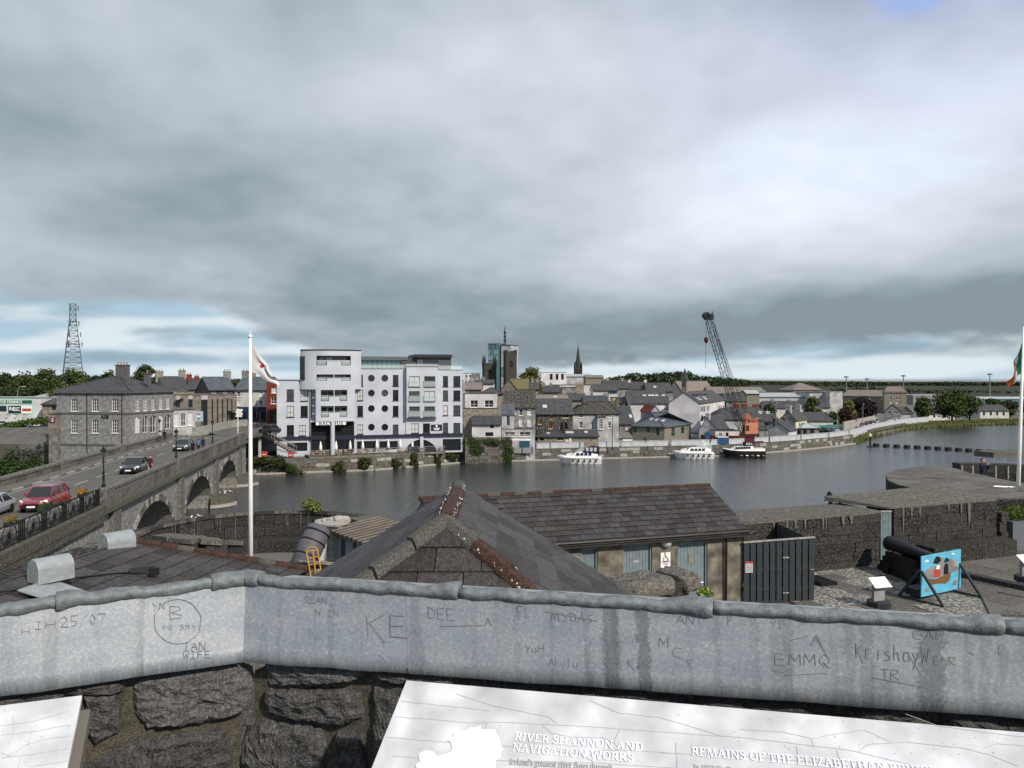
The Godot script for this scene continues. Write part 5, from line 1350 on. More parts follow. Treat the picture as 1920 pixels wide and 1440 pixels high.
# ---------- the town ----------
func infill(rows: Array) -> void: # [name,label,x0,x1,d,base,eave,ridge,roof,wall,tiles,deep,extra]
	for r in rows:
		var o:={"x0": r[2],"x1": r[3],"d": r[4],"base": r[5],"eave": r[6],"ridge": r[7],"roof": r[8],"wall": r[9],"tiles": r[10],"deep": r[11]}
		if r.size() > 12: o.merge(r[12],true)
		if o.roof == "flat": o.erase("ridge")
		house(r[0],r[1],o)
func make_town() -> void:
	mat("door_blue",L(.02,.075,.11),.6); mat("door_brown",L(.16,.06,.03),.7)
	infill([
		["flat_roofed_house","white flat-roofed block with two windows joined to the hotel's right side",872,931,152.0,800,738,738,"flat","white","lead_dark",9.0,{"sink": .5,"win": [[882,750.5,896,763.5,"w"],[908.5,750.5,925,763.5,"w"]]}],
		["lower_stone_wall_house","brown stone lower storey beneath the white flat-roofed block",869,932,151.0,830,766,766,"flat","render_brown","lead_dark",6.0,{}],
		["whitewashed_cottage","small whitewashed cottage with dark slate roof and brown shutter above ivy wall",885,939,148.0,824,795.5,781,"gx","white","slate_dark",5.0,{"win": [[919,796,926,803,"dark"],[910,810.5,925,818,"dark"]]}],
		["lichen_roofed_house","tall grey house under a lichen-speckled slate roof with boat garage below",945,1004,156.0,803,764,734,"gx","render_grey","slate_lichen",10.0,{"win": [[962.5,767,968,777,"w1"],[973,767,980,778.5,"w1"],[989,767,996.5,778,"w1"],[973,785.5,980,799,"w1"],[989,785.5,996.5,799,"w1"]]}],
		["slate_lean_to","blue slate lean-to extension with pale doors on the lichen-roofed house",941,964,152.5,804,778,768,"shed","render_pale","slate_blue",3.0,{"win": [[949,779.5,956,799,"f"]]}],
		["boat_garage","pale grey boat garage with blue doors and long white windows on the quay",941,1003,151.5,862,805,805,"flat","render_pale","concrete",4.5,{"sink": 1.0,"win": [[946,810,965,818,"w"],[974,810,994,818,"w"]]}],
		["rubble_stone_house","rubble stone house with honey wooden doors and dark slate roof",1006,1074,158.0,822,776,749,"gx","rubble","slate",10.0,{"win": [[1031,778.5,1036,787,"o"],[1054,776.5,1066,783.5,"o"],[1009.5,789,1015,795.5,"o"],[1028.5,793,1035.5,804,"o"],[1049,792,1065.5,809.5,"o","arch"]],"sky": [[.24,.45,.9,1.1]]}],
		["grey_rendered_house","pale grey rendered house with mossy stone-slate roof and tall arched stair window",1074,1160,160.0,822,775,753,"hip","render_pale","slate_lichen",10.0,{"hipl": 4.0,"hipr": 1.2,"win": [[1086,775.5,1093,783,"w1"],[1086,791,1092.5,803,"w1"],[1110.5,791,1113,808,"w1"],[1140,775.5,1145.5,783,"w1"],[1140,791,1145.5,803,"w1"]]}],
		["low_pavilion","low garden pavilion with dark hipped roof in front of rubble stone house",1008,1060,154.0,828,818,807,"hip","cream_stone","slate_dark",7.0,{"hipl": 2.5,"hipr": 1.0,"win": [[1012,819.5,1020,826,"dark"],[1045,819.5,1056,826,"o"]],"sky": [[.4,.5,.7,.7]]}],
		["low_wing","low dark slate wing linking pavilion and the grey rendered house",1060,1122,155.0,830,818,807,"gx","render_brown","slate_dark",6.0,{"sky": [[.15,.5,1.6,.9],[.65,.55,.7,.9]]}],
		["quayside_store","long grey quayside store with brown door and sloping metal roof",1110,1186,160.5,848,822,816,"shed","render_pale","concrete",7.0,{"win": [[1134,829,1140,841,"dark"]],"sink": 1.0}],
		["hipped_warehouse","warehouse with broad blue slate hipped roof and green shuttered windows",1186,1246,166.0,838,799,773,"hip","cream_stone","slate_blue",15.0,{"hipl": 5.0,"hipr": 6.5,"dr": 162.0,"xs": 1296,"sink": 1.0,"side_wall": "cream_stone","win": [[1188,799,1194,811,"gr"],[1213,799.5,1218,811,"gr"],[1230.5,800,1236,817,"gr"]],"winr": [[1259,800,1265.5,818,"gr"],[1277,800,1283.5,813,"gr"]],"sky": [[.36,.5,.6,1.1],[.56,.45,.6,1.1],[.78,.4,.6,1.1]]}],
		["warehouse_wing","older dark slate wing left of the hipped warehouse",1162,1190,169.0,838,795,763,"gx","render_grey","slate_dark",14.0,{"sink": 1.0,"win": [[1173.5,797.5,1178,806,"w1"]],"sky": [[.85,.4,.6,1.4]]}],
		["red_roofed_gable","small mauve gable with red tiled roof peeping over the hipped warehouse",1220,1238,182.0,800,773,762,"gz","mauve","roof_red",14.0,{}],
		["white_wing","long white slate-roofed wing with four rooflights left of the big white gable",1182,1255,200.0,800,756,734,"gx","white","slate",12.0,{"win": [[1210,759,1216,765,"t"],[1246,760,1253,767,"d"]],"sky": [[.42,.6,.9,.7],[.6,.6,1.6,.7],[.74,.6,.9,.7],[.92,.6,.9,.7]],"sink": 4.0}],
		["white_gabled_hall","big white gabled hall with blank end wall and arched side windows",1254,1312,196.0,790,756,736,"gz","white","slate",20.0,{"dr": 192.8,"xs": 1360,"sink": 4.0,"winr": [[1313.5,762,1316,772,"t"],[1316.8,762,1319.2,772,"t"],[1320,762,1322.4,772,"t"],[1325,761,1327.3,770,"t"],[1328.3,761,1330.6,770,"t"],[1347,760.5,1349.4,769,"t"],[1351,760.5,1353.4,769,"t"],[1355.5,760,1358,768.5,"t"],[1313,778,1320,790,"dark","arch"]]}],
		["white_cottage_gable","white gabled cottage with chimney beside the blue hoarding",1311,1342,172.0,828,806,783,"gz","white","slate_dark",11.0,{"dr": 170.0,"xs": 1366,"chim": [[.04,.9,.9,"white"]],"win": [[1316.5,815,1319,821,"t"],[1322,815,1324.5,821,"t"]]}],
		["white_extension","white flat-roofed extension with two dark windows behind the crane's hull",1341,1386,166.0,832,808,808,"flat","offwhite","lead_dark",5.0,{"win": [[1348,812,1354,820,"w"],[1361,811,1366,822,"dark"]]}],
		["hipped_dark_roof_house","low house with steep dark hipped slate roof behind the white cottage",1340,1392,182.0,806,786,766,"hip","render_pale","slate_dark",10.0,{}],
		["dormered_house","grey house with white-edged pointed dormer right of the crane boom",1392,1430,184.0,820,787,771,"gx","render_grey","slate_dark",9.0,{"win": [[1402,786,1406,795,"w1"],[1422,784,1428,796,"w","arch"]]}],
		["brick_chimney_terrace","slate terrace with red brick chimneys behind the crane cab",1372,1432,205.0,800,775,764,"gx","render_grey","slate",9.0,{"chim": [[.3,1.6,.9,"red_brick"],[.55,1.6,.9,"red_brick"],[.9,1.2,.8,"red_brick"]]}],
		["white_pillared_house","low house with tall white chimney breasts between crane and shade-toned gable",1428,1462,190.0,816,790,776,"gx","render_pale","slate_dark",9.0,{"chim": [[.22,.9,.6,"white"],[.65,.9,.6,"white"]],"win": [[1433,793,1442,798,"t"]]}],
		["dark_roof_outbuilding","low dark-roofed outbuilding beside the crane cab",1414,1440,178.0,826,806,800,"shed","render_grey","slate_dark",5.0,{"win": [[1419,812,1424,824,"t"]],"sky": []}],
		["shaded_gable_cottage","white cottage with gable toned grey for shade near the flood wall",1428,1479,180.0,830,806,789,"gz","render_pale","slate_dark",8.0,{"dr": 176.0,"xs": 1494,"sink": 1.5,"side_wall": "white","winr": [[1481.5,805,1483.5,812,"t"],[1486,804.5,1488,811,"t"],[1490,804,1491.8,811,"t"],[1481.5,817,1483.5,825,"t"],[1486,816,1488,823,"t"],[1490,815.5,1491.8,822,"t"]],"chim": [[.04,1.0,.5,"slate_dark"],[.96,1.0,.5,"slate_dark"]]}],  # gable wall coloured darker to stand for its shaded side; front stays white
		["tall_cream_house","tall gabled house with cream front and two chimneys behind the cottage with shade-toned gable",1463,1492,190.0,826,787,770,"gz","render_grey","slate",9.0,{"dr": 187.6,"xs": 1513,"sink": 2.0,"side_wall": "cream","win": [[1484,782,1488,787,"t"]],"winr": [[1498.5,793,1500.5,803,"t"],[1503,792.5,1505,802,"t"],[1507.5,792,1509.5,801,"t"],[1498.5,811,1500.5,821,"t"]],"chim": [[.05,1.3,1.2,"render_pale"],[.92,1.2,1.2,"render_pale"]]}],
		["tin_roof_shelter","small shelter with grey sheet roof and brown stone porch beside the cream house",1503,1536,187.0,826,802,793,"hip","concrete","metal_roof",5.0,{"win": [[1506,806,1513,820,"dark"],[1519,805,1527,815,"t"]]}],
		["long_slate_bungalow","long dark slate bungalow with white gable caps behind the cream house",1512,1562,215.0,812,789,774,"gx","offwhite","slate_dark",9.0,{}],
	])
	# garage doors and other applied parts
	var bg: Node3D = get_node("boat_garage")
	for q in [[946,829,952,845],[974,827,993,845]]: board(bg,"blue_door",Transform3D(),rect(bg.transform,q),.08,M["door_blue"])
	for k in 9:
		var r:=rect(bg.transform,[946+k*5.6,797.5,946.6+k*5.6,805]); board(bg,"roof_rail_post",Transform3D(),r,.05,M["steel"])
	board(bg,"roof_rail",Transform3D(),rect(bg.transform,[946,797.2,1000,797.9]),.05,M["steel"])
	board(bg,"white_band",Transform3D(),rect(bg.transform,[957,823.5,996,826]),.06,M["white_paint"])
	var lg:=thing("slipway_gate","black steel gate panels at the boat garage slipway","gate",frame(958,150.5,996,151.0,1.6))
	for k in 2: board(lg,"panel",Transform3D(),Rect2(.3+k*2.0,0,1.8,1.1),.06,M["steel"])
	for k in 3: board(lg,"post",Transform3D(),Rect2(.1+k*2.0,-.3,.18,1.6),.12,M["frame_dark"])
	var gh: Node3D = get_node("grey_rendered_house")
	var br_:=rect(gh.transform,[1119,782,1134,812]); var bmb:=MB.new(); bmb.box(v3(br_.get_center().x,br_.get_center().y - 1,.6),v3(br_.size.x,br_.size.y+2,1.2)); part(gh,"stair_bay",bmb,M["render_pale"])
	var brf:=MB.new(); brf.hexa([v3(br_.position.x - .2,br_.end.y,1.4),v3(br_.end.x+.2,br_.end.y,1.4),v3(br_.end.x+.2,br_.end.y,0),v3(br_.position.x - .2,br_.end.y,0),v3(br_.position.x,br_.end.y+.5,.5),v3(br_.end.x,br_.end.y+.5,.5),v3(br_.end.x,br_.end.y+.6,0),v3(br_.position.x,br_.end.y+.6,0)]); part(gh,"bay_roof",brf,M["slate_lichen"])
	var aw:=rect(gh.transform,[1123.5,784,1130.5,804]); aw.position.x -= .1
	window(gh,Transform3D(Basis(),v3(0,0,1.36)),{"r": aw,"style": "s"},.12)
	var wh: Node3D = get_node("white_gabled_hall")
	for q in [[.3,5.0],[.62,13.5]]: # dormers on the right slope
		var mb:=MB.new(); var h:=yof(756,192.5) - yof(790,196); var wq:=at_y(1254,196,0).distance_to(at_y(1312,192.8,0))
		mb.box(v3(wq*.8,h+1.3,-q[1]),v3(1.6,1.3,3.2)); part(wh,"dormer",mb,M["white"]); var m2:=MB.new(); m2.box(v3(wq*.78,h+2.05,-q[1]),v3(2.6,.14,3.8)); part(wh,"dormer_roof",m2,M["slate"])
		for e in 3:
			var m3:=MB.new(); m3.box(v3(wq*.8+.82,h+1.35,-q[1] - 1.0+e),v3(.06,.7,.6)); part(wh,"dormer_window",m3,M["glass"])
	var wl:=thing("whitewashed_yard_wall","bright whitewashed yard wall with little gate pillars and white awning","wall",frame(1036,155.0,1071,155.3,yof(846,155)))
	var yh:=yof(824,155) - yof(846,155)
	board(wl,"panel",Transform3D(),Rect2(.3,-1,3.1,yh+1),.3,M["white"])
	for x in [.0,3.3]: board(wl,"pillar",Transform3D(),Rect2(x,-1,.45,yh+1.3),.45,M["white"])
	for x in [1.1,2.3]: board(wl,"vent_hole",Transform3D(Basis(),v3(0,0,.3)),Rect2(x,yh - .7,.3,.2),.02,M["black"])
	var an:=MB.new(); an.box(v3(1.6,yh+.75,-.6),v3(3.0,.12,1.6),Basis(Vector3.RIGHT,.3)); part(wl,"awning",an,M["white_paint"])
	for x in [.3,2.9]:
		var ps:=MB.new(); ps.box(v3(x,yh*.5+.3,-.6),v3(.08,yh+.8,.08)); part(wl,"awning_post",ps,M["white_paint"])
	var gy:=thing("grey_yard_wall","grey planked yard wall left of the whitewashed wall","wall",frame(1004,154.4,1036,155.0,yof(846,154.5)))
	for k in 5: board(gy,"plank",Transform3D(),Rect2(0,-.6+k*.55,3.35,.52),.14+.03*(k % 2),M["render_grey"])
	var qs: Node3D = get_node("quayside_store")
	board(qs,"white_shutter",Transform3D(),rect(qs.transform,[1168,823,1186,834]),.1,M["white_paint"])
	board(qs,"brown_door",Transform3D(),rect(qs.transform,[1134,829,1140,841]),.06,M["door_brown"])
	board(qs,"white_plaque",Transform3D(),rect(qs.transform,[1153.5,831,1159.5,833]),.05,M["white_paint"])
	# yellow house and further rows, front to back
	mat("yellow_render",L(.66,.58,.36),.85,"soft",.1)
	infill([
		["yellow_bungalow","cream yellow bungalow with grey roof between the white wing and slate roofs",1160,1188,205.0,780,755,746,"gx","yellow_render","slate",7.0,{"win": [[1162,757,1165,761,"t"],[1173,754,1178,762,"t"]]}],
		["cream_gable_house","cream gabled house end facing the river beside yellow bungalow",1188,1200,204.0,780,755,746,"gz","yellow_render","slate",8.0,{"win": [[1192,757,1195,762,"t"]]}],
		["cream_block","cream walled block with flat top above the mossy-roofed grey house",1150,1168,210.0,775,746,746,"flat","yellow_render","lead_dark",7.0,{}],
		["slate_row_house","dark slate house roof directly behind the grey rendered house",1096,1142,180.0,775,756,743,"gx","render_grey","slate_dark",9.0,{"chim": [[.97,1.3,.6,"render_grey"]]}],
		["brown_slate_row","brownish slate roof behind the rubble stone house with small rooflight",1004,1066,182.0,770,752,741,"gx","render_grey","roof_brown",9.0,{"sky": [[.62,.6,1.0,.8]]}],
		["grey_parapet_house","grey house with plain parapet wall in the middle of the roofs",1054,1086,205.0,765,727,727,"flat","render_grey","slate",8.0,{}],
		["chimneyed_slate_house","slate house with broad chimney behind the rubble stone house",1065,1098,190.0,770,750,738,"gx","render_brown","slate",8.0,{"chim": [[.75,2.0,2.2,"render_brown"]]}],
		["long_white_row","long low white-walled row with dark flat roof in the middle distance",1034,1124,235.0,745,722,722,"flat","offwhite","slate_dark",8.0,{"win": [[1112,724.5,1116,730,"t"],[1120,724.5,1123.5,730,"t"]]}],
		["small_slate_gable","small slate gable house left of the grey parapet house",1018,1050,200.0,765,735,724,"gx","render_grey","slate_dark",8.0,{"chim": [[.1,.8,.7],[.5,.8,.7]]}],
		["white_shop_row","white and glass shop row under a shallow slate roof",1112,1158,220.0,755,732,722,"gx","white","slate",8.0,{"win": [[1140,734,1157,739,"g"]]}],
		["green_roofed_hall","low hall with mossy green roof and dark stone gable",942,968,205.0,760,728,711,"gz","render_brown","slate_moss",16.0,{"dr": 203.3,"xs": 1000}],
		["dark_slate_cross_gable","dark slate cross-gabled house right of the mossy green roof",984,1010,210.0,760,730,717,"gx","render_brown","slate",8.0,{"chim": [[.2,.9,.9],[.6,.9,.9],[.95,.9,1.0]]}],
		["white_walled_house","house with bright white side wall left of the mossy green roof",890,926,215.0,760,719,713,"gx","white","slate",8.0,{"chim": [[.1,1.0,1.8],[.45,.8,.7]]}],
		["brown_dormer_house","brown stone house with small white dormer behind the flat-roofed block",872,902,190.0,760,730,718,"gx","render_brown","roof_brown",9.0,{"win": [[873.5,729,880,735,"w"],[893,730,899,735,"o"]],"chim": [[.4,1.0,1.6]]}],
		["ridge_slate_house","slate house with hipped end just above the lichen-speckled roof",900,942,180.0,765,738,727,"hip","render_brown","slate",8.0,{}],
		["modern_white_apartments","modern white apartment block with dark vertical window strips",1014,1062,380.0,730,698,698,"flat","white","navy",14.0,{"win": [[1031,701,1036,712,"dark"],[1042,701,1047,712,"dark"],[1052,701,1057,712,"dark"]]}],
		["white_apartment_row","white apartment row with narrow dark windows behind hotel's right edge",869,900,330.0,725,700,700,"flat","white","navy",12.0,{"win": [[873,703,876,708,"dark"],[880,703,883,708,"dark"],[887,703,890,708,"dark"]]}],
		["grey_metal_shed","long grey metal-roofed store below the church spire",1062,1110,430.0,730,706,702,"gx","render_pale","metal_roof",20.0,{}],
		["brown_low_shop","low brown walled shop beneath the spire",1098,1132,400.0,730,708,704,"gx","cream_stone","roof_brown",12.0,{}],
		["slate_cluster_house","dark slate house left of the hall with bellcote",1132,1180,250.0,760,728,714,"gx","render_grey","slate_dark",9.0,{"chim": [[.2,1.0,.7],[.8,1.0,.7]]}],
		["white_cap_house","slate house with bright white gable trim left of the bellcote",1182,1216,255.0,760,730,717,"gx","offwhite","slate_dark",9.0,{"chim": [[.05,.9,.8,"white"],[.95,.9,.8,"white"]]}],
		["rooflit_slate_house","long slate house with small rooflight in front of dark wood",1214,1262,250.0,765,734,719,"gx","render_grey","slate",11.0,{"sky": [[.35,.5,.9,1.1]]}],
		["brown_slate_store","long brown slate store right of the crane boom",1330,1372,260.0,775,738,726,"gx","render_brown","roof_brown",10.0,{}],
		["slate_house_with_columns","slate house with row of white window strips behind the crane",1362,1400,228.0,775,752,738,"gx","render_grey","slate",9.0,{"win": [[1377,753,1379,762,"f"],[1381,753,1383,762,"f"],[1385,753,1387,762,"f"],[1395,752,1399,763,"f"]]}],
		["pale_shed_left","cream stone shed end between slate houses and the pale warehouse",1400,1424,250.0,770,738,732,"gx","cream_stone","metal_roof",8.0,{}],
		["long_brown_roof_store","long brown roofed store behind the pale warehouse",1330,1436,330.0,760,735,726,"gx","cream_stone","roof_brown",16.0,{}],
		["pale_warehouse","long pale metal-clad warehouse with light roof",1420,1522,290.0,775,744,737,"gx","metal_roof","metal_roof",22.0,{}],
		["grey_box_warehouse","grey box warehouse with dark roof edge right of pale warehouse",1518,1556,285.0,775,737,737,"flat","render_pale","slate_dark",14.0,{}],
		["grey_block_stepped","stepped grey concrete block beside the grey box warehouse",1556,1580,280.0,775,735,735,"flat","render_pale","render_pale",14.0,{}],
		["black_slate_row","long black slate row in front of the pale warehouse",1438,1506,245.0,780,765,753,"gx","offwhite","slate_dark",9.0,{"chim": [[.28,.9,.7],[.75,.9,.5]]}],
		["white_end_slate_row","slate row with white gable end right of the dark green tree",1540,1556,240.0,780,764,755,"gx","offwhite","slate_dark",9.0,{}],
		["stone_pyramid_hall","large hall with brown pyramid roof beyond the warehouses",1487,1544,345.0,745,731,718,"hip","cream_stone","roof_brown",20.0,{"win": [[1498,736,1503,740,"t"],[1512,736,1515,740,"t"]]}],
		["grey_river_house","grey gabled house with white bay window near the reeds",1660,1690,258.0,788,772,759,"gz","render_grey","slate_dark",10.0,{"dr": 256.0,"win": [[1666,769,1671,774,"t"],[1676,769,1684,776,"w"]]}],
		["slate_river_house","low slate house right of the grey gabled house",1690,1712,262.0,788,775,764,"gx","render_pale","slate",8.0,{}],
		["white_lakeside_house","long white house with grey roof at the far right bank",1838,1892,300.0,786,770,760,"gx","offwhite","slate",9.0,{"win": [[1843,772,1847,779,"t"],[1856,772,1860,779,"t"],[1868,772,1872,779,"t"],[1880,772,1884,779,"t"]]}],
		["green_glass_offices","low green glass office block with white roof far right",1836,1935,430.0,770,748,744,"gx","glass_green","metal_roof",16.0,{}],
		["white_hidden_house","white house half hidden behind the big riverside tree",1740,1790,285.0,790,773,763,"gx","white","slate",9.0,{"win": [[1750,776,1754,783,"t"],[1770,776,1774,783,"t"]]}],
		["flat_long_store","very long flat pale store roof between hotel block and trees",1712,1790,420.0,752,741,741,"flat","render_grey","white",20.0,{}],
	])
	# apartments: long wing and taller end
	var aw2:=[]
	for r in 2:
		for k in 9: aw2.append([1604+k*6.1,745+r*8.5,1607.4+k*6.1,749.5+r*8.5,"f"])
	house("long_apartment_wing","long cream apartment wing with brown roof and small gables",{"cat": "building","x0": 1578,"x1": 1660,"d": 335.0,"dr": 322.0,"base": 768,"eave": 743,"ridge": 731.5,"wall": "cream_stone","tiles": "roof_brown","deep": 16.0,"win": aw2,"sink": 6.0})
	var aw3:=[]
	for r in 3:
		for x in [1669.0,1680.0,1685.5]: aw3.append([x,736+r*8.5,x+3.6,740.5+r*8.5,"f"])
	house("tall_apartment_block","four-storey cream apartment block with hipped brown roof and corner balconies",{"cat": "building","x0": 1658,"x1": 1700,"d": 318.0,"dr": 316.0,"xs": 1712,"base": 768,"eave": 734,"ridge": 724.5,"roof": "hip","wall": "cream_stone","tiles": "roof_brown","win": aw3,"sink": 6.0})
	# church with bellcote
	var ch:=house("bellcote_church","grey stone church with steep roof and small pointed bellcote",{"cat": "church","x0": 1252,"x1": 1280,"d": 268.0,"dr": 265.0,"xs": 1338,"base": 760,"eave": 735,"ridge": 715,"roof": "gz","wall": "limestone","tiles": "roof_brown","sink": 3.0})
	var bp:=(ch.transform as Transform3D).affine_inverse()*A(1284,734,261.0)
	var bm:=MB.new(); bm.box(bp+v3(0,1.8,0),v3(1.7,3.6,1.7)); var bt:=part(ch,"bellcote",bm,M["cream_stone"]); var bs:=MB.new(); bs.lathe([Vector2(1.5,0),Vector2(.02,4.4)],4,bp+v3(0,3.6,0),Basis(Vector3.UP,PI/4)); part(bt,"spirelet",bs,M["slate"])
	for x in [-.35,.35]:
		var q:=MB.new(); q.box(bp+v3(x,2.3,.86),v3(.4,1.4,.05)); part(bt,"bell_opening",q,M["black"])
	# glass office tower
	var gt:=thing("glass_office_tower","green glass office tower in two offset slabs with rooftop antennas","tower",frame(915,430.0,960,424.0,yof(712,430)))
	var H1:=yof(645,430) - yof(712,430)
	for q in [[.0,6.4,H1,.0],[7.4,6.0,H1 - .8,-1.5]]:
		var T:=Transform3D(Basis(),v3(q[0],0,q[3]))
		var mb:=MB.new(); mb.box(T*v3(q[1]*.5,q[2]*.5 - 3,-5),v3(q[1],q[2]+6,10)); part(gt,"core",mb,M["render_pale"] if q[0] > 1 else M["glass_green"])
		for row in 6:
			for k in 5:
				if q[0] > 1 and row < 4: continue
				var pn:=MB.new(); pn.box(T*v3((k+.5)*q[1]/5,q[2] - 1.6 - row*q[2]/6.5,.05),v3(q[1]/5 - .15,q[2]/6.5 - .5,.12)); part(gt,"pane",pn,M[["glass_green","glass_mid","glass_teal"][rng.randi() % 3] if M.has("glass_teal") else "glass_green"])
		var cp:=MB.new(); cp.box(T*v3(q[1]*.5,q[2]+.1,-5),v3(q[1]+.6,.3,10.6)); part(gt,"roof_slab",cp,M["lead_dark"])
	var ab:=v3(8.6,H1,-4)
	for k in 7:
		var an2:=MB.new(); an2.tube([ab+v3(-.6+.2*k,0,.3*(k % 3)),ab+v3(-.4+.12*k,4.0+(k*7 % 5)*1.5,0)],.16,4)
		for e in 3: an2.box(ab+v3(-.45+.13*k,2.0+e*2.2,.2),v3(.5,1.1,.3))
		part(gt,"antenna",an2,M["frame_dark"])
	# two church towers
	mat("tower_stone",L(.2,.195,.18),.95,"speck",.3,"",{"detail": "blotch","ds": .6})
	for q in [["pinnacled_tower","short dark stone church tower with corner pinnacles below the glass tower",908,931,320.0,684,true],["battlemented_tower","square grey stone church tower with battlements and tall window",948.5,969.5,312.0,661,false]]:
		var t:=thing(q[0],q[1],"church tower",frame(q[2],q[4],q[3],q[4]+1.0,yof(716,q[4])))
		var w:=at_y(q[2],q[4],0).distance_to(at_y(q[3],q[4],0)); var h:=yof(q[5],q[4]) - yof(716,q[4])
		var mb:=MB.new(); wall_face(mb,Transform3D(),w,h,[{"r": Rect2(w*.36,h*.5,w*.26,h*.22),"kind": "arch"}],.4,-3.0)
		mb.box(v3(w*.5,h*.5 - 1.5,-w*.5 - .45),v3(w,h+3.0,w)); part(t,"wall",mb,M["tower_stone"])
		var wm:=MB.new(); wm.box(v3(w*.49,h*.6,-.35),v3(w*.25,h*.22,.08)); part(t,"window",wm,M["black"])
		for k in 4:
			for s in 4:
				if k % 2 == 1 and not q[6]: continue
				var c:=MB.new(); var u:=(k+.5)/4.0
				var p: Vector3 = [v3(w*u,h+.3,-.15),v3(w - .15,h+.3,-w*u),v3(w*u,h+.3,-w+.15),v3(.15,h+.3,-w*u)][s]
				c.box(p,v3(w/4.2,.9,.3) if s % 2 == 0 else v3(.3,.9,w/4.2)); part(t,"merlon",c,M["tower_stone"])
		for s in [[.3,-.3],[w - .3,-.3],[.3,-w+.3],[w - .3,-w+.3]]:
			var pn:=MB.new(); pn.lathe([Vector2(.5,h - 1),Vector2(.5,h+(2.0 if q[6] else .9)),Vector2(.02,h+(4.4 if q[6] else 1.3))],4,v3(s[0],0,s[1])); part(t,"pinnacle",pn,M["tower_stone"])
	# spire
	var sp:=thing("church_spire","slender dark stone church spire on the skyline","spire",frame(1078,500.0,1091,500.0,yof(715,500)))
	var sw:=at_y(1078,500,0).distance_to(at_y(1091,500,0)); var sh:=yof(690,500) - yof(715,500); var stt:=yof(645,500) - yof(715,500)
	var b1:=MB.new(); b1.box(v3(sw*.5,sh*.5,-sw*.5),v3(sw,sh,sw)); part(sp,"belfry",b1,M["tower_stone"])
	var b2:=MB.new(); b2.lathe([Vector2(sw*.48,sh),Vector2(sw*.28,lerpf(sh,stt,.4)),Vector2(.12,stt - .5),Vector2(.04,stt+2.0)],8,v3(sw*.5,0,-sw*.5)); part(sp,"spire",b2,M["tower_stone"])
	for s in [[.2,-.2],[sw - .2,-.2],[.2,-sw],[sw - .2,-sw]]:
		var pn:=MB.new(); pn.lathe([Vector2(.6,0),Vector2(.55,sh+1.5),Vector2(.02,sh+4.5)],4,v3(s[0],0,s[1])); part(sp,"pinnacle",pn,M["tower_stone"])
	for x in [.32,.68]:
		var q:=MB.new(); q.box(v3(sw*x,sh*.6,.02),v3(.7,sh*.6,.06)); part(sp,"louvre",q,M["black"])
	# ivy clad ruin wall by the hotel
	var rwT:=frame(872,145.8,960,148.8,.0); var rl:=at_y(872,145.8,0).distance_to(at_y(960,148.8,0))
	var rn:=thing("ivy_ruin_wall","old rubble stone river wall half covered by ivy right of hotel","wall",rwT)
	blocks(rn,"stone",Transform3D(),rl,-.4,5.0,.8,9,.95,["rubble","bridge_stone","quay"],.03,.14)
	board(rn,"small_window",Transform3D(),rect(rwT,[899.5,841,907,850]),.16,M["black"]); board(rn,"window_sill",Transform3D(),rect(rwT,[897,850,908,852]),.25,M["lime"])
	for q in [[886,834,2.4,2.0,"left"],[948,842,1.7,2.8,"right"],[915,828,2.6,.7,"top"]]:
		var p:=A(q[0],q[1],145.6+(q[0] - 872)*.034)
		var iv:=thing("ivy","ivy draped over the %s of the old rubble wall right of hotel" % {"left": "left end","right": "right end","top": "top middle"}[q[4]],"ivy",Transform3D(Basis(),p),"ivy on the ruin wall")
		part(iv,"leaves",leaf_mesh([[Vector3.ZERO,v3(q[2],q[3],.45)],[v3(.6,-q[3]*.4,0),v3(q[2]*.7,q[3]*.7,.4)],[v3(-.8,q[3]*.3,0),v3(q[2]*.5,q[3]*.5,.4)]],1500,.2,[L(.04,.075,.02),L(.07,.1,.03),L(.03,.05,.02)],int(q[0])),M["leaf"])
	# green hoarding and parked cars on the right-hand quay
	var gh2:=thing("green_hoarding","green mesh hoarding around the quay car park","hoarding",frame(1535,200.0,1580,206.0,yof(812,200)))
	for k in 5: board(gh2,"panel",Transform3D(),Rect2(k*1.72,0,1.66,2.0),.06,mat("hoarding_green",L(.03,.17,.13),.7))
	var rr:=MB.new(); rr.hexa([at_y(1505,193.5,1.4),at_y(1600,199,1.4),at_y(1720,262,1.4),at_y(1600,262,1.4),at_y(1505,193.5,2.35),at_y(1600,199,2.35),at_y(1720,262,2.0),at_y(1600,262,2.0)]); structure("quay_road",rr,M["asphalt"])
	var pk:=[[1544,198.0,"paint_black","dark parked car by the green hoarding",.6],[1558,199.0,"paint_silver","silver parked car by the green hoarding",.5],[1627,226.0,"paint_black","black car parked first along the river road",2.5],[1635,236.0,"paint_grey","grey car parked second along the river road",2.5],[1643,246.0,"paint_silver","silver car parked third along the river road",2.5],[1677,250.0,"paint_white","white car parked before the grey gabled river house",1.5],[1687,252.0,"paint_silver","pale car parked right of the white one by river house",1.5],[1619,219.0,"paint_red","low red car parked on the river road by the pole",2.5]]
	for q in pk: make_car("parked_car",q[3],turned(at_y(q[0],q[1],2.34 if q[1] < 230 else 2.1),q[4]),M[q[2]],"sedan").set_meta("group","cars parked along the river road")
	var lw2:=thing("garden_wall","long grey garden wall beside the river road","wall",frame(1580,208.0,1640,246.0,2.0)); board(lw2,"wall_length",Transform3D(),Rect2(0,0,at_y(1580,208,0).distance_to(at_y(1640,246,0)),2.6),.4,M["bridge_pale"])
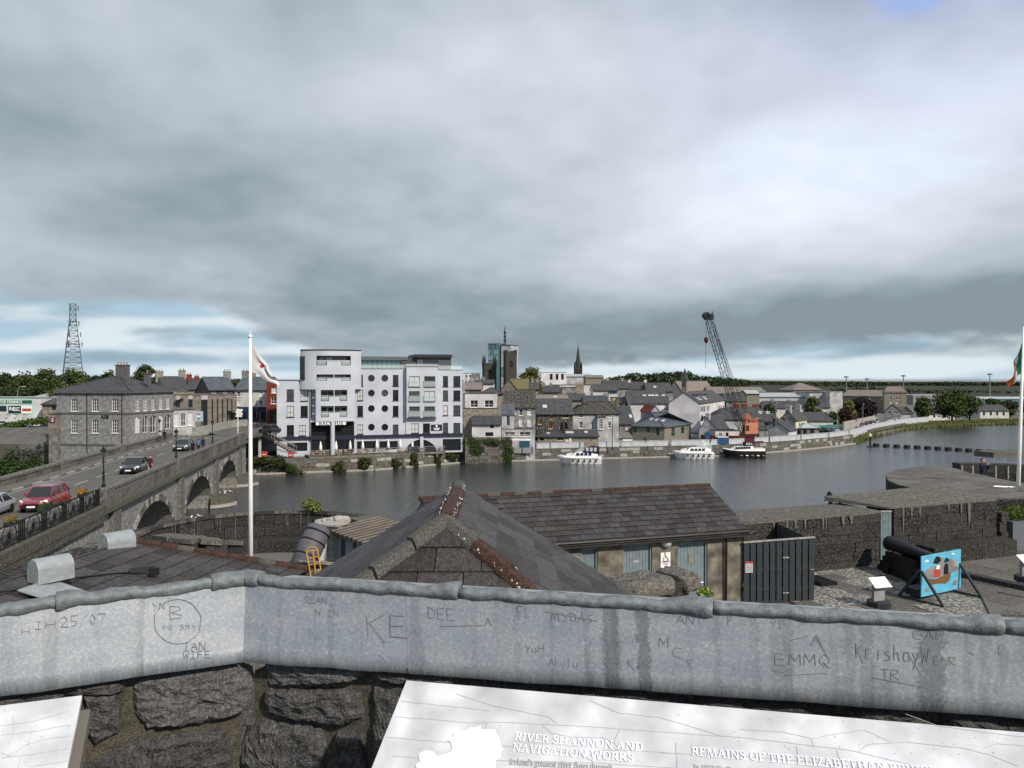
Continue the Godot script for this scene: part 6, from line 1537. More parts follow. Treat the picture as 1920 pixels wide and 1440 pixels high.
	for q in [[1570,205.0,6.0,"slim grey lamp post by the green hoarding"],[1553,196.0,5.5,"slim grey lamp post on the quay car park"],[1618,212.0,7.5,"tall wooden pole on the river road bend"],[1455,176.0,9.0,"tall thin pole in front of the cottage with shade-toned gable"],[1148,155.0,7.0,"tall dark pole on the quay by the brown door"]]:
		var t:=thing("lamp_post",q[3],"pole",Transform3D(Basis(),at_y(q[0],q[1],1.8))); var mb:=MB.new(); mb.tube([Vector3.ZERO,v3(0,q[2],0)],[.1,.06],6); part(t,"pole",mb,M["render_grey"] if q[0] != 1148 else M["frame_dark"]); var hd:=MB.new(); hd.box(v3(.2,q[2],0),v3(.6,.12,.2)); part(t,"lamp_head",hd,M["render_grey"])
	for q in [[1587,560.0,690.0,"left"],[1626,560.0,694.0,"second"],[1694,560.0,688.0,"third"],[1856,560.0,685.0,"right"]]:
		var t:=thing("floodlight_mast","tall thin floodlight mast beyond the %s" % {"left": "long apartment wing's left end","second": "long apartment wing's middle","third": "tall apartment block","right": "far right bank trees"}[q[3]],"mast",Transform3D(Basis(),at_y(q[0],q[1],4.0)),"floodlight masts")
		var h:=yof(q[2]+18,q[1]) - 4.0; var mb:=MB.new(); mb.tube([Vector3.ZERO,v3(0,h,0)],[.5,.28],6); part(t,"pole",mb,M["render_grey"]); var hd:=MB.new(); hd.lathe([Vector2(1.8,h),Vector2(1.8,h+.8),Vector2(.4,h+1.2)],8); part(t,"lamp_ring",hd,M["render_grey"])

# ---------- crane, boats, boom of floats ----------
func make_river_things() -> void:
	mat("hull_red",L(.22,.02,.035),.6,"blotch",.3); mat("hull_rust",L(.14,.035,.02),.8,"blotch",.4); mat("crane_orange",L(.6,.22,.13),.55,"soft",.5); mat("container_blue",L(.02,.08,.22),.6,"soft",.4); mat("gel_white",L(.8,.81,.82),.25); mat("canvas_navy",L(.012,.014,.05),.8); mat("crane_black",L(.015,.016,.02),.6)
	var B:=A(1392,826,168.0)
	var hullT:=frame(1322,166.0,1415,165.0,2.0)
	var hl:=at_y(1322,166,0).distance_to(at_y(1415,165,0))
	var hull:=thing("red_work_barge","red and rusty steel work barge carrying the crane behind the flood wall","barge",hullT)
	var hy:=yof(818,166) - 2.0
	for q in [[.0,3.4,"hull_rust"],[3.4,6.4,"hull_rust"],[6.4,hl,"hull_red"]]:
		var mb:=MB.new(); mb.hexa([v3(q[0],-.5,0),v3(q[1] - .02,-.5,0),v3(q[1] - .02,-.5,-5),v3(q[0],-.5,-5),v3(q[0] - .1,hy,.15),v3(q[1] - .02,hy,.15),v3(q[1] - .02,hy,-5.2),v3(q[0] - .1,hy,-5.2)]); part(hull,"hull_section",mb,M[q[2]])
	var gwb:=MB.new(); gwb.box(v3(hl*.5,hy+.06,.18),v3(hl+.2,.2,.25)); part(hull,"gunwale",gwb,M["hull_rust"])
	for k in 5:
		var mb:=MB.new(); mb.box(v3(1.6+k*.55,hy - .8,.3),v3(.1,.9,.1)); part(hull,"rail_post",mb,M["crane_orange"])
	var bc:=thing("blue_container","blue steel skip on the quay in front of the rusty barge","skip",frame(1341,163.0,1362,163.2,2.3)); board(bc,"body",Transform3D(),Rect2(0,.3,2.3,1.3),1.6,M["container_blue"]); board(bc,"lid",Transform3D(),Rect2(-.05,1.6,2.4,.1),1.7,M["gel_white"])
	var bf:=thing("blue_hoarding","tall blue hoarding panel left of the rusty barge","hoarding",frame(1322,165.0,1331,165.0,2.2)); board(bf,"panel",Transform3D(),Rect2(0,0,1.05,2.6),.1,M["container_blue"])
	var cr:=thing("crane","tall black lattice boom crane with orange cab beside the quay","crane",Transform3D(Basis(Vector3.UP,.15),v3(B.x,hy+2.0,B.z)))
	var I:=cr.transform.affine_inverse()
	# body
	var bd:=MB.new(); bd.bevel(v3(1.9,1.55,0),v3(2.3,2.4,2.8),.15); part(cr,"engine_house",bd,M["crane_orange"])
	var cb:=MB.new(); cb.bevel(v3(.45,1.5,1.0),v3(1.1,2.2,1.2),.12); var cab:=part(cr,"cab",cb,M["crane_orange"])
	var cg:=MB.new(); cg.box(v3(.45,1.7,1.61),v3(.7,1.2,.03)); cg.box(v3(-.11,1.7,1.0),v3(.03,1.2,.8)); part(cab,"window",cg,M["glass"])
	var tr:=MB.new(); tr.box(v3(.8,.2,0),v3(4.6,.5,3.2)); part(cr,"turntable",tr,M["crane_black"])
	var gn:=MB.new(); for s in [-.8,.8]: gn.bar(v3(.6,.8,s),I*A(1399,775,167.0)+v3(0,0,s*.5),.26); gn.bar(v3(2.6,2.6,s),I*A(1399,775,167.0)+v3(0,0,s*.5),.2)
	gn.bar(I*A(1396,792,167.0)+v3(0,0,-.7),I*A(1396,792,167.0)+v3(0,0,.7),.2); part(cr,"gantry",gn,M["crane_orange"])
	for k in 3:
		var fr:=MB.new(); fr.bar(v3(2.2+k*.4,2.75,1.2),v3(2.2+k*.4,4.0,1.2),.12); fr.bar(v3(2.2,3.2+k*.35,1.2),v3(3.0,3.2+k*.35,1.2),.1); part(cr,"guard_frame",fr,M["crane_orange"])
	# boom
	var foot:=I*A(1391,812,167.0); var head:=I*A(1328,597,163.0)
	var ax:=(head - foot).normalized(); var s1:=ax.cross(Vector3.BACK).normalized(); var s2:=s1.cross(ax)
	var wid:=func(t: float) -> float: return .62*minf(1.0,minf(t/.12+.25,(1.0 - t)/.1+.45))
	var node:=func(t: float,c: int) -> Vector3: return foot.lerp(head,t)+(s1*[1,1,-1,-1][c]+s2*[1,-1,-1,1][c])*wid.call(t)
	var nseg:=26
	for c in 4:
		var lg:=MB.new(); var pts:=[]
		for k in nseg+1: pts.append(node.call(k/float(nseg),c))
		lg.tube(pts,.065,5); part(cr,"boom_chord",lg,M["crane_black"])
	for k in nseg:
		var lb:=MB.new(); var t0:=k/float(nseg); var t1:=(k+1)/float(nseg)
		for c in 4:
			var d:=(c+1) % 4
			if k % 2 == 0: lb.bar(node.call(t0,c),node.call(t1,d),.045)
			else: lb.bar(node.call(t0,d),node.call(t1,c),.045)
			lb.bar(node.call(t1,c),node.call(t1,d),.04)
		part(cr,"boom_lattice",lb,M["crane_black"])
	var hb:=MB.new(); hb.box(head+v3(.1,.3,0),v3(1.7,1.2,1.2)); for s in [-.5,.5]: hb.lathe([Vector2(.7,-.1),Vector2(.7,.1)],12,head+v3(-.5,.6,s),Basis(Vector3.RIGHT,PI/2)); hb.bar(head+v3(.7,.2,0),head+v3(.9,1.5,0),.14)
	part(cr,"boom_head",hb,M["crane_black"])
	var pd:=MB.new(); for s in [-.5,.5]: pd.tube([foot.lerp(head,.94)+v3(.5,0,s),I*A(1399,775,167.0)+v3(0,0,s)],.045,4); pd.tube([head+v3(.7,.4,s),I*A(1374,712,165.0),I*A(1399,776,167.0)],.03,4)
	part(cr,"pendant_cable",pd,M["crane_black"])
	var hk:=MB.new(); hk.tube([I*A(1323,600,163.0),I*A(1324,632,163.0)],.035,4); hk.tube([I*A(1323.5,640,163.0),I*A(1323,690,163.0)],.04,4); var hookp:=part(cr,"hoist_rope",hk,M["crane_black"])
	var hb2:=MB.new(); hb2.lathe([Vector2(.1,-.9),Vector2(.45,-.4),Vector2(.45,.2),Vector2(.1,.5)],10,I*A(1324,636,163.0)); part(cr,"hook_block",hb2,M["hull_rust"])
	# cruisers
	for q in [["white cabin cruiser with navy blue canvas hood moored at the quay",1045,1128,868.0,"canvas_navy",true],["white flybridge cruiser with clear hood and black fenders moored near the barge",1261,1338,858.5,"pane",false]]:
		var d: float = EYE*F/(q[3] - HZ)
		var T:=frame(q[1],d,q[2],d - 1.0,.0); var ln:=at_y(q[1],d,0).distance_to(at_y(q[2],d - 1,0))
		var bt:=thing("cabin_cruiser",q[0],"boat",T,"boats moored at the quay")
		boat_hull(bt,ln,1.15,M["gel_white"],M["gel_white"],1.45)
		var cp:=MB.new(true if false else false)
		var z:=1.15
		cp.loft([ring6(ln*.2,1.35,.7,1.75,.3),ring6(ln*.38,1.3,1.05,2.05,.75),ring6(ln*.5,1.3,1.15,2.2,.85),ring6(ln*.8,1.3,1.2,2.2,.9),ring6(ln*.92,1.3,1.2,2.0,.95)]); part(bt,"cabin",cp,M["gel_white"])
		var wd:=MB.new()
		for k in 4: wd.hexa([v3(ln*(.43+k*.09),1.62,1.2),v3(ln*(.505+k*.09),1.62,1.2),v3(ln*(.505+k*.09),1.62,1.0),v3(ln*(.43+k*.09),1.62,1.0),v3(ln*(.445+k*.09),2.05,1.06),v3(ln*(.505+k*.09),2.05,1.06),v3(ln*(.505+k*.09),2.05,.9),v3(ln*(.445+k*.09),2.05,.9)])
		part(bt,"cabin_window",wd,M["glass"] if not q[5] else M["canvas_navy"])
		var ws:=MB.new(); ws.hexa([v3(ln*.33,1.85,.95),v3(ln*.36,1.85,.95),v3(ln*.36,1.85,-.95),v3(ln*.33,1.85,-.95),v3(ln*.4,2.25,.85),v3(ln*.42,2.25,.85),v3(ln*.42,2.25,-.85),v3(ln*.4,2.25,-.85)]); part(bt,"windscreen",ws,M["glass_mid"])
		var hd:=MB.new(); hd.loft([ring6(ln*.58,2.1,.95,2.3,.8),ring6(ln*.66,2.1,1.0,3.1,.8),ring6(ln*.8,2.05,1.0,3.3,.85),ring6(ln*.95,1.5,1.05,3.2,.9)]); part(bt,"hood",hd,M[q[4]])
		if q[5]:
			for k in 3:
				var hw:=MB.new(); hw.box(v3(ln*(.68+k*.09),2.75,1.0),v3(ln*.06,.7,.12)); part(bt,"hood_window",hw,M["blind_and_reflection"])
			var hs:=MB.new(); hs.box(v3(ln*.53,2.45,0),v3(1.4,.8,1.7),Basis(Vector3.BACK,.6)); part(bt,"spray_screen",hs,M["pane"])
		else:
			var ar:=MB.new(); ar.tube([v3(ln*.78,2.1,1.0),v3(ln*.74,3.4,.9),v3(ln*.73,3.6,0),v3(ln*.74,3.4,-.9),v3(ln*.78,2.1,-1.0)],.12,6); part(bt,"radar_arch",ar,M["gel_white"])
		for k in 5:
			var fd:=MB.new(); fd.lathe([Vector2(.03,.95),Vector2(.12,.85),Vector2(.12,.35),Vector2(.03,.25)],7,v3(ln*(.36+k*.13),0,1.52)); part(bt,"fender",fd,M["black"])
		var rl:=MB.new(); rl.tube([v3(ln*.02,1.75,.1),v3(ln*.12,1.8,.8),v3(ln*.3,1.8,1.25)],.025,5); for k in 4: rl.tube([v3(ln*(.06+k*.08),1.2,.35+k*.3),v3(ln*(.06+k*.08),1.78,.35+k*.3)],.02,4); part(bt,"bow_rail",rl,M["steel"])
		var st:=MB.new(); st.box(v3(ln*.55,1.03,1.47),v3(ln*.8,.07,.06)); part(bt,"rubbing_strake",st,M["lead_dark"])
	# black hulled barge-cruiser
	var d2:=EYE*F/(857.0 - HZ); var T2:=frame(1354,d2+.5,1433,d2,.0); var l2:=at_y(1354,d2+.5,0).distance_to(at_y(1433,d2,0))
	var dk:=thing("black_cruiser","black-hulled motor cruiser with white wheelhouse and blue canopy at the quay","boat",T2,"boats moored at the quay")
	boat_hull(dk,l2,1.35,M["crane_black"],M["gel_white"],1.6)
	var c2:=MB.new(); c2.loft([ring6(l2*.22,1.4,.9,1.7,.6),ring6(l2*.32,1.35,1.2,2.1,1.0),ring6(l2*.62,1.35,1.3,2.35,1.1),ring6(l2*.72,1.35,1.3,2.3,1.1)]); part(dk,"cabin",c2,M["gel_white"])
	for k in 6:
		var wd:=MB.new(); wd.box(v3(l2*(.31+k*.062),1.95+.02*k,1.22),v3(l2*.045,.42,.2)); part(dk,"cabin_window",wd,M["glass"])
	var wh:=MB.new(); wh.bevel(v3(l2*.62,2.75,0),v3(l2*.2,.8,2.0),.1); part(dk,"wheelhouse",wh,M["canvas_navy"])
	for k in 3:
		var ww:=MB.new(); ww.box(v3(l2*(.56+k*.055),2.8,1.02),v3(l2*.035,.45,.03)); part(dk,"wheelhouse_window",ww,M["blind_and_reflection"])
	var cn:=MB.new(); cn.box(v3(l2*.82,3.1,0),v3(l2*.3,.12,2.2),Basis(Vector3.BACK,.06)); part(dk,"canopy",cn,M["canvas_navy"])
	for x in [.7,.94]:
		for s in [-1.0,1.0]:
			var ps:=MB.new(); ps.tube([v3(l2*x,1.4,s),v3(l2*x,3.1,s)],.04,5); part(dk,"canopy_post",ps,M["steel"])
	var af:=MB.new(); af.box(v3(l2*.86,1.6,0),v3(l2*.26,.5,2.4)); part(dk,"aft_deck",af,M["gel_white"])
	for k in 5:
		var fd:=MB.new(); fd.box(v3(l2*(.42+k*.13),.45,1.62),v3(.5,.2,.14)); part(dk,"fender",fd,M["frame_wood"] if k % 2 == 0 else M["gel_white"])
	# line of black floats
	var fl: Node3D = null
	for k in 16:
		var p:=G(1643+k*19.3,837.0+k*.9+.02*k*k,.0)
		var T:=turned(p,.35)
		if fl == null:
			fl = thing("black_float","black drum float in the boom across the river","float",T,"black floats strung across the river")
			var mb:=MB.new(); mb.bevel(v3(0,.25,0),v3(1.35,.95,1.0),.15); part(fl,"drum",mb,M["crane_black"])
			var lk:=MB.new(); lk.tube([v3(-.6,.25,0),v3(-2.1,.1,.3)],.05,5); part(fl,"link_cable",lk,M["crane_black"])
		else: copy(fl,T)
	for q in [[1632,838.0,3.0,"black channel post with white top at the end of float line"]]:
		var p:=G(q[0],q[1],.0); var t:=thing("channel_post",q[3],"post",Transform3D(Basis(),p)); var mb:=MB.new(); mb.tube([v3(0,-1,0),v3(0,q[2] - .5,0)],.22,8); part(t,"post",mb,M["crane_black"]); var cp2:=MB.new(); cp2.lathe([Vector2(.26,q[2] - .5),Vector2(.24,q[2]),Vector2(.05,q[2]+.3)],8); part(t,"top",cp2,M["gel_white"]); var cl:=MB.new(); cl.box(v3(0,.1,0),v3(1.6,.25,.5)); part(t,"collar",cl,M["crane_black"])
	# gulls on the bridge's cutwaters and the boom
	var gull: Node3D = null
	var gi:=0
	for q in [[br(66.4,-1.4,1.5),"on the middle cutwater"],[br(67.8,-1.9,1.5),"on the middle cutwater"],[br(68.2,-1.2,1.5),"on the middle cutwater"],[br(66.9,-.7,1.5),"on the middle cutwater"],[br(48.2,-1.6,1.5),"on the nearest cutwater"],[br(49.2,-1.2,1.5),"on the nearest cutwater"],[br(49.8,-1.9,1.5),"on the nearest cutwater"]]:
		var T:=turned(q[0],gi*1.3)
		if gull == null:
			gull = thing("gull","white gull perched "+q[1]+" of the bridge","gull",T,"gulls on the bridge cutwaters")
			var mb:=MB.new(true); mb.loft([ring_o(v3(0,.2,.28),.01),ring_o(v3(0,.19,.12),.06),ring_o(v3(0,.2,-.05),.1),ring_o(v3(0,.26,-.16),.075),ring_o(v3(0,.33,-.22),.05),ring_o(v3(0,.35,-.28),.045),ring_o(v3(0,.34,-.34),.012)]); part(gull,"body",mb,M["gel_white"])
			var wg:=MB.new(true); for s in [-1.0,1.0]: wg.loft([ring_o(v3(s*.09,.22,-.1),.04),ring_o(v3(s*.1,.21,.1),.05),ring_o(v3(s*.04,.2,.36),.01)])
			part(gull,"wings",wg,M["render_grey"])
			var lg2:=MB.new(); for s in [-.03,.03]: lg2.tube([v3(s,0,-.02),v3(s,.14,0)],.008,4)
			part(gull,"legs",lg2,M["chimney_pot"])
		else: copy(gull,T,"white gull perched "+q[1]+" of the bridge")
		gi += 1
func ring_o(c: Vector3,r: float) -> Array:
	var o:=[]
	for k in 8: o.append(c+v3(cos(TAU*k/8),sin(TAU*k/8),0)*r)
	return o
func ring6(x: float,y0: float,hw: float,y1: float,hw1: float) -> Array: # a hull or cabin section across z
	return [v3(x,y0,-hw),v3(x,lerpf(y0,y1,.55),-lerpf(hw,hw1,.3)),v3(x,y1 - .06,-hw1),v3(x,y1,-hw1*.85),v3(x,y1,hw1*.85),v3(x,y1 - .06,hw1),v3(x,lerpf(y0,y1,.55),lerpf(hw,hw1,.3)),v3(x,y0,hw)]
func boat_hull(bt: Node3D,ln: float,fb: float,m: Material,deck: Material,beam: float) -> void:
	var rings:=[]
	for q in [[.0,.04,.02,1.25],[.06,.35,.12,1.2],[.16,.75,.4,1.12],[.3,1.0,.75,1.04],[.5,1.05,.95,1.0],[.8,1.03,.95,1.0],[1.0,.95,.85,1.0]]:
		var x: float = q[0]*ln; var w: float = q[1]*beam*.95; var wb: float = q[2]*beam*.85; var y: float = fb*q[3]
		var bx:=x+(.9 - minf(q[0]*6.0,.9))
		rings.append([v3(bx,-.35,0),v3(bx,-.05,wb),v3(x,y*.8,w),v3(x,y,w),v3(x,y+.02,0),v3(x,y,-w),v3(x,y*.8,-w),v3(bx,-.05,-wb)])
	var mb:=MB.new(); mb.loft(rings); part(bt,"hull",mb,m)
	var dk:=[]
	for q in [[.02,.1,1.25],[.16,.68,1.12],[.3,.93,1.04],[.98,.9,1.0]]: dk.append(ring6(q[0]*ln,fb*q[2] - .05,q[1]*beam*.94,fb*q[2]+.16,q[1]*beam*.8))
	var db:=MB.new(); db.loft(dk); part(bt,"deck",db,deck)

# ---------- castle yard, bastions, sheds ----------
const YARD:=8.8
# Lay overlapping pieces (slates, flags) over a plane: O + u U + v V, kept inside poly (in u, v).
func slates(parent: Node3D,called: String,O: Vector3,U: Vector3,V: Vector3,poly: Array,sw: float,sh: float,mats: Array,thick:=.012,tilt:=.028,gap:=.012,jit:=.0) -> int:
	var Nn:=U.cross(V).normalized()
	if Nn.y < 0: Nn = -Nn
	var pg:=PackedVector2Array(poly)
	var lo:=pg[0]; var hi:=pg[0]
	for p in pg: lo = lo.min(p); hi = hi.max(p)
	var count:=0
	var row:=0
	var v:=lo.y
	var shared:={}
	while v < hi.y:
		var hh:=sh*(1.0+jit*rng.randf_range(-.5,.5))
		var u:=lo.x - (sw*.5 if row % 2 == 1 else .0) - sw*.3*rng.randf()*jit
		while u < hi.x:
			var w:=sw*(1.0+(.12+jit)*rng.randf_range(-.5,.5))
			var a:=Vector2(u+gap*.5,v); var b:=Vector2(u+w - gap*.5,v+hh - (gap if tilt == .0 else -.05))
			var q:=PackedVector2Array([a,Vector2(b.x,a.y),b,Vector2(a.x,b.y)])
			u += w
			var cuts:=Geometry2D.intersect_polygons(q,pg)
			for c in cuts:
				if absf(area(c)) < .004: continue
				if Geometry2D.is_polygon_clockwise(c): c.reverse()
				var mb:=MB.new()
				var lift:=rng.randf()*thick*.5
				var P:=func(p: Vector2,up: float) -> Vector3: return O+U*p.x+V*p.y+Nn*(up+lift+tilt*(1.0 - (p.y - a.y)/(b.y - a.y)))
				var ids:=Geometry2D.triangulate_polygon(c)
				var flip:=U.cross(V).dot(Nn) < 0
				for i in range(0,ids.size(),3):
					var t:=[c[ids[i]],c[ids[i+1]],c[ids[i+2]]]
					if ((t[1] - t[0]).cross(t[2] - t[0]) < 0) != flip: t = [t[0],t[2],t[1]]
					mb.tri(P.call(t[0],thick),P.call(t[1],thick),P.call(t[2],thick))
				for i in c.size():
					var p0:=c[i]; var p1:=c[(i+1) % c.size()]
					mb.quad(P.call(p0,.0),P.call(p1,.0),P.call(p1,thick),P.call(p0,thick))
				part(parent,called,mb,M[mats[rng.randi() % mats.size()]])
				count += 1
		v += hh; row += 1
	return count
func area(p: PackedVector2Array) -> float:
	var s:=.0
	for i in p.size(): s += p[i].cross(p[(i+1) % p.size()])
	return s*.5
func ring_wall(root: Node3D,c: Vector3,r: float,a0: float,a1: float,y0: float,y1: float,thick: float,rows: int,seg: int,mats: Array) -> void: # a0..a1 degrees,0 is straight ahead,to the right positive
	for row in rows:
		for k in seg:
			var f0:=(k+.5*(row % 2))/seg; var f1:=(k+1+.5*(row % 2))/seg
			f1 = minf(f1,1.0)
			if row % 2 == 1 and k == 0: f0 = .0
			if f1 - f0 < .001: continue
			var pr:=rng.randf()*.05
			var P:=func(f: float,rr: float,y: float) -> Vector3:
				var an:=deg_to_rad(lerpf(a0,a1,f)); return c+v3(sin(an)*rr,y,-cos(an)*rr)
			var ya:=lerpf(y0,y1,row/float(rows))+.012; var yb:=lerpf(y0,y1,(row+1)/float(rows)) - .008
			var e:=.0012*10.0/seg
			var ri:=r - pr
			var fm:=(f0+f1)*.5
			var mb:=MB.new()
			for h in [[f0+e,fm],[fm,f1 - e]]: mb.hexa([P.call(h[0],ri,ya),P.call(h[1],ri,ya),P.call(h[1],r+thick,ya),P.call(h[0],r+thick,ya),P.call(h[0],ri,yb),P.call(h[1],ri,yb),P.call(h[1],r+thick,yb),P.call(h[0],r+thick,yb)])
			part(root,"stone",mb,M[mats[rng.randi() % mats.size()]])
func drips(root: Node3D,T: Transform3D,xs: Array,top: float,z:=.06) -> void: # lime run down from the coping
	for q in xs:
		var w: float = q[1]; var h: float = q[2]; var x: float = q[0]
		var pl:=[Vector2(x - w,top)]
		for k in 5: pl.append(Vector2(x - w*lerpf(.9,.3,k/4.0)+rng.randf_range(-.2,.2)*w,top - h*(k+1)/5.0))
		for k in 5: pl.append(Vector2(x+w*lerpf(.3,.9,k/4.0)+rng.randf_range(-.2,.2)*w,top - h*(5 - k)/5.2+.02))
		pl.append(Vector2(x+w,top))
		if Geometry2D.triangulate_polygon(PackedVector2Array(pl)).size() == 0: continue
		var mb:=MB.new(); mb.prism(pl,T,z - .03,z+.002); part(root,"lime_run",mb,M["lime_stain"])
func make_castle() -> void:
	var st:=["castle_stone","castle_stone_b","castle_stone_c"]
	mat("flag_a",L(.42,.4,.36),.9,"blotch",.8,"bump",{"ns": .8,"detail": "speck","ds": 1.5}); mat("flag_b",L(.32,.31,.285),.9,"speck",.7,"bump",{"ns": .8}); mat("flag_pale",L(.8,.78,.72),.9,"soft",.4,"bump",{"ns": .6,"detail": "lichen","ds": .35,"dv": v3(.4,1,1.6)})
	mat("planks",L(.07,.085,.1),.75,"soft",1.5,"",{"detail": "grain","ds": 2.0,"dv": v3(1,.1,1)}); mat("door_grey_blue",L(.2,.26,.29),.6,"soft",1.0); mat("render_dirty",L(.36,.335,.275),.95,"blotch",.25,"finebump",{"ns": .3,"detail": "blotch","ds": .7,"dv": v3(1.5,.3,1.5)})
	mat("lime_stain",L(.4,.39,.36),.95,"lichen",1.5)
	mat("moss_grass",L(.07,.1,.02),.95,"speck",2.0)
	# yard
	var yb:=MB.new()
	var yp:=[[-10.5,30.5],[-9.8,22],[-6,4],[40,4],[40,42],[26,36],[20.6,32.2],[12.5,31.5],[2,32.6]]
	var v:=[]
	for p in yp: v.append(Vector2(p[0],p[1]))
	yb.prism(v,Transform3D(Basis(Vector3.RIGHT,-PI/2),Vector3.ZERO),-3.0,YARD - .06)
	structure("yard",yb,M["flag_b"])
	var fs:=thing("paving","worn grey flagstone paving of the castle yard","paving")
	var O:=v3(0,YARD - .055,0)
	slates(fs,"flagstone",O,v3(.94,0,-.34),v3(-.34,0,-.94),uv_poly([[9.2,23.0],[14.6,23.6],[16.2,27],[13.6,30.1],[10.2,29.1],[9.0,26]],Vector2(.94,-.34),Vector2(-.34,-.94)),1.1,.75,["flag_pale","flag_pale","flag_a"],.05,.0,.03,.35)
	slates(fs,"flagstone",O,v3(.8,0,-.6),v3(-.6,0,-.8),uv_poly([[14.7,23.6],[16.3,27],[13.8,30.0],[20.4,32.0],[26,35.5],[31,34],[30,23]],Vector2(.8,-.6),Vector2(-.6,-.8)),1.5,.95,["flag_a","flag_b","flag_a"],.04,.0,.03,.35)
	var stp:=MB.new(); stp.bar(G(1742,1068,YARD)+v3(0,.06,0),G(1930,1108,YARD)+v3(0,.06,0),.35,.22); var kb:=part(fs,"kerb",stp,M["castle_stone_c"])
	# river-side wall of the yard
	var wt:=frame(1395,27.6,1650,30.0,YARD); var wl:=at_y(1395,27.6,0).distance_to(at_y(1650,30.0,0))
	var w1:=thing("yard_wall","thick dark stone wall with lime runs between sheds and the gate","wall",wt)
	blocks(w1,"stone",Transform3D(),wl,-.1,2.0,1.9,6,.75,st,.014,.05)
	var tp:=MB.new(); tp.box(v3(wl*.5,2.04,-1.0),v3(wl+.05,.1,2.1)); part(w1,"gravelly_top",tp,M["castle_top"])
	drips(w1,Transform3D(),[[1.9,.05,.35],[2.3,.07,.3],[2.75,.06,.35],[3.6,.05,.45],[3.75,.03,.5],[4.6,.09,.4],[5.0,.1,.35],[1.3,.04,.3]],2.0)
	var w2t:=frame(1676,30.4,1869,32.4,YARD); var w2l:=at_y(1676,30.4,0).distance_to(at_y(1869,32.4,0))
	var w2:=thing("bastion_wall","dark stone wall with stepped bench stone right of the slatted gate","wall",w2t)
	blocks(w2,"stone",Transform3D(),w2l,-.1,2.1,1.4,6,.8,st,.014,.05)
	var t2:=MB.new(); t2.hexa([v3(-.2,2.1,.02),v3(w2l+.02,2.1,.02),v3(w2l - .3,2.2,-2.4),v3(-1.6,2.2,-2.0),v3(-.2,2.16,.02),v3(w2l+.02,2.2,.02),v3(w2l - .3,2.5,-2.4),v3(-1.6,2.4,-2.0)]); part(w2,"gravelly_top",t2,M["castle_top"])
	drips(w2,Transform3D(),[[.45,.05,1.0],[.9,.06,.4],[1.35,.07,.35],[2.9,.05,.3],[3.6,.05,.5],[4.05,.09,.9]],2.1)
	blocks(w2,"bench_stone",Transform3D(Basis(),v3(1.15,0,.85)),w2l - 1.1,-.1,.62,.84,1,1.1,st,.012,.04)
	for k in 4:
		var sb:=MB.new(); sb.box(v3(w2l+.22+.1*(k % 2),.15+k*.42,-.45),v3(.4,.4,1.2)); part(w2,"quoin",sb,M["castle_stone_b"])
	var gt:=thing("slatted_gate","narrow blue-grey slatted wooden gate in the yard wall","gate",frame(1651,30.3,1674,30.4,YARD+.1))
	for k in 7: board(gt,"slat",Transform3D(),Rect2(k*.068 ,0,.055,1.95),.04,M["door_grey_blue"])
	board(gt,"top_rail",Transform3D(Basis(),v3(0,0,.04)),Rect2(0,1.88,.48,.05),.03,M["lime"])
	# right bastion
	var bs:=thing("right_bastion","rounded stone bastion with broad flagged parapet above the water","bastion")
	var pol:=[[20.0,34.2],[19.3,36.5],[19.25,38.4],[19.6,40.1],[20.7,42.6],[22.3,44.6],[24.3,46.2],[26.7,47.4],[26.2,45.6],[25.75,43.4],[25.8,40.5],[26.1,35.0],[24.0,33.6]]
	var q:=[]
	for p in pol: q.append(Vector2(p[0],p[1]))
	var bm:=MB.new(); bm.prism(q,Transform3D(Basis(Vector3.RIGHT,-PI/2),Vector3.ZERO),-1.0,10.7); part(bs,"core",bm,M["castle_stone"])
	slates(bs,"flagstone",v3(0,10.7,0),v3(.8,0,-.6),v3(-.6,0,-.8),uv_poly(pol,Vector2(.8,-.6),Vector2(-.6,-.8)),1.5,.8,["flag_a","flag_b","castle_top"],.06,.0,.015,.4)
	ring_wall(bs,v3(27.2,0,-39.2),8.0,2.0,75.0,8.5,10.85,.9,4,10,st)
	var fl:=MB.new(); fl.prism([Vector2(25.8,34.5),Vector2(25.8,46.5),Vector2(34,48),Vector2(44,44),Vector2(44,30)],Transform3D(Basis(Vector3.RIGHT,-PI/2),Vector3.ZERO),6.0,9.75); part(bs,"platform",fl,M["flag_b"])
	var cl:=MB.new(); cl.bar(at_y(1845,50.5,11.1),at_y(1990,53.0,11.1),1.4,.35); part(bs,"low_roof",cl,M["castle_top"])
	for x in [1800.0,1820.0,1863.0,1886.0]:
		var p:=A(x,873+(x - 1800)*.02,46.6); var mb:=MB.new(); mb.box(p+v3(0,-.35,.25),v3(.06,.8,.06)); part(bs,"lime_run",mb,M["lime"])
	person("person in navy jacket taking a photograph on the right bastion",at_y(1843,43.6,9.75),-2.6,{"top": L(.012,.016,.04),"legs": L(.015,.018,.03),"hair": L(.06,.04,.03)},"photo",1.76)
	# planter and hedge, railing
	var pt:=thing("hedge_planter","clipped green hedge in a grey metal planter beside bastion","planter",Transform3D(Basis(Vector3.UP,.1),at_y(1868,33.4,YARD)))
	board(pt,"box",Transform3D(),Rect2(0,0,4.0,1.2),1.0,mat("planter_grey",L(.13,.145,.17),.5))
	part(pt,"hedge",leaf_mesh([[v3(.7,1.45,.4),v3(.8,.36,.6)],[v3(1.8,1.45,.4),v3(.9,.36,.6)],[v3(3.0,1.45,.4),v3(.9,.36,.6)]],5200,.06,[L(.07,.12,.02),L(.1,.15,.03),L(.05,.09,.02)],31,.5),M["leaf"])
	var rl:=thing("steel_handrail","galvanised steel handrail beside the bastion flagpole","handrail",Transform3D(Basis(),at_y(1864,37.5,9.75)))
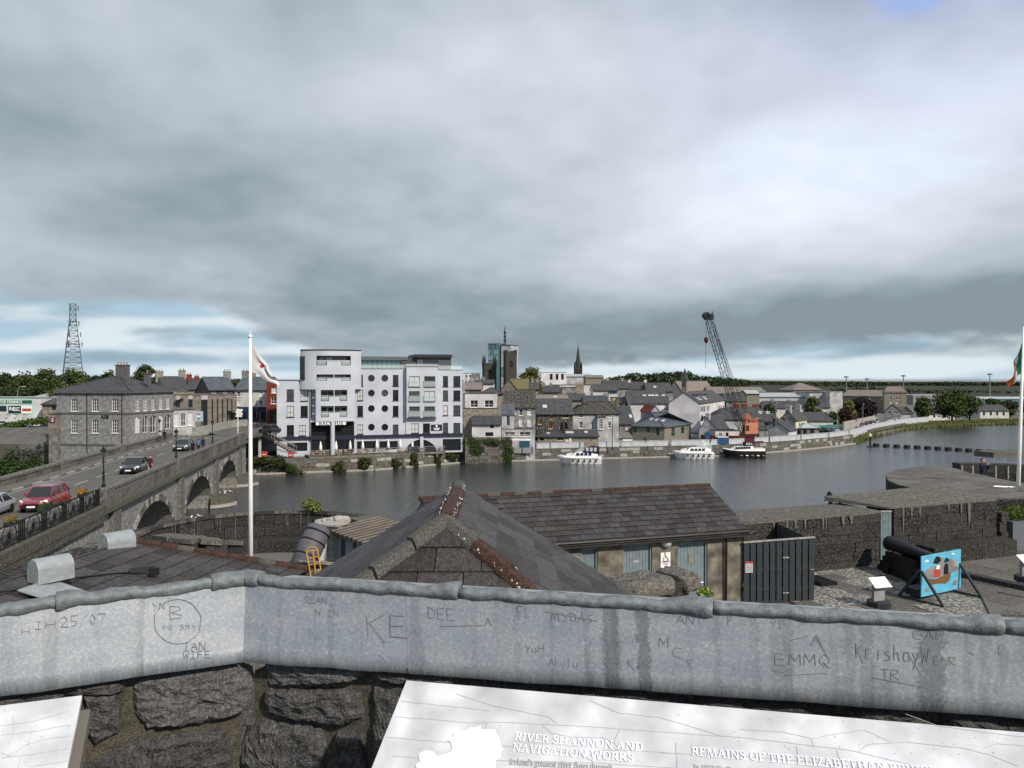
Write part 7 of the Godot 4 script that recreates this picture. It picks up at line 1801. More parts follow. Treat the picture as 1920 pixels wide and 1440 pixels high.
	var rm:=MB.new(); rm.tube([v3(0,1.05,0),v3(1.25,1.0,0),v3(1.6,.7,0),v3(1.9,.0,.2)],.02,6); rm.tube([v3(.1,0,0),v3(.1,1.05,0)],.025,6); rm.tube([v3(0,.55,0),v3(1.2,.55,0)],.012,5); part(rl,"rail",rm,M["steel"])
	# flags
	var irT:=Transform3D(Basis(),at_y(1909,38.0,yof(924,38.0) - .4))
	var ip:=thing("white_flagpole","leaning white flagpole by the right bastion","flagpole",irT)
	var pm:=MB.new(true); pm.tube([Vector3.ZERO,v3(.1,3.0,0),v3(.27,8.6,0)],[.1,.085,.05],10); part(ip,"pole",pm,M["white_paint"])
	var top:=A(1917.5,622,38.0) - irT.origin
	flag(tag_flag("irish_tricolour","drooping green white and orange tricolour flag on the leaning flagpole",irT),[A(1917,640,38.0) - irT.origin,A(1914,700,38.0) - irT.origin],[A(1900,690,38.2) - irT.origin,A(1889,731,38.0) - irT.origin],[[.0,.42,"flag_green"],[.42,.68,"flag_white"],[.68,1.0,"flag_orange"]],.16)
	var wfT:=Transform3D(Basis(),at_y(469.5,36.0,5.9))
	var wp:=thing("white_flagpole","tall straight white flagpole rising from the left bastion","flagpole",wfT)
	var H:=yof(634,36) - 5.9
	var pm2:=MB.new(true); pm2.tube([Vector3.ZERO,v3(0,H*.5,0),v3(0,H,0)],[.11,.095,.06],10); part(wp,"pole",pm2,M["white_paint"])
	var fn:=MB.new(true); fn.lathe([Vector2(.05,H),Vector2(.1,H+.03),Vector2(.1,H+.12),Vector2(.02,H+.18),Vector2(.01,H+.35)],10); part(wp,"finial",fn,M["white_paint"])
	var f2:=tag_flag("white_flag","drooping white flag with red emblem on the tall flagpole",wfT)
	flag(f2,[A(472,641,36) - wfT.origin,A(473,698,36) - wfT.origin],[A(505,692,36.1) - wfT.origin,A(524,726,36) - wfT.origin],[[.0,1.0,"flag_white"]],.13,true)
	# left bastion by the bridge
	var lb:=thing("left_bastion","round stone bastion with lime-streaked inner wall beside the bridge","bastion")
	var c:=v3(-13.4,0,-41.0)
	ring_wall(lb,c,6.2,-118,118,5.8,7.8,1.1,3,22,st)
	for k in 22:
		var a0:=deg_to_rad(-118+k*236.0/22); var a1:=deg_to_rad(-118+(k+1)*236.0/22 - .25)
		var P:=func(an: float,r: float,y: float) -> Vector3: return c+v3(sin(an)*r,y,-cos(an)*r)
		var mb:=MB.new(); mb.hexa([P.call(a0,6.1,7.8),P.call(a1,6.1,7.8),P.call(a1,7.6,7.45),P.call(a0,7.6,7.45),P.call(a0,6.1,8.0),P.call(a1,6.1,8.0),P.call(a1,7.6,7.65),P.call(a0,7.6,7.65)]); part(lb,"coping_stone",mb,M["castle_top" if k % 3 else "castle_stone_b"])
		if k > 3 and k < 19:
			for e in 1+(k*7) % 3:
				var an:=a0+rng.randf()*.17; var hgt:=.3+1.5*pow(rng.randf(),1.6); var pr: Vector3 = P.call(an,6.13,.0)
				var dm:=MB.new(); dm.box(pr+v3(0,7.8 - hgt*.5,0),v3(rng.randf_range(.02,.05),hgt,.02),Basis(Vector3.UP,-an)); part(lb,"lime_run",dm,M["lime_stain" if e == 0 else "bridge_stone"])
	var dk:=MB.new(); dk.lathe([Vector2(6.6,2.0),Vector2(6.6,5.85)],40,c); part(lb,"floor",dk,M["flag_b"])
	ring_wall(lb,c,4.2,-60,60,5.85,6.5,1.3,1,9,["castle_stone_b","castle_stone"])
	var ob:=MB.new(); ob.lathe([Vector2(7.5,-1.5),Vector2(7.35,7.3),Vector2(6.3,7.3),Vector2(6.3,5.2)],40,c); part(lb,"outer_wall",ob,M["castle_stone"])
	var lw:=thing("coped_wall","low curved wall with flat stone coping inside the left bastion","wall")
	var pts:=[A(300,1006,34.0),A(330,1009,32.5),A(372,1013,32.0),A(412,1016,32.5),A(442,1018,33.5)]
	for k in 4:
		var mb:=MB.new(); mb.bar(pts[k]+v3(0,-1.4,0),pts[k+1]+v3(0,-1.4,0),.6,2.6); part(lw,"stone",mb,M[st[k % 3]])
		var m2:=MB.new(); m2.bar(pts[k],pts[k+1],.8,.2); part(lw,"coping_stone",m2,M["castle_top"])
	var pl:=thing("wall_shrub","small green shrub sprouting from top of the left bastion wall","shrub",Transform3D(Basis(),A(582,950,47.0)))
	part(pl,"leaves",leaf_mesh([[v3(0,.1,0),v3(.55,.4,.4)],[v3(.3,-.05,0),v3(.4,.3,.3)]],700,.12,[L(.1,.15,.03),L(.14,.17,.05)],8),M["leaf"])
	# wall carrying on from the left bastion to the right behind the roofs
	var sw:=thing("ragged_wall","ragged top stone wall running from the left bastion behind the roofs","wall",frame(655,44.0,830,36.0,5.5))
	blocks(sw,"stone",Transform3D(),9.0,0,2.5,1.2,4,.9,st,.02,.1)
	var cp2:=MB.new(); cp2.box(v3(4.5,2.55,-.6),v3(9.0,.15,1.4)); part(sw,"top",cp2,M["castle_top"])
	# clutter behind the roof
	var cs:=thing("storage_shed","low grey storage shed with rusty corrugated roof","shed",frame(620,27.5,712,24.5,YARD))
	var sl:=at_y(620,27.5,0).distance_to(at_y(712,24.5,0))
	for k in 12: board(cs,"plank",Transform3D(),Rect2(k*sl/12,0,sl/12 - .015,1.75 - k*.0),.03+.01*(k % 2),M["door_grey_blue"] if k % 3 else M["planks"])
	var bk:=MB.new(); bk.box(v3(sl*.5,.85,-.9),v3(sl,1.7,1.75)); part(cs,"body",bk,M["planks"])
	mat("rusty",L(.3,.2,.16),.85,"blotch",1.2,"",{"detail": "speck","ds": .8})
	for k in 22:
		var mb:=MB.new(); mb.tube([v3(sl*(k+.5)/22,1.82,.15),v3(sl*(k+.5)/22,2.05,-1.95)],sl/44*1.05,6); part(cs,"corrugation",mb,M["rusty" if k % 2 else "concrete"])
	var wb:=thing("white_cabinet","old white cabinet standing beside the storage shed","cabinet",Transform3D(Basis(Vector3.UP,-.35),at_y(628,27.9,YARD))); board(wb,"body",Transform3D(),Rect2(-.35,0,.85,2.0),.6,M["lime"]); board(wb,"door",Transform3D(Basis(),v3(0,0,.6)),Rect2(-.3,.05,.36,1.85),.03,M["frame_white"]); board(wb,"top",Transform3D(Basis(),v3(0,0,-.03)),Rect2(-.4,2.0,.95,.06),.7,M["lime"])
	var ro:=thing("wrapped_roll","grey wrapped roll with black straps leaning by the white cabinet","roll",Transform3D(Basis(),at_y(560,26.5,YARD)))
	var a:=A(563,1068,26.0) - ro.position; var b:=A(600,988,26.8) - ro.position
	var rr:=MB.new(true); rr.tube([a,a.lerp(b,.05),a.lerp(b,.5),a.lerp(b,.95),b],[.3,.42,.44,.42,.3],14); part(ro,"roll",rr,mat("tarp",L(.12,.12,.14),.6,"soft",2.0,"bump",{"ns": .6}))
	for t in [.3,.62,.85]:
		var sb:=MB.new(true); sb.tube([a.lerp(b,t - .015),a.lerp(b,t+.015)],.455,14); part(ro,"strap",sb,M["black"])
	for e in [[612,983,"nearer"],[634,979,"farther"]]:
		var bn:=thing("wrapped_bundle","white plastic wrapped bundle on top, %s one by the cabinet" % e[2],"bundle",Transform3D(Basis(Vector3.UP,.4),A(e[0],e[1],28.6)),"wrapped bundles"); var mb:=MB.new(true); mb.tube([v3(-.4,-.05,0),v3(-.36,0,0),v3(0,.03,0),v3(.36,0,0),v3(.42,-.04,0)],[.12,.2,.22,.2,.1],10); part(bn,"wrap",mb,M["lime"]); var s2:=MB.new(true); s2.tube([v3(-.2,0,0),v3(-.14,0,0)],.225,10); part(bn,"strap",s2,M["black"])
	var tk:=thing("stack_of_boards","jumble of dark boards and pale pipes under the wrapped roll","boards",Transform3D(Basis(),at_y(610,25.8,YARD)))
	for k in 9:
		var mb:=MB.new(); mb.bar(A(560+k*6,1052+(k*5) % 17,25.6) - tk.position,A(640+k*5,1058+(k*7) % 19,24.8) - tk.position,.07,.05); part(tk,"board",mb,M[["lime","planks","black","frame_wood"][k % 4]])
	var yt:=thing("hand_trolley","yellow steel hand trolley standing among the clutter","trolley",Transform3D(Basis(),A(588,1062,25.0)))
	var ym:=mat("yellow_steel",L(.5,.27,.04),.5); var I:=yt.position
	var xs:=[[574,1034,583,1085],[586,1031,592,1084],[595,1032,603,1082]]
	for e in xs:
		var mb:=MB.new(); mb.tube([A(e[0],e[1],25.0) - I,A(e[2],e[3],24.9) - I],.022,6); part(yt,"upright",mb,ym)
	for k in 5:
		var t:=k/4.0; var mb:=MB.new(); mb.tube([A(lerpf(574,583,t),lerpf(1034,1085,t),25.0) - I,A(lerpf(595,603,t),lerpf(1032,1082,t),25.0) - I],.018,6); part(yt,"crossbar",mb,ym)
	var yh:=MB.new(); yh.tube([A(574,1034,25) - I,A(577,1028,25) - I,A(584,1025.5,25) - I,A(592,1027,25) - I,A(595,1032,25) - I],.02,6); part(yt,"handle",yh,ym)
	# post with camera
	var cc:=thing("camera_post","black post with small camera above the yard wall","post",Transform3D(Basis(),at_y(1557,33.0,8.0))); var ph:=yof(934,33) - 8.0
	var m1:=MB.new(); m1.tube([Vector3.ZERO,v3(0,ph,0)],.1,8); part(cc,"post",m1,M["black"]); var m2:=MB.new(); m2.lathe([Vector2(.05,ph),Vector2(.13,ph+.1),Vector2(.1,ph+.22),Vector2(.02,ph+.3)],8,v3(-.03,0,0)); part(cc,"camera",m2,M["black"]); var m3:=MB.new(); m3.box(v3(-.17,ph - .1,.05),v3(.12,.16,.1)); part(cc,"box",m3,M["render_pale"])
	# fence enclosure
	var ft:=frame(1394,24.9,1528,25.1,YARD); var flen:=at_y(1394,24.9,0).distance_to(at_y(1528,25.1,0))
	var fe:=thing("board_fence","dark blue-grey vertical board fence with gate and warning notice","fence",ft)
	var nb:=11
	for k in nb:
		var w:=flen/nb; board(fe,"board",Transform3D(Basis(),v3(0,0,.0)),Rect2(k*w+.02,-.02 - .0,w - .045,1.9+k*.012),.025,M["planks"])
	for k in nb - 1:
		var w:=flen/nb; board(fe,"back_board",Transform3D(Basis(),v3(0,0,-.09)),Rect2((k+.8)*w,0,w*.5,1.86),.02,M["black"])
	for y in [.35,1.0,1.6]: board(fe,"rail",Transform3D(Basis(),v3(0,0,-.065)),Rect2(0,y,flen,.1),.06,M["planks"])
	var tpb:=MB.new(); tpb.bar(v3(0,1.93,0),v3(flen,2.06,0),.1,.04); part(fe,"top_strip",tpb,M["lime"])
	for y in [.25,1.4]: board(fe,"hinge",Transform3D(Basis(),v3(0,0,.026)),Rect2(flen*.55,y,.2,.04),.012,M["lime"])
	board(fe,"latch",Transform3D(Basis(),v3(0,0,.026)),Rect2(flen*.93,1.0,.14,.03),.02,M["steel"])
	var nt:=board(fe,"notice",Transform3D(Basis(),v3(0,0,.026)),Rect2(.06,.95,.25,.36),.008,M["render_pale"]); board(nt,"red_band",Transform3D(Basis(),v3(0,0,.009)),Rect2(.06,1.25,.25,.06),.003,M["sign_red"])
	for k in 4: board(nt,"printed_line",Transform3D(Basis(),v3(0,0,.009)),Rect2(.09,1.0+k*.055,.19,.02),.002,M["render_grey"])
	var rt:=frame(1404,31.0,1520,25.4,YARD); var rlen:=at_y(1404,31.0,0).distance_to(at_y(1520,25.4,0))
	var rf:=thing("return_fence","back run of the dark board fence stepping down to gate corner","fence",rt)
	for k in 22:
		var w:=rlen/22; board(rf,"board",Transform3D(),Rect2(k*w,0,w - .03,1.95+.02*(k % 2)),.03,M["planks"])
	var bp:=MB.new(); bp.box(v3(rlen*.45,1.1,.3),v3(.16,2.0,.16)); part(rf,"post",bp,M["planks"])
	var dr:=thing("drain_tray","shallow black tray on the paving beside fence corner","tray",Transform3D(Basis(Vector3.UP,.3),G(1535,1093,YARD))); board(dr,"tray",Transform3D(Basis(Vector3.RIGHT,-PI/2),v3(0,0,0)),Rect2(-.3,-.5,.7,1.0),.12,M["black"])
	for k in 4: board(dr,"slat",Transform3D(Basis(Vector3.RIGHT,-PI/2),v3(0,.12,0)),Rect2(-.25+k*.16,-.45,.06,.9),.02,M["frame_dark"])
	# cannon
	var c0:=A(1667,1018,29.2); var c1:=A(1760,1050,26.2)
	var cn:=thing("cannon","black iron cannon on a solid dark carriage in the yard","cannon",Transform3D(Basis(),v3((c0.x+c1.x)*.5,YARD,(c0.z+c1.z)*.5)))
	var ci:=cn.position; var ca:=c0 - ci; var cb:=c1 - ci
	var iron:=mat("cannon_iron",L(.02,.021,.023),.45,"soft",2.0)
	var bm2:=MB.new(true); bm2.tube([ca,ca.lerp(cb,.03),ca.lerp(cb,.04),ca.lerp(cb,.1),ca.lerp(cb,.11),ca.lerp(cb,.5),ca.lerp(cb,.52),ca.lerp(cb,.95),ca.lerp(cb,.98),cb],[.2,.29,.29,.27,.25,.22,.2,.16,.2,.19],16); part(cn,"barrel",bm2,iron)
	var cg:=MB.new(true); var ax:=(cb - ca).normalized(); cg.tube([ca - ax*.25,ca - ax*.18,ca - ax*.1,ca],[.03,.09,.06,.1],10); part(cn,"cascabel",cg,iron)
	var side:=ax.cross(Vector3.UP).normalized()
	for s in [-1.0,1.0]:
		for k in 4:
			var mb:=MB.new(); var yy:=.12+k*.2; var f:=1.0 - k*.12; var c2:=ca.lerp(cb,.45); c2.y = yy
			mb.box(c2+side*s*.32,v3(.14,.19,2.9*f),Basis(side,Vector3.UP,-ax)); part(cn,"carriage_board",mb,M["black"])
	for k in 2:
		var wbm:=MB.new(); wbm.lathe([Vector2(.22,-.5),Vector2(.22,.5)],14,v3(ca.lerp(cb,.2+k*.5).x,.22,ca.lerp(cb,.2+k*.5).z),Basis(Vector3.UP.cross(side).normalized(),side,Vector3.UP.cross(side).normalized().cross(side))); part(cn,"truck_wheel",wbm,M["black"])
	# lecterns
	for e in [[1649,1138,.0,"white sloping lectern panel on grey post beside picture board"],[1925,1098,.15,"second lectern panel at the raised flagstone edge"]]:
		var p:=G(e[0],e[1],YARD); var lt:=thing("lectern",e[3],"lectern",Transform3D(Basis(Vector3.UP,.25),p+v3(0,e[2],0)),"lecterns in the yard")
		var m4:=MB.new(); m4.lathe([Vector2(.36,0),Vector2(.36,.18),Vector2(.33,.2)],8); part(lt,"base",m4,M["frame_dark"]); var m5:=MB.new(); m5.box(v3(-.02,.45,0),v3(.4,.55,.1)); part(lt,"post",m5,M["render_grey"])
		var m6:=MB.new(); m6.box(v3(0,.78,.05),v3(.62,.025,.42),Basis(Vector3.RIGHT,.62)*Basis(Vector3.FORWARD,.0)); part(lt,"panel",m6,M["gel_white"])
	# A-frame picture board
	var b0:=A(1727,1116,24.9); var b1:=A(1801,1108,26.0)
	var bx:=b1 - b0; bx.y = 0; bx = bx.normalized()
	var BT:=Transform3D(Basis(bx,Vector3.UP,bx.cross(Vector3.UP)),v3(b0.x,YARD,b0.z)); var bw:=Vector2(b1.x - b0.x,b1.z - b0.z).length()
	var pb:=thing("picture_board","bright blue cut-out picture board with cartoon rowing boat on A-frames","picture board",BT)
	var bh:=1.32; var by:=.16
	board(pb,"panel",Transform3D(),Rect2(0,by,bw,bh),.03,mat("sky_blue",L(.14,.5,.72),.5,"soft",1.0))
	var art:=[["painted_castle","render_grey",[[.1,.42],[.1,.62],[.22,.7],[.4,.7],[.4,.88],[.55,.88],[.55,.7],[.62,.8],[.78,.8],[.78,.6],[.97,.55],[.97,.48],[.5,.4]]],["painted_boat","hull_brown",[[.16,.42],[.35,.37],[.7,.44],[.76,.5],[.7,.26],[.6,.2],[.45,.24],[.26,.25]]],["painted_figure","sign_red",[[.3,.42],[.31,.62],[.4,.64],[.47,.58],[.46,.4]]],["painted_figure","black",[[.55,.43],[.55,.62],[.6,.72],[.66,.68],[.68,.44]]],["painted_hat","black",[[.28,.78],[.36,.94],[.46,.9],[.48,.8],[.4,.74]]],["painted_hat","navy",[[.55,.74],[.6,.86],[.68,.82],[.69,.75]]],["painted_flag","crane_orange",[[.78,.62],[.8,.76],[.87,.7],[.87,.6]]],["painted_cloud","gel_white",[[.07,.85],[.12,.9],[.18,.86],[.16,.84]]],["painted_cloud","gel_white",[[.74,.9],[.79,.95],[.84,.9]]],["painted_beard","gel_white",[[.35,.62],[.37,.7],[.45,.7],[.44,.6]]],["painted_stone","render_grey",[[.1,.12],[.12,.2],[.2,.19],[.2,.1]]],["painted_stone","render_grey",[[.79,.14],[.81,.24],[.9,.23],[.88,.12]]]]
	mat("hull_brown",L(.16,.08,.03),.7)
	var z:=.031
	for e in art:
		var pg:=[]
		for s in e[2]: pg.append(Vector2(s[0]*bw,by+s[1]*bh))
		var mb:=MB.new(); mb.prism(pg,Transform3D(),z,z+.003); part(pb,e[0],mb,M[e[1]]); z += .0012
	for x in [.02,bw - .06]:
		var fr:=MB.new(); fr.bar(v3(x,.03,.75),v3(x,1.0,.02),.08,.07); fr.bar(v3(x,.03,-.75),v3(x,1.0,-.06),.08,.07); fr.bar(v3(x,.03,-.75),v3(x,.03,.75),.08,.06); part(pb,"a_frame",fr,mat("frame_green",L(.035,.045,.045),.6))
	var wt2:=MB.new(); wt2.box(v3(bw*.25,.2,-.45),v3(.7,.22,.45)); part(pb,"weight_box",wt2,M["frame_dark"])
	# rough coping stones and plant close below the parapet
	var rs:=thing("rough_wall","rough grey boulder-topped wall end below the toilets","wall",frame(1168,15.0,1330,16.2,10.4))
	for e in [[.0,.35,1.35,.5],[1.5,.75,.5,.4]]:
		part(rs,"boulder",rock_mesh(v3(.15+e[0]+e[2]*.5,1.34,-.5),v3(e[2]*.52,.2,.5),3+int(e[0])),M["castle_top"])
	blocks(rs,"stone",Transform3D(Basis(),v3(0,0,-.1)),1.85,-2.0,1.4,.9,5,.7,st)
	var gp:=thing("wall_grass","tuft of bright green grass beside the boulder-topped wall","grass tuft",Transform3D(Basis(),A(1322,1112,15.6))); part(gp,"leaves",leaf_mesh([[v3(0,0,0),v3(.16,.12,.12)]],220,.07,[L(.12,.2,.03),L(.16,.22,.05)],5),M["leaf"])
func uv_poly(pol: Array,U: Vector2,V: Vector2) -> Array: # [x,depth] corners to a plane's own u,v
	var o:=[]
	for p in pol:
		var q:=Vector2(p[0],-p[1]); o.append(Vector2(q.dot(U),q.dot(V)))
	return o
func rock_mesh(c: Vector3,r: Vector3,sd: int) -> ArrayMesh:
	var n:=FastNoiseLite.new(); n.seed = sd; n.frequency = .9; n.fractal_octaves = 4
	var mb:=MB.new(true)
	var rings:=[]
	for i in 13:
		var t:=PI*i/12.0; var ring:=[]
		for k in 22:
			var a:=TAU*k/22; var d:=v3(sin(t)*cos(a),cos(t),-sin(t)*sin(a)); var s:=signf(d.y)*pow(absf(d.y),.5)
			ring.append(c+v3(signf(d.x)*pow(absf(d.x),.45),s,signf(d.z)*pow(absf(d.z),.45))*r*(1.0+.22*n.get_noise_3dv(d*2.2)))
		rings.append(ring)
	rings.reverse()
	mb.loft(rings,true,true,true)
	return mb.mesh()
func tag_flag(called: String,label: String,T: Transform3D) -> Node3D:
	mat("flag_green",L(.01,.1,.05),.8,"",1,"",{"back": L(.01,.05,.02)}); mat("flag_white",L(.55,.55,.57),.8,"",1,"",{"back": L(.25)}); mat("flag_orange",L(.6,.11,.03),.8,"",1,"",{"back": L(.2,.04,.01)}); mat("flag_red",L(.35,.015,.02),.8,"",1,"",{"back": L(.1,.0,.0)})
	return thing(called,label,"flag",T)
# A drooping flag between its hoist (top, bottom) and fly (top, bottom); bands along the length
func flag(t: Node3D,ho: Array,fly: Array,bands: Array,wave: float,emblem:=false) -> void:
	var P:=func(u: float,v: float) -> Vector3:
		var p: Vector3 = (ho[0] as Vector3).lerp(ho[1],v).lerp((fly[0] as Vector3).lerp(fly[1],v),u)
		var w:=sin(u*7.0+v*5.0)*wave*u+sin(v*11.0 - u*3.0)*wave*.6*u
		return p+v3(.25*wave*sin(v*9.0)*u,.05*sin(u*9.0+v*6.0),w)
	for b in bands:
		var mb:=MB.new(true); var nu:=16; var nv:=18
		for i in nu:
			for j in nv:
				var u0: float = lerpf(b[0],b[1],i/float(nu)); var u1: float = lerpf(b[0],b[1],(i+1)/float(nu))
				mb.quad(P.call(u0,(j+1)/float(nv)),P.call(u1,(j+1)/float(nv)),P.call(u1,j/float(nv)),P.call(u0,j/float(nv)))
		part(t,"cloth",mb,M[b[2]])
	if emblem:
		for s in [.006,-.006]:
			var mb:=MB.new(true); var off:=v3(0,0,s)
			for q in [[[.24,.24],[.62,.32],[.55,.5],[.3,.3]],[[.55,.32],[.62,.36],[.4,.66],[.3,.6]]]:
				var n:=6
				for i in n:
					for j in n:
						var W:=func(a: float,b: float) -> Vector3:
							var m0:=Vector2(q[0][0],q[0][1]).lerp(Vector2(q[1][0],q[1][1]),a); var m1:=Vector2(q[3][0],q[3][1]).lerp(Vector2(q[2][0],q[2][1]),a); var m:=m0.lerp(m1,b); return P.call(m.x,m.y)+off
						mb.quad(W.call(i/6.0,(j+1)/6.0),W.call((i+1)/6.0,(j+1)/6.0),W.call((i+1)/6.0,j/6.0),W.call(i/6.0,j/6.0))
			part(t,"red_emblem",mb,M["flag_red"])
		for k in 3:
			var mb:=MB.new()
			for i in 9:
				if (i+k) % 4 == 3: continue
				mb.bar(P.call(.66+.03*(i % 2),.28+i*.05)+v3(.03*k,-.09*k,.02),P.call(.7,.3+i*.05)+v3(.03*k,-.09*k,.02),.025,.01)
			part(t,"lettering",mb,M["render_grey"])

# ---------- near roofs ----------
func make_roofs() -> void:
	for e in [["slate_1",.19,.173,.17],["slate_2",.155,.14,.137],["slate_3",.24,.222,.222],["slate_4",.2,.2,.212],["slate_5",.125,.112,.107]]:
		mat(e[0],L(e[1],e[2],e[3]),.62,"blotch",1.3,"bump",{"ns": .35,"detail": "speck","ds": 1.1,"off": v3(e[1]*90,e[2]*70,0)})
	mat("slate_lichened",L(.13,.125,.12),.8,"lichen",2.2,"bump",{"ns": .5,"detail": "blotch","ds": 1.6})
	mat("ridge_red",L(.27,.15,.115),.85,"lichen",2.0,"bump",{"ns": .6,"detail": "blotch","ds": 2.5}); mat("ridge_grey",L(.25,.245,.22),.85,"lichen",2.5,"bump",{"ns": .6}); mat("lichen_spot",L(.6,.6,.56),.95)
	var sm5:=["slate_1","slate_2","slate_3","slate_4","slate_5","slate_1"]
	# toilets: long slate roof
	var T:=frame(818,22.0,1393,25.0,YARD); var w:=at_y(818,22,0).distance_to(at_y(1393,25,0))
	var to:=thing("toilet_block","rendered toilet block with long slate roof and grey-blue plank doors","building",T)
	var h:=yof(990,25.0) - YARD - .1
	var opens:=[]
	for q in [[1090,1028,1121,1145],[1169,1021,1223,1145],[1271,1016,1327,1145]]:
		var r:=rect(T,q); r.size.y += r.position.y; r.position.y = .0; opens.append({"r": r})
	var mb:=MB.new(); wall_face(mb,Transform3D(),w,h,opens,.16,-.3)
	var dep:=4.6
	mb.quad(v3(w,-.3,0),v3(w,-.3,-dep),v3(w,h,-dep),v3(w,h,0)); mb.tri(v3(w,h,0),v3(w,h,-dep),v3(w,h+1.1,-dep*.5))
	mb.quad(v3(0,-.3,-dep),v3(0,-.3,0),v3(0,h,0),v3(0,h,-dep)); mb.tri(v3(0,h,-dep),v3(0,h,0),v3(0,h+1.1,-dep*.5)); mb.quad(v3(w,-.3,-dep),v3(0,-.3,-dep),v3(0,h,-dep),v3(w,h,-dep))
	part(to,"wall",mb,M["render_dirty"])
	for o in opens:
		var r: Rect2 = o.r
		var bk:=MB.new(); bk.box(v3(r.get_center().x,r.get_center().y,-.14),v3(r.size.x,r.size.y,.03)); var dr:=part(to,"door",bk,M["frame_dark"])
		for k in 8: board(dr,"plank",Transform3D(Basis(),v3(0,0,-.125)),Rect2(r.position.x+.05+k*(r.size.x - .1)/8,.02,(r.size.x - .1)/8 - .008,r.size.y - .07),.02,M["door_grey_blue"])
		var fr:=MB.new()
		for x in [r.position.x+.025,r.end.x - .025]: fr.box(v3(x,r.get_center().y,-.08),v3(.05,r.size.y,.08))
		fr.box(v3(r.get_center().x,r.end.y - .025,-.08),v3(r.size.x - .1,.05,.08)); part(dr,"frame",fr,M["door_grey_blue"])
	var d2: Rect2 = opens[1].r; board(to,"door_plate",Transform3D(Basis(),v3(0,0,-.1)),Rect2(d2.get_center().x - .11,1.5,.2,.07),.01,M["render_pale"])
	var d3: Rect2 = opens[2].r; var dp:=board(to,"door_plate",Transform3D(Basis(),v3(0,0,-.1)),Rect2(d3.get_center().x - .1,1.35,.19,.3),.01,M["render_brown"]); wheelchair(dp,Transform3D(Basis(),v3(d3.get_center().x,1.52,-.088)),.1,M["black"])
	var hn:=MB.new(); hn.tube([v3(d3.end.x - .14,.72,-.1),v3(d3.end.x - .14,.72,-.03),v3(d3.end.x - .3,.72,-.03)],.012,6); part(to,"handle",hn,M["steel"])
	var sg:=rect(T,[1239,1036,1257,1065]); var sn:=board(to,"toilet_sign",Transform3D(),sg,.012,M["gel_white"]); wheelchair(sn,Transform3D(Basis(),v3(sg.get_center().x,sg.end.y - .17,.013)),.2,M["black"])
	letters(sn,"lettering","Disabled",Transform3D(Basis(),v3(sg.get_center().x,sg.position.y+.19,.013)),.05,M["black"],false,.003); letters(sn,"lettering","Toilet",Transform3D(Basis(),v3(sg.get_center().x,sg.position.y+.12,.013)),.05,M["black"],false,.003)
	var ar:=MB.new(); ar.prism([Vector2(-.06,-.008),Vector2(.02,-.008),Vector2(.02,-.025),Vector2(.06,.0),Vector2(.02,.025),Vector2(.02,.008),Vector2(-.06,.008)],Transform3D(Basis(),v3(sg.get_center().x,sg.position.y+.05,.013)),0,.003); part(sn,"arrow",ar,M["black"])
	var lp:=onto(T,1249,1016); var lm:=MB.new(true); lm.lathe([Vector2(.18,.0),Vector2(.18,.05),Vector2(.15,.12),Vector2(.08,.17),Vector2(.01,.19)],20,v3(lp.x,lp.y,0),Basis(Vector3.RIGHT,PI/2)); var lf:=part(to,"bulkhead_light",lm,M["offwhite"]); var lr:=MB.new(); lr.lathe([Vector2(.2,.0),Vector2(.2,.04)],20,v3(lp.x,lp.y,0),Basis(Vector3.RIGHT,PI/2)); part(lf,"rim",lr,M["render_grey"])
	var ap:=onto(T,1300,1003); board(to,"small_sensor",Transform3D(),Rect2(ap.x - .04,ap.y - .05,.08,.1),.06,M["render_pale"])
	var gx:=onto(T,1359,1000).x
	var gm:=MB.new(); gm.tube([v3(-.1,h+.02,.2),v3(w+.1,h+.02,.2)],.055,8); part(to,"gutter",gm,M["black"]); var pm:=MB.new(); pm.tube([v3(gx,h,.2),v3(gx,h - .15,.1),v3(gx,-.2,.08)],.04,8); part(to,"downpipe",pm,M["black"])
	var ra:=atan2(1.12,2.3); var up:=v3(0,sin(ra),-cos(ra)); var sl:=Vector2(1.12,2.3).length()+.28
	var ro:=v3(0,h+.04,0) - up*.28
	var rb:=MB.new(); rb.hexa([ro+v3(0,-.05,0),ro+v3(w+.2,-.05,0),ro+v3(w+.2,-.05,0)+up*sl,ro+v3(0,-.05,0)+up*sl,ro,ro+v3(w+.2,0,0),ro+v3(w+.2,0,0)+up*sl,ro+up*sl]); rb.quad(v3(w+.2,h+1.1,-2.3),v3(0,h+1.1,-2.3),v3(0,h - .1,-4.8),v3(w+.2,h - .1,-4.8)); var rf:=part(to,"roof",rb,M["slate_5"])
	slates(rf,"slate",ro,Vector3.RIGHT,up,[Vector2(0,0),Vector2(w+.2,0),Vector2(w+.2,sl),Vector2(0,sl)],.36,.26,sm5)
	var x:=-.1
	while x < w+.15:
		var l:=minf(.45,w+.2 - x); var rg:=MB.new(); rg.tube([v3(x+.01,h+1.17,-2.3),v3(x+l - .01,h+1.17,-2.3)],.075+rng.randf()*.01,8); part(rf,"ridge_tile",rg,M[["ridge_red","ridge_red","ridge_grey"][rng.randi() % 3]]); x += .45
	# central hipped roof
	var ce:=thing("hipped_outbuilding","steep hipped slate roof with lichen-crusted hip tiles directly below parapet","outbuilding",Transform3D(Basis(),v3(-.77,YARD,-9.0)))
	var R0:=v3(0,5.56,0); var R1:=v3(-.05,5.56,-2.85); var ey:=3.92; var hw:=2.62; var fz:=2.5
	var FL:=v3(-hw,ey,fz); var FR:=v3(hw,ey,fz); var BL:=v3(-hw - .05,ey,-2.85); var BR2:=v3(hw - .05,ey,-2.85)
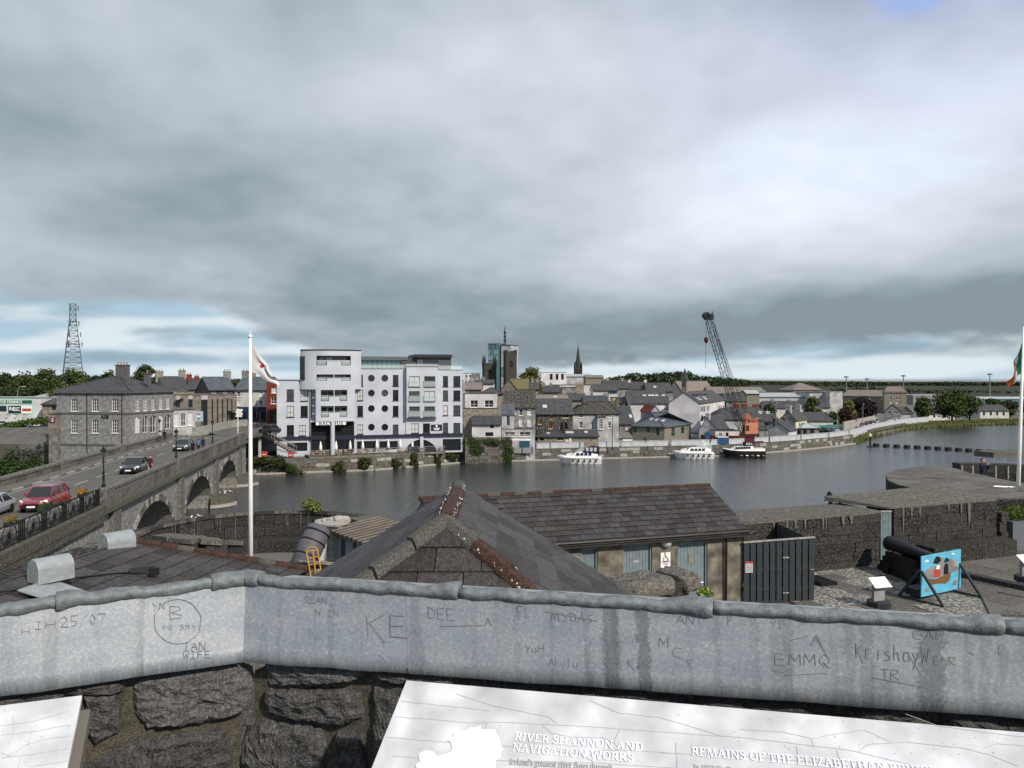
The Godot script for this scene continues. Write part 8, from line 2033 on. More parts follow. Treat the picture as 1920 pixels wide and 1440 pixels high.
	var cw:=MB.new(); cw.box(v3(0,ey*.5 - .1,-.2),v3(hw*2 - .5,ey,5.1)); cw.tri(v3(-hw+.3,ey,-2.7),v3(hw - .3,ey,-2.7),v3(0,5.4,-2.7)); part(ce,"wall",cw,M["render_dirty"])
	var cr:=MB.new(); cr.quad(FL,FR,R0,R0); cr.quad(BL,FL,R0,R1); cr.quad(FR,BR2,R1,R0); var crp:=part(ce,"roof",cr,M["slate_5"])
	for e in [[FL,FR,[R0],.52,.36],[BL,FL,[R0,R1],.5,.3],[FR,BR2,[R1,R0],.5,.3]]:
		var o: Vector3 = e[0]; var U: Vector3 = ((e[1] as Vector3) - o).normalized(); var any: Vector3 = (e[2][0] as Vector3) - o; var V:=(any - U*any.dot(U)).normalized()
		var pg:=[Vector2(0,0),Vector2(((e[1] as Vector3) - o).dot(U),0)]
		for p in e[2]: pg.append(Vector2(((p as Vector3) - o).dot(U),((p as Vector3) - o).dot(V)))
		slates(crp,"slate",o,U,V,pg,e[3],e[4],sm5+["slate_3"],.014,.022)
	for e in [[R0,FL,"ridge_grey"],[R0,FR,"ridge_red"],[R0,R1,"ridge_red"]]:
		var a: Vector3 = e[0]; var b: Vector3 = e[1]; var L0:=a.distance_to(b); var n:=int(L0/.5)
		for k in n:
			var t0:=k/float(n); var t1:=(k+1)/float(n) - .008
			var rg:=MB.new(); var d:=(b - a).normalized(); var sd:=d.cross(Vector3.UP).normalized(); var nn:=sd.cross(d).normalized()
			var jit:=rng.randf_range(-.01,.012); var p0:=a.lerp(b,t0)+nn*(.05+jit); var p1:=a.lerp(b,t1)+nn*(.065+jit)
			if nn.y < 0: p0 = a.lerp(b,t0) - nn*.05; p1 = a.lerp(b,t1) - nn*.065
			var wv:=.125
			var rings:=[]
			for p in [p0,p1]:
				var uu:=Vector3.UP
				rings.append([p - sd*wv - uu*.09,p - sd*wv*.9 - uu*.05,p - sd*.05+uu*.025,p+sd*.05+uu*.025,p+sd*wv*.9 - uu*.05,p+sd*wv - uu*.09])
			rg.loft(rings,true); part(crp,"hip_tile",rg,M[e[2] if rng.randf() < .75 else "ridge_grey"])
			if e[2] == "ridge_red": # crusts of pale lichen
				for s in 26:
					var c:=p0.lerp(p1,rng.randf())+sd*rng.randf_range(-.12,.12); c.y += .012 - absf((c - p0).dot(sd))*.42+.012
					var lb:=MB.new(); var rr:=.003+.012*pow(rng.randf(),2.5); lb.lathe([Vector2(rr,-.012),Vector2(rr*.8,.002),Vector2(rr*.2,.003)],5,c); part(crp,"lichen",lb,M["lichen_spot"])
	# left low-pitched roof
	var P1:=A(235,1016,16.0); var P2:=A(-60,1117,12.1); P2.y = P1.y; var P3:=A(575,1071,17.0)
	var lr2:=thing("left_slate_roof","broad low slate roof with red hip tiles left of the parapet corner","outbuilding",Transform3D(Basis(),v3(P1.x,YARD,P1.z)))
	var o2:=P1 - lr2.position; var U2:=(P2 - P1).normalized(); var W3:=P3 - P1; var V2:=-(W3 - U2*W3.dot(U2)).normalized()
	var uv3:=Vector2(W3.dot(U2),W3.dot(V2))
	var poly:=[Vector2(0,0),Vector2(10.5,0),Vector2(10.5,uv3.y),uv3]
	var lm2:=MB.new(); lm2.quad(o2,o2+U2*10.5,o2+U2*10.5+V2*uv3.y,o2+W3); lm2.quad(o2,o2+W3,o2+W3+v3(0,-3,0),o2+v3(0,-3.8,0)); var lrp:=part(lr2,"roof",lm2,M["slate_5"])
	slates(lrp,"slate",o2,U2,V2,poly,.46,.34,sm5+["slate_4","slate_3"],.014,.02)
	var lwm:=MB.new(); var e3:=o2+W3; lwm.hexa([o2+v3(.1,-3.7,0),o2+U2*10+v3(0,-3.7,0),o2+U2*10+V2*uv3.y+v3(-.2,-3.7,0),e3+v3(-.2,-3.7 - W3.y,.1),o2+v3(.1,-.05,0),o2+U2*10+v3(0,-.05,0),o2+U2*10+V2*uv3.y+v3(-.2,-.05,0),e3+v3(-.2,-.05,.1)]); part(lr2,"wall",lwm,M["castle_stone"])
	var nh:=11
	for k in nh:
		var a:=o2.lerp(o2+W3,k/float(nh)); var b:=o2.lerp(o2+W3,(k+.985)/nh)
		var rg:=MB.new(true); rg.tube([a+v3(0,.02,0),b+v3(0,.035,0)],.095,10); part(lrp,"hip_tile",rg,M["ridge_red" if k % 5 != 3 else "ridge_grey"])
	# stone edge with two lead barrel vents
	var ew:=thing("eaves_wall","rough stone edge wall along the left roof's eaves","wall",Transform3D(Basis(U2,Vector3.UP,U2.cross(Vector3.UP)),P1+v3(-.25,-.3,0)))
	blocks(ew,"stone",Transform3D(Basis(),v3(-.3,0,.45)),10.5,-1.6,.28,.6,4,.8,["castle_stone_b","castle_top","castle_stone"],.02,.1)
	var vi:=0
	for q in [[[192,1020,15.4],[232,1000,14.6],"farther barrel-shaped lead vent at the end of red hip tiles"],[[60,1072,12.8],[104,1052,12.0],"nearer barrel-shaped lead vent on the eaves wall"]]:
		var a:=A(q[0][0],q[0][1],q[0][2]); var b:=A(q[1][0],q[1][1],q[1][2]); b.y = a.y+.05
		var vt:=thing("lead_vent",q[2],"roof vent",Transform3D(Basis(),a),"barrel vents on the left roof")
		var ax:=v3(.55,0,-.84).normalized(); var ln:=.75
		var sd:=ax.cross(Vector3.UP); var ring0:=[]; var rings:=[]
		for s in [.0,.02,.3,.5,.58]:
			var ring:=[]; var rr:=.2 if s != .0 else .19
			for k in 13: ring.append(ax*s+sd*cos(PI*k/12)*rr+Vector3.UP*(sin(PI*k/12)*rr+.0))
			ring.append(ax*s - sd*rr+Vector3.UP*-.2); ring.append(ax*s+sd*rr+Vector3.UP*-.2)
			rings.append(ring)
		var vb:=MB.new(); vb.loft(rings,true,true,true); part(vt,"hood",vb,mat("lead_pale",L(.36,.4,.42),.5,"soft",2.0,"bump",{"ns": .25,"metal": .15}))
		var fp:=MB.new(); var dn:=V2*-1.0; var fo:=sd*.1+v3(0,-.2,0)
		fp.hexa([fo - U2*.34,fo+dn*.85 - U2*.28,fo+dn*.85+U2*.4,fo+U2*.4,fo - U2*.34+v3(0,.015,0),fo+dn*.85 - U2*.28+v3(0,.015,0),fo+dn*.85+U2*.4+v3(0,.015,0),fo+U2*.4+v3(0,.015,0)]); part(vt,"flashing",fp,M["lead_pale"])
		vi += 1
	# cable over the slates and a small bracket
	var cab:=thing("roof_cable","black cable lying across the left slate roof","cable"); var cp:=[]
	for q in [[-10,1118],[60,1108],[104,1095],[160,1088],[220,1081],[255,1080]]:
		var rd:=A(q[0],q[1],1.0) - v3(0,EYE,0); var nn:=U2.cross(V2).normalized(); var t:=(P1 - v3(0,EYE,0)).dot(nn)/rd.dot(nn); cp.append(v3(0,EYE,0)+rd*t+v3(0,.06,0))
	var cm:=MB.new(true); cm.tube(cp,.016,6); part(cab,"cable",cm,M["black"])
	var bq: Vector3 = cp[-1]; var bt:=thing("roof_bracket","small black metal bracket box on the left slate roof","bracket",Transform3D(Basis(Vector3.UP,.5),bq)); var bb:=MB.new(); bb.box(v3(.1,.06,0),v3(.42,.1,.14)); part(bt,"box",bb,M["frame_dark"]); var b3:=MB.new(); b3.box(v3(.3,.02,.1),v3(.16,.14,.16)); part(bt,"clip",b3,M["black"])
func wheelchair(p: Node3D,T: Transform3D,s: float,m: Material) -> void:
	var mb:=MB.new(); var pts:=[]
	for k in 11: pts.append(T*(v3(cos(PI*(.75+k*.12)),sin(PI*(.75+k*.12)) - .4,.02)*s*.42))
	mb.tube(pts,s*.06,4); mb.tube([T*(v3(-.12,.55,.02)*s),T*(v3(-.05,.05,.02)*s),T*(v3(.3,.03,.02)*s),T*(v3(.42,-.4,.02)*s),T*(v3(.55,-.38,.02)*s)],s*.07,4); mb.tube([T*(v3(-.1,.3,.02)*s),T*(v3(.2,.3,.02)*s)],s*.05,4)
	mb.lathe([Vector2(s*.12,0),Vector2(s*.12,s*.05)],10,T*(v3(-.12,.72,0)*s),T.basis*Basis(Vector3.RIGHT,PI/2)); part(p,"wheelchair_symbol",mb,m)

# ---------- the parapet in front ----------
const GLYPH:={"A": "0,1 .5,0 1,1|.2,.6 .8,.6","B": "0,0 0,1 .8,.9 .9,.7 .1,.5 .8,.3 .7,.05 0,0","C": "1,.1 .3,.1 0,.5 .2,.9 1,1","D": "0,0 .05,1 .8,.85 .9,.3 0,0","E": "0,0 .05,1|0,0 .8,.05|.05,.5 .7,.5|.05,1 1,1","F": "0,0 .05,1|0,0 .9,0|.05,.45 .7,.45","H": "0,0 0,1|1,0 1,1|0,.5 1,.5","I": ".5,0 .5,1|.2,0 .8,0|.1,1 .9,1","J": ".8,0 .8,.8 .5,1 .1,.8","K": "0,0 .08,1|.9,.05 .05,.45|.1,.4 1,1.3","L": "0,0 0,1 .8,1","M": "0,1 .1,0 .5,.7 .9,0 1,1","N": "0,1 .1,0 .9,1 1,0","O": ".5,0 .1,.3 .1,.7 .5,1 .9,.7 .9,.3 .5,0","P": "0,1 0,0 .8,.1 .8,.4 0,.5","Q": ".5,0 .1,.3 .1,.7 .5,1 .9,.7 .9,.3 .5,0|.4,.6 1,1.2","R": "0,1 0,0 .8,.1 .8,.4 0,.5 .9,1","S": "1,.1 .4,0 .1,.25 .8,.6 .7,.95 0,1","T": "0,0 1,0|.5,0 .5,1","V": "0,0 .5,1 1,0","W": "0,0 .25,1 .5,.3 .75,1 1,0","X": "0,0 1,1|1,0 0,1","Y": "0,0 .5,.5|1,0 .3,1.1","2": "0,.2 .5,0 .9,.3 0,1 1,1","5": "1,0 .2,0 .1,.45 .8,.5 .8,.9 0,1","0": ".5,0 .1,.5 .5,1 .9,.5 .5,0","7": "0,0 1,0 .3,1","/": "1,-.1 0,1.1","1": ".5,0 .5,1","r": ".1,.3 .1,1|.1,.5 .6,.3","i": ".5,.4 .5,1","s": ".8,.4 .3,.4 .2,.6 .8,.75 .7,1 .1,1","h": ".1,-.1 .1,1|.1,.6 .6,.4 .8,1","a": ".8,.4 .3,.4 .1,.7 .3,1 .8,.9|.8,.4 .9,1","y": ".1,.4 .5,.9|.9,.4 .2,1.5","u": ".1,.4 .1,.9 .5,1 .8,.9|.8,.4 .8,1","l": ".3,-.1 .3,1","o": ".5,.4 .1,.7 .5,1 .9,.7 .5,.4","n": ".1,.4 .1,1|.1,.55 .6,.4 .8,1","e": ".1,.7 .8,.65 .5,.4 .1,.7 .4,1 .9,.95"}
func ray(px: float,py: float) -> Vector3:
	return A(px,py,1.0) - v3(0,EYE,0)
func on_plane(pl: Plane,px: float,py: float) -> Vector3:
	return pl.intersects_ray(v3(0,EYE,0),ray(px,py).normalized())
func ribbon(mb: MB,pts: Array,n: Vector3,w: float) -> void:
	for i in pts.size() - 1:
		var a: Vector3 = pts[i]; var b: Vector3 = pts[i+1]
		var d:=(b - a); if d.length() < .0002: continue
		var s:=d.normalized().cross(n).normalized()*w*.5
		mb.quad(a - s,b - s,b+s,a+s)
var apron:={}
func on_apron(k: int,px: float,py: float) -> Vector3: # the lead slope on the right (0) or left (1) wall; a ruled surface
	var q: Array = apron[k]
	var t:=(px - 960.0)/F
	var f:=func(a: Vector3,b: Vector3) -> Vector3: return a.lerp(b,(t*-a.z - a.x)/((b.x - a.x)+t*(b.z - a.z)))
	var lo: Vector3 = f.call(q[0],q[1]); var hi: Vector3 = f.call(q[2],q[3])
	var m:=(py - HZ)/F
	var s:=(EYE - lo.y+m*lo.z)/((hi.y - lo.y) - m*(hi.z - lo.z))
	return lo.lerp(hi,s)+(q[4] as Vector3)*.0031
func scratch(mb: MB,k: int,text: String,x: float,y: float,w: float,h: float,slope: float,wd: float) -> void: # x,y: upper left; w per letter
	var nrm: Vector3 = apron[k][4]
	for c in text.length():
		var ch:=text[c]
		if not GLYPH.has(ch): continue
		for stroke in (GLYPH[ch] as String).split("|"):
			var pts:=[]
			for p in stroke.split(" "):
				var q:=p.split(",")
				var gx:=x+c*w*1.25+float(q[0])*w+rng.randf_range(-.03,.03)*w
				pts.append(on_apron(k,gx,y+(gx - x)*slope+float(q[1])*h+rng.randf_range(-.03,.03)*h))
			ribbon(mb,pts,nrm,wd*rng.randf_range(.8,1.2))
func lead_image(w: int,h: int,sd: int,streaks: Array) -> ImageTexture:
	var n1:=FastNoiseLite.new(); n1.seed = sd; n1.frequency = .009; n1.fractal_octaves = 5
	var n2:=FastNoiseLite.new(); n2.seed = sd+1; n2.frequency = .14; n2.fractal_octaves = 3
	var n3:=FastNoiseLite.new(); n3.seed = sd+2; n3.frequency = .35; n3.fractal_octaves = 2
	var im:=Image.create(w,h,false,Image.FORMAT_RGB8)
	for y in h:
		for x in w:
			var a:=n1.get_noise_2d(x,y*1.3); var b:=n2.get_noise_2d(x*1.0,y*.55); var c:=n3.get_noise_2d(x,y)
			var v:=.255+.05*a+.035*b+.045*c
			if c > .36: v *= .62
			if b > .3: v += .03*(b - .3)*5.0
			var run:=n1.get_noise_2d(x*2.6,y*.12+300.0)
			v *= 1.0 - .2*sm(.12,.5,run)
			for s in streaks:
				var d: float = absf(x - s[0] - 4.0*n1.get_noise_2d(3.0,y*2.0))/s[1]
				var k: float = sm(1.15,.6,d+.35*b)*s[2]
				v *= 1.0 - k*(.5+.25*c)
			var warm:=sm(.1,.5,b+a)
			im.set_pixel(x,y,Color(v*(.85+.06*warm),v*.98,v*(1.13 - .08*warm)).linear_to_srgb())
	# short random scratches
	var g:=RandomNumberGenerator.new(); g.seed = sd
	for k in w/3:
		var p:=Vector2(g.randf()*w,g.randf()*h); var d:=Vector2.from_angle(g.randfn(PI/2,.9))*g.randf_range(4,26); var lt:=g.randf_range(-.12,.1)
		var steps:=int(d.length())
		for s in steps:
			var q:=p+d*s/float(steps)
			if q.x >= 0 and q.y >= 0 and q.x < w and q.y < h:
				var c:=im.get_pixel(int(q.x),int(q.y)); im.set_pixel(int(q.x),int(q.y),Color(c.r+lt,c.g+lt,c.b+lt))
	return ImageTexture.create_from_image(im)
func stone_face(T: Transform3D,poly: Array,sd: int,out:=.022) -> ArrayMesh: # rough-hewn face inside an outline in T's xy plane
	var n:=FastNoiseLite.new(); n.seed = sd; n.frequency = 9.0; n.fractal_octaves = 5; n.fractal_type = FastNoiseLite.FRACTAL_RIDGED
	var n2:=FastNoiseLite.new(); n2.seed = sd+9; n2.frequency = 4.0
	var rim:=[]
	for i in poly.size():
		var a: Vector2 = poly[i]; var b: Vector2 = poly[(i+1) % poly.size()]
		var m:=maxi(2,int(a.distance_to(b)/.012))
		for k in m: rim.append(a.lerp(b,k/float(m)))
	var c:=Vector2.ZERO
	for p in rim: c += p
	c /= rim.size()
	var size:=.0
	for p in rim: size = maxf(size,c.distance_to(p))
	var mb:=MB.new()
	var rings:=[]
	var fs:=[[1.02,-.02],[1.0,.25],[.95,.7],[.86,.95],[.74,1.0],[.62,1.05],[.5,1.05],[.38,1.1],[.26,1.1],[.13,1.1]]
	for f in fs:
		var ring:=[]
		for p in rim:
			var q: Vector2 = c+(p - c)*f[0]
			q += Vector2(n2.get_noise_2d(q.x*9,q.y*9),n2.get_noise_2d(q.y*9,q.x*9))*.006
			var z: float = out*f[1]+(.014*n.get_noise_2d(q.x*.9,q.y*1.6)+.016*n2.get_noise_2d(q.x,q.y))*minf(1.0,f[1]+.02)
			ring.append(T*v3(q.x,q.y,z))
		rings.append(ring)
	mb.loft(rings,true,false,true)
	return mb.mesh()
func make_parapet() -> void:
	var yr:=15.43; var ya:=15.26
	var C:=at_y(460,2.176,yr); var R:=at_y(1920,1.757,yr); var Lp:=at_y(0,1.90,yr)
	var c:=at_y(455,2.054,ya); var r:=at_y(1920,1.709,ya); var l:=at_y(0,1.832,ya)
	R = C+(R - C)*1.35; r = c+(r - c)*1.35; Lp = C+(Lp - C)*1.9; l = c+(l - c)*1.9
	var root:=thing("castle_parapet","dark rubble stone parapet wall capped with scratched grey lead","parapet")
	# stone wall under the lead
	var faces:=[]
	for e in [[c,r],[l,c]]:
		var a: Vector3 = e[0]; var b: Vector3 = e[1]; var x:=(b - a).normalized(); x.y = 0; x = x.normalized(); var z:=x.cross(Vector3.UP)
		var T:=Transform3D(Basis(x,Vector3.UP,z),a - z*.06); T.origin.y = 14.0; faces.append([T,a.distance_to(b)])
	mat("mortar",L(.28,.26,.21),.95,"speck",6.0,"finebump",{"ns": 1.0,"detail": "blotch","ds": 3.0})
	for k in 4:
		var v: float = [.36,.27,.4,.22][k]
		mat("hewn_%d" % k,L(v,v*1.0,v*1.03),.9,"blotch",4.0,"bump",{"ns": 1.3,"detail": "speck","ds": 7.0})
	var wallb:=MB.new()
	for f in faces: wallb.quad(f[0]*v3(0,-2,0),f[0]*v3(f[1],-2,0),f[0]*v3(f[1],1.2,0),f[0]*v3(0,1.2,0))
	var tr: Transform3D = faces[0][0]; var tl: Transform3D = faces[1][0]
	wallb.quad(tr*v3(0,1.2,0),tr*v3(faces[0][1],1.2,0),tr*v3(faces[0][1],1.2,-.35),tr*v3(.1,1.2,-.35)); wallb.quad(tr*v3(faces[0][1],-2,-.35),tr*v3(.1,-2,-.35),tr*v3(.1,1.2,-.35),tr*v3(faces[0][1],1.2,-.35)); wallb.quad(tl*v3(0,1.2,0),tl*v3(faces[1][1],1.2,0),tl*v3(faces[1][1],1.2,-.35),tl*v3(0,1.2,-.35)); wallb.quad(tl*v3(faces[1][1],-2,-.35),tl*v3(0,-2,-.35),tl*v3(0,1.2,-.35),tl*v3(faces[1][1],1.2,-.35))
	part(root,"mortar",wallb,M["mortar"])
	var stones:=[
		[1,[[255,1277],[330,1262],[400,1250],[448,1240],[472,1252],[478,1300],[468,1325],[430,1345],[330,1360],[272,1363],[252,1335],[250,1295]]],
		[1,[[158,1302],[216,1300],[226,1330],[222,1372],[178,1394],[158,1380]]],[1,[[-60,1318],[60,1298],[150,1284],[238,1272],[230,1293],[150,1296],[20,1330]]],
		[1,[[100,1520],[176,1432],[260,1392],[340,1374],[420,1370],[432,1400],[438,1520]]],[1,[[-60,1350],[60,1340],[140,1320],[140,1395],[60,1420],[-60,1430]]],[1,[[-60,1450],[60,1435],[140,1415],[130,1520],[-60,1540]]],
		[0,[[499,1243],[560,1243],[680,1252],[682,1270],[600,1281],[505,1283]]],[0,[[500,1293],[640,1290],[678,1300],[680,1345],[640,1359],[560,1345],[498,1334]]],
		[0,[[464,1372],[490,1350],[560,1356],[600,1364],[612,1400],[606,1530],[464,1530],[460,1420]]],[0,[[634,1371],[680,1374],[688,1440],[684,1530],[632,1530],[630,1400]]],[0,[[704,1287],[790,1283],[800,1370],[790,1530],[706,1530],[700,1400]]],
		[0,[[812,1300],[960,1310],[1010,1330],[1000,1420],[815,1420]]],
	]
	var x0:=700.0
	while x0 < 2350.0:
		var w:=rng.randf_range(150,300); var b0:=1247+(x0 - 700)*.0735; var b1:=1247+(x0+w - 700)*.0735
		stones.append([0,[[x0+6,b0+14],[x0+w*.5,(b0+b1)*.5+10],[x0+w - 8,b1+15],[x0+w - 5,b1+72],[x0+w*.6,(b0+b1)*.5+84],[x0+8,b0+78]] if x0 > 790 else [[x0+6,b0+12],[x0+w - 8,b1+12],[x0+w - 6,b1+22],[x0+8,b0+22]]])
		if x0 > 790: stones.append([0,[[x0+30,b0+98],[x0+w,b1+92],[x0+w+14,b1+200],[x0+36,b0+205]]])
		x0 += w
	var si:=0
	for s in stones:
		var T: Transform3D = faces[s[0]][0]; var pg:=[]
		for p in s[1]: pg.append(onto(T,p[0],p[1]))
		if Geometry2D.is_polygon_clockwise(PackedVector2Array(pg)): pg.reverse()
		part(root,"stone",stone_face(T,pg,50+si),M["hewn_%d" % [0,1,1,3,1,3,0,1,1,3,1,3][si % 12]]); si += 1
	# lead sheets
	var cap:=thing("lead_capping","scratched grey lead capping with lapped roll joints along the parapet","capping")
	var pr:=Plane(c,r,C); var pll:=Plane(l,c,C)
	if pr.normal.z < 0: pr = Plane(-pr.normal,-pr.d)
	if pll.normal.z < 0: pll = Plane(-pll.normal,-pll.d)
	apron = {0: [c,r,C,R,pr.normal],1: [l,c,Lp,C,pll.normal]}
	var total:=c.distance_to(r)
	var ux:=func(px: float) -> float: return (on_plane(pr,px,1240.0) - c).dot((r - c).normalized())/total # 0 to 1 along the right-hand wall
	var IW:=1400
	var streaks:=[]
	for s in [[1110,7,.3],[1155,16,.75],[1215,13,.85],[1735,24,.8],[1480,8,.35],[1590,9,.4],[1620,12,.45],[1830,10,.3],[620,8,.3],[520,6,.25],[900,6,.2],[980,8,.25],[1350,7,.3],[1420,9,.3]]: streaks.append([ux.call(s[0])*IW,s[1]*IW*.00052,s[2]])
	var tmR:=StandardMaterial3D.new(); tmR.resource_name = "lead_right"; tmR.albedo_texture = lead_image(IW,190,3,streaks); tmR.roughness = .5; tmR.metallic = .12; tmR.metallic_specular = .45
	var tmL:=StandardMaterial3D.new(); tmL.resource_name = "lead_left"; tmL.albedo_texture = lead_image(620,190,8,[[470,6,.4],[300,8,.2],[150,6,.2]]); tmL.roughness = .5; tmL.metallic = .12; tmL.metallic_specular = .45
	var sheet:=func(b0: Vector3,b1: Vector3,t0: Vector3,t1: Vector3,u0: float,u1: float,m: Material,lift: float,nrm: Vector3) -> void:
		var mb:=MB.new(true); var nx:=40; var ny:=8
		var wob:=FastNoiseLite.new(); wob.seed = int(u0*100)+2; wob.frequency = 2.2
		var P:=func(u: float,v: float) -> Vector3:
			var p:=b0.lerp(b1,u).lerp(t0.lerp(t1,u),v)
			return p+nrm*(lift+.0009*wob.get_noise_2d(p.x*3.0,p.y*3.0)*(1.0 - v*.5))+v3(0,.004*wob.get_noise_2d(p.x*2.0,40.0)*(1.0 - v),0)
		for i in nx:
			for j in ny:
				var ua:=i/float(nx); var ub:=(i+1)/float(nx); var va:=j/float(ny); var vb:=(j+1)/float(ny)
				mb.uvquad([P.call(ua,va),P.call(ub,va),P.call(ub,vb),P.call(ua,vb)],[Vector2(lerpf(u0,u1,ua),1 - va),Vector2(lerpf(u0,u1,ub),1 - va),Vector2(lerpf(u0,u1,ub),1 - vb),Vector2(lerpf(u0,u1,ua),1 - vb)])
		for i in nx: # turned lower edge
			var ua:=i/float(nx); var ub:=(i+1)/float(nx)
			mb.uvquad([P.call(ua,.0) - nrm*.014 - v3(0,.012,0),P.call(ub,.0) - nrm*.014 - v3(0,.012,0),P.call(ub,.0),P.call(ua,.0)],[Vector2(lerpf(u0,u1,ua),1),Vector2(lerpf(u0,u1,ub),1),Vector2(lerpf(u0,u1,ub),.98),Vector2(lerpf(u0,u1,ua),.98)])
		part(cap,"lead_sheet",mb,m)
	var su: float = ux.call(772.0)
	sheet.call(c,c.lerp(r,su),C,C.lerp(R,su),.0,su,tmR,.0,pr.normal)
	sheet.call(c.lerp(r,su - .003),r,C.lerp(R,su - .003),R,su,1.0,tmR,.0015,pr.normal)
	sheet.call(l,c,Lp,C,.0,1.0,tmL,.0,pll.normal)
	# back of the capping
	var bk:=MB.new(); bk.quad(C,R,R+v3(.05,-.06,-.3),C+v3(.05,-.06,-.3)); bk.quad(Lp,C,C+v3(.05,-.06,-.3),Lp+v3(-.1,-.06,-.25)); part(cap,"lead_back",bk,M["lead_pale"])
	# rolls, each lapped over the next with a dressed bulge at its end
	var rolls:=[[-420.0,108.0,0],[104.0,400.0,0],[396.0,486.0,2],[482.0,860.0,1],[862.0,1336.0,1],[1338.0,1880.0,1],[1882.0,2500.0,1]]
	mat("lead_roll",L(.42,.475,.51),.6,"blotch",5.0,"bump",{"ns": .7,"metal": .05,"detail": "grain","ds": 2.5})
	var along:=func(px: float) -> Vector3: # the ridge line seen at that column
		var a:=C; var b:=R if px > 460.0 else Lp
		var k:=(px - 960.0)/F
		var t:=(k*-a.z - a.x)/((b.x - a.x)+k*(b.z - a.z)); return a.lerp(b,t)
	for q in rolls:
		var mb:=MB.new(true); var rings:=[]
		var nz:=FastNoiseLite.new(); nz.seed = int(q[0])+500; nz.frequency = .012; nz.fractal_octaves = 3
		var n:=34
		for k in n+1:
			var t:=k/float(n); var px:=lerpf(q[0],q[1],t)
			var p: Vector3 = along.call(px)
			var dirn: Vector3 = ((along.call(px+6.0) as Vector3) - (along.call(px - 6.0) as Vector3)).normalized(); var back:=dirn.cross(Vector3.UP).normalized()*-1.0
			if back.z > 0: back = -back
			var bulge:=.0
			if q[2] == 1: bulge = .42*sm(.8,.96,t)
			elif q[2] == 0: bulge = .45*sm(.3,.04,t) if q[0] > 0 else .0
			else: bulge = .4
			var rad:=.0145*(1.0+bulge+.25*nz.get_noise_2d(px,.0))
			var ctr:=p+v3(0,.006+.008*nz.get_noise_2d(px,90.0)+.006*bulge,0)
			var ring:=[]
			for s in 14:
				var an:=TAU*s/14; var rr:=rad*(1.0+.16*nz.get_noise_2d(px*3.0,s*40.0)); var sag:=1.5 if sin(an) < 0 and cos(an) < .2 else .85
				ring.append(ctr+back*(cos(an)*1.5+.4)*rr+Vector3.UP*sin(an)*rr*sag)
			rings.append(ring)
		mb.loft(rings,true,true,true); part(cap,"lead_roll",mb,M["lead_roll"])
	# scratched writing
	var sc:=MB.new(); var W1:=.0015
	for s in [["KE",688,1152,34,42,.04,W1*1.2],["DEE",803,1139,14,22,.08,W1],["SEAN",570,1119,9,12,.05,W1*.8],["N IN",592,1144,9,11,.05,W1*.7],["MY",1034,1148,15,18,.08,W1],["DAS",1070,1150,12,16,.1,W1*.8],["Ahulu",1030,1236,9,14,.05,W1*.7],["ANT",1270,1154,14,16,.06,W1*.8],["M",1236,1196,18,18,.1,W1],["C",1262,1214,16,20,.1,W1*.8],["S",1288,1238,8,14,.0,W1*.8],["P",1366,1155,8,18,.0,W1*.8],["YI",1445,1164,10,16,.0,W1*.7],["A",1522,1192,20,20,.0,W1],["EMMQ",1453,1226,22,22,.03,W1*1.1],["KrishayW",1606,1208,14,28,.06,W1*1.1],["TR",1652,1256,16,20,.02,W1*.8],["CAP",1712,1182,18,18,.02,W1*.9],["ENR",1752,1232,12,16,.05,W1*.7],["L",1874,1212,6,16,.0,W1],["A",910,1160,11,15,.0,W1*.7],["FL",970,1138,12,20,.0,W1*.7],["KI",1178,1236,12,18,.0,W1*.7],["YuH",985,1210,10,14,.0,W1*.7]]: scratch(sc,0,s[0],s[1],s[2],s[3],s[4],s[5],s[6])
	for s in [[[1482,1202],[1516,1194]],[[1530,1196],[1555,1236]],[[1470,1268],[1552,1264]],[[1636,1272],[1735,1291]],[[1703,1226],[1722,1256],[1728,1268]],[[826,1176],[905,1174]],[[1020,1148],[1120,1166]],[[1450,1260],[1470,1262]],[[1818,1224],[1828,1230]],[[780,1264],[800,1240]]]:
		var pts:=[]
		for p in s: pts.append(on_apron(0,p[0],p[1]))
		ribbon(sc,pts,pr.normal,W1*.8)
	for s in [["IAN",342,1207,12,15,-.04,W1],["WIFE",342,1224,11,13,-.05,W1],["25/07",113,1158,14,20,-.08,W1*.8],["B",318,1138,24,24,.0,W1],["ouxsny",302,1168,9,14,-.02,W1*.6],["YN",285,1132,10,14,-.1,W1*.7],["IH",62,1168,18,14,-.1,W1*.7],["H",40,1180,14,12,-.1,W1*.6]]: scratch(sc,1,s[0],s[1],s[2],s[3],s[4],s[5],s[6])
	var circ:=[]
	for k in 33: circ.append(on_apron(1,332+44*cos(TAU*k/31.0 - 1.2)*(1.0+.03*sin(k*1.7)),1167+42*sin(TAU*k/31.0 - 1.2)))
	ribbon(sc,circ,pll.normal,W1)
	var sw:=part(cap,"scratched_writing",sc,mat("scratch",L(.13,.14,.155),.7)); sw.set_meta("kind","stuff")
	# interpretive panels
	mat("panel_white",L(.82,.85,.9),.4,"soft",2.0,"",{"detail": "soft","ds": 9.0}); mat("print_white",L(.9,.92,.95),.5); mat("print_grey",L(.46,.46,.47),.6); mat("print_body",L(.45,.44,.43),.6); mat("speckle",L(.4,.39,.37),.9)
	panel("white sloping information panel with map outline and river bridge text",A(762,1277,1.8),v3(.979,0,.205),1.95,0)
	panel("left white information panel with fine line drawing",A(152,1305,1.75),v3(.937,0,-.35),1.2,1)
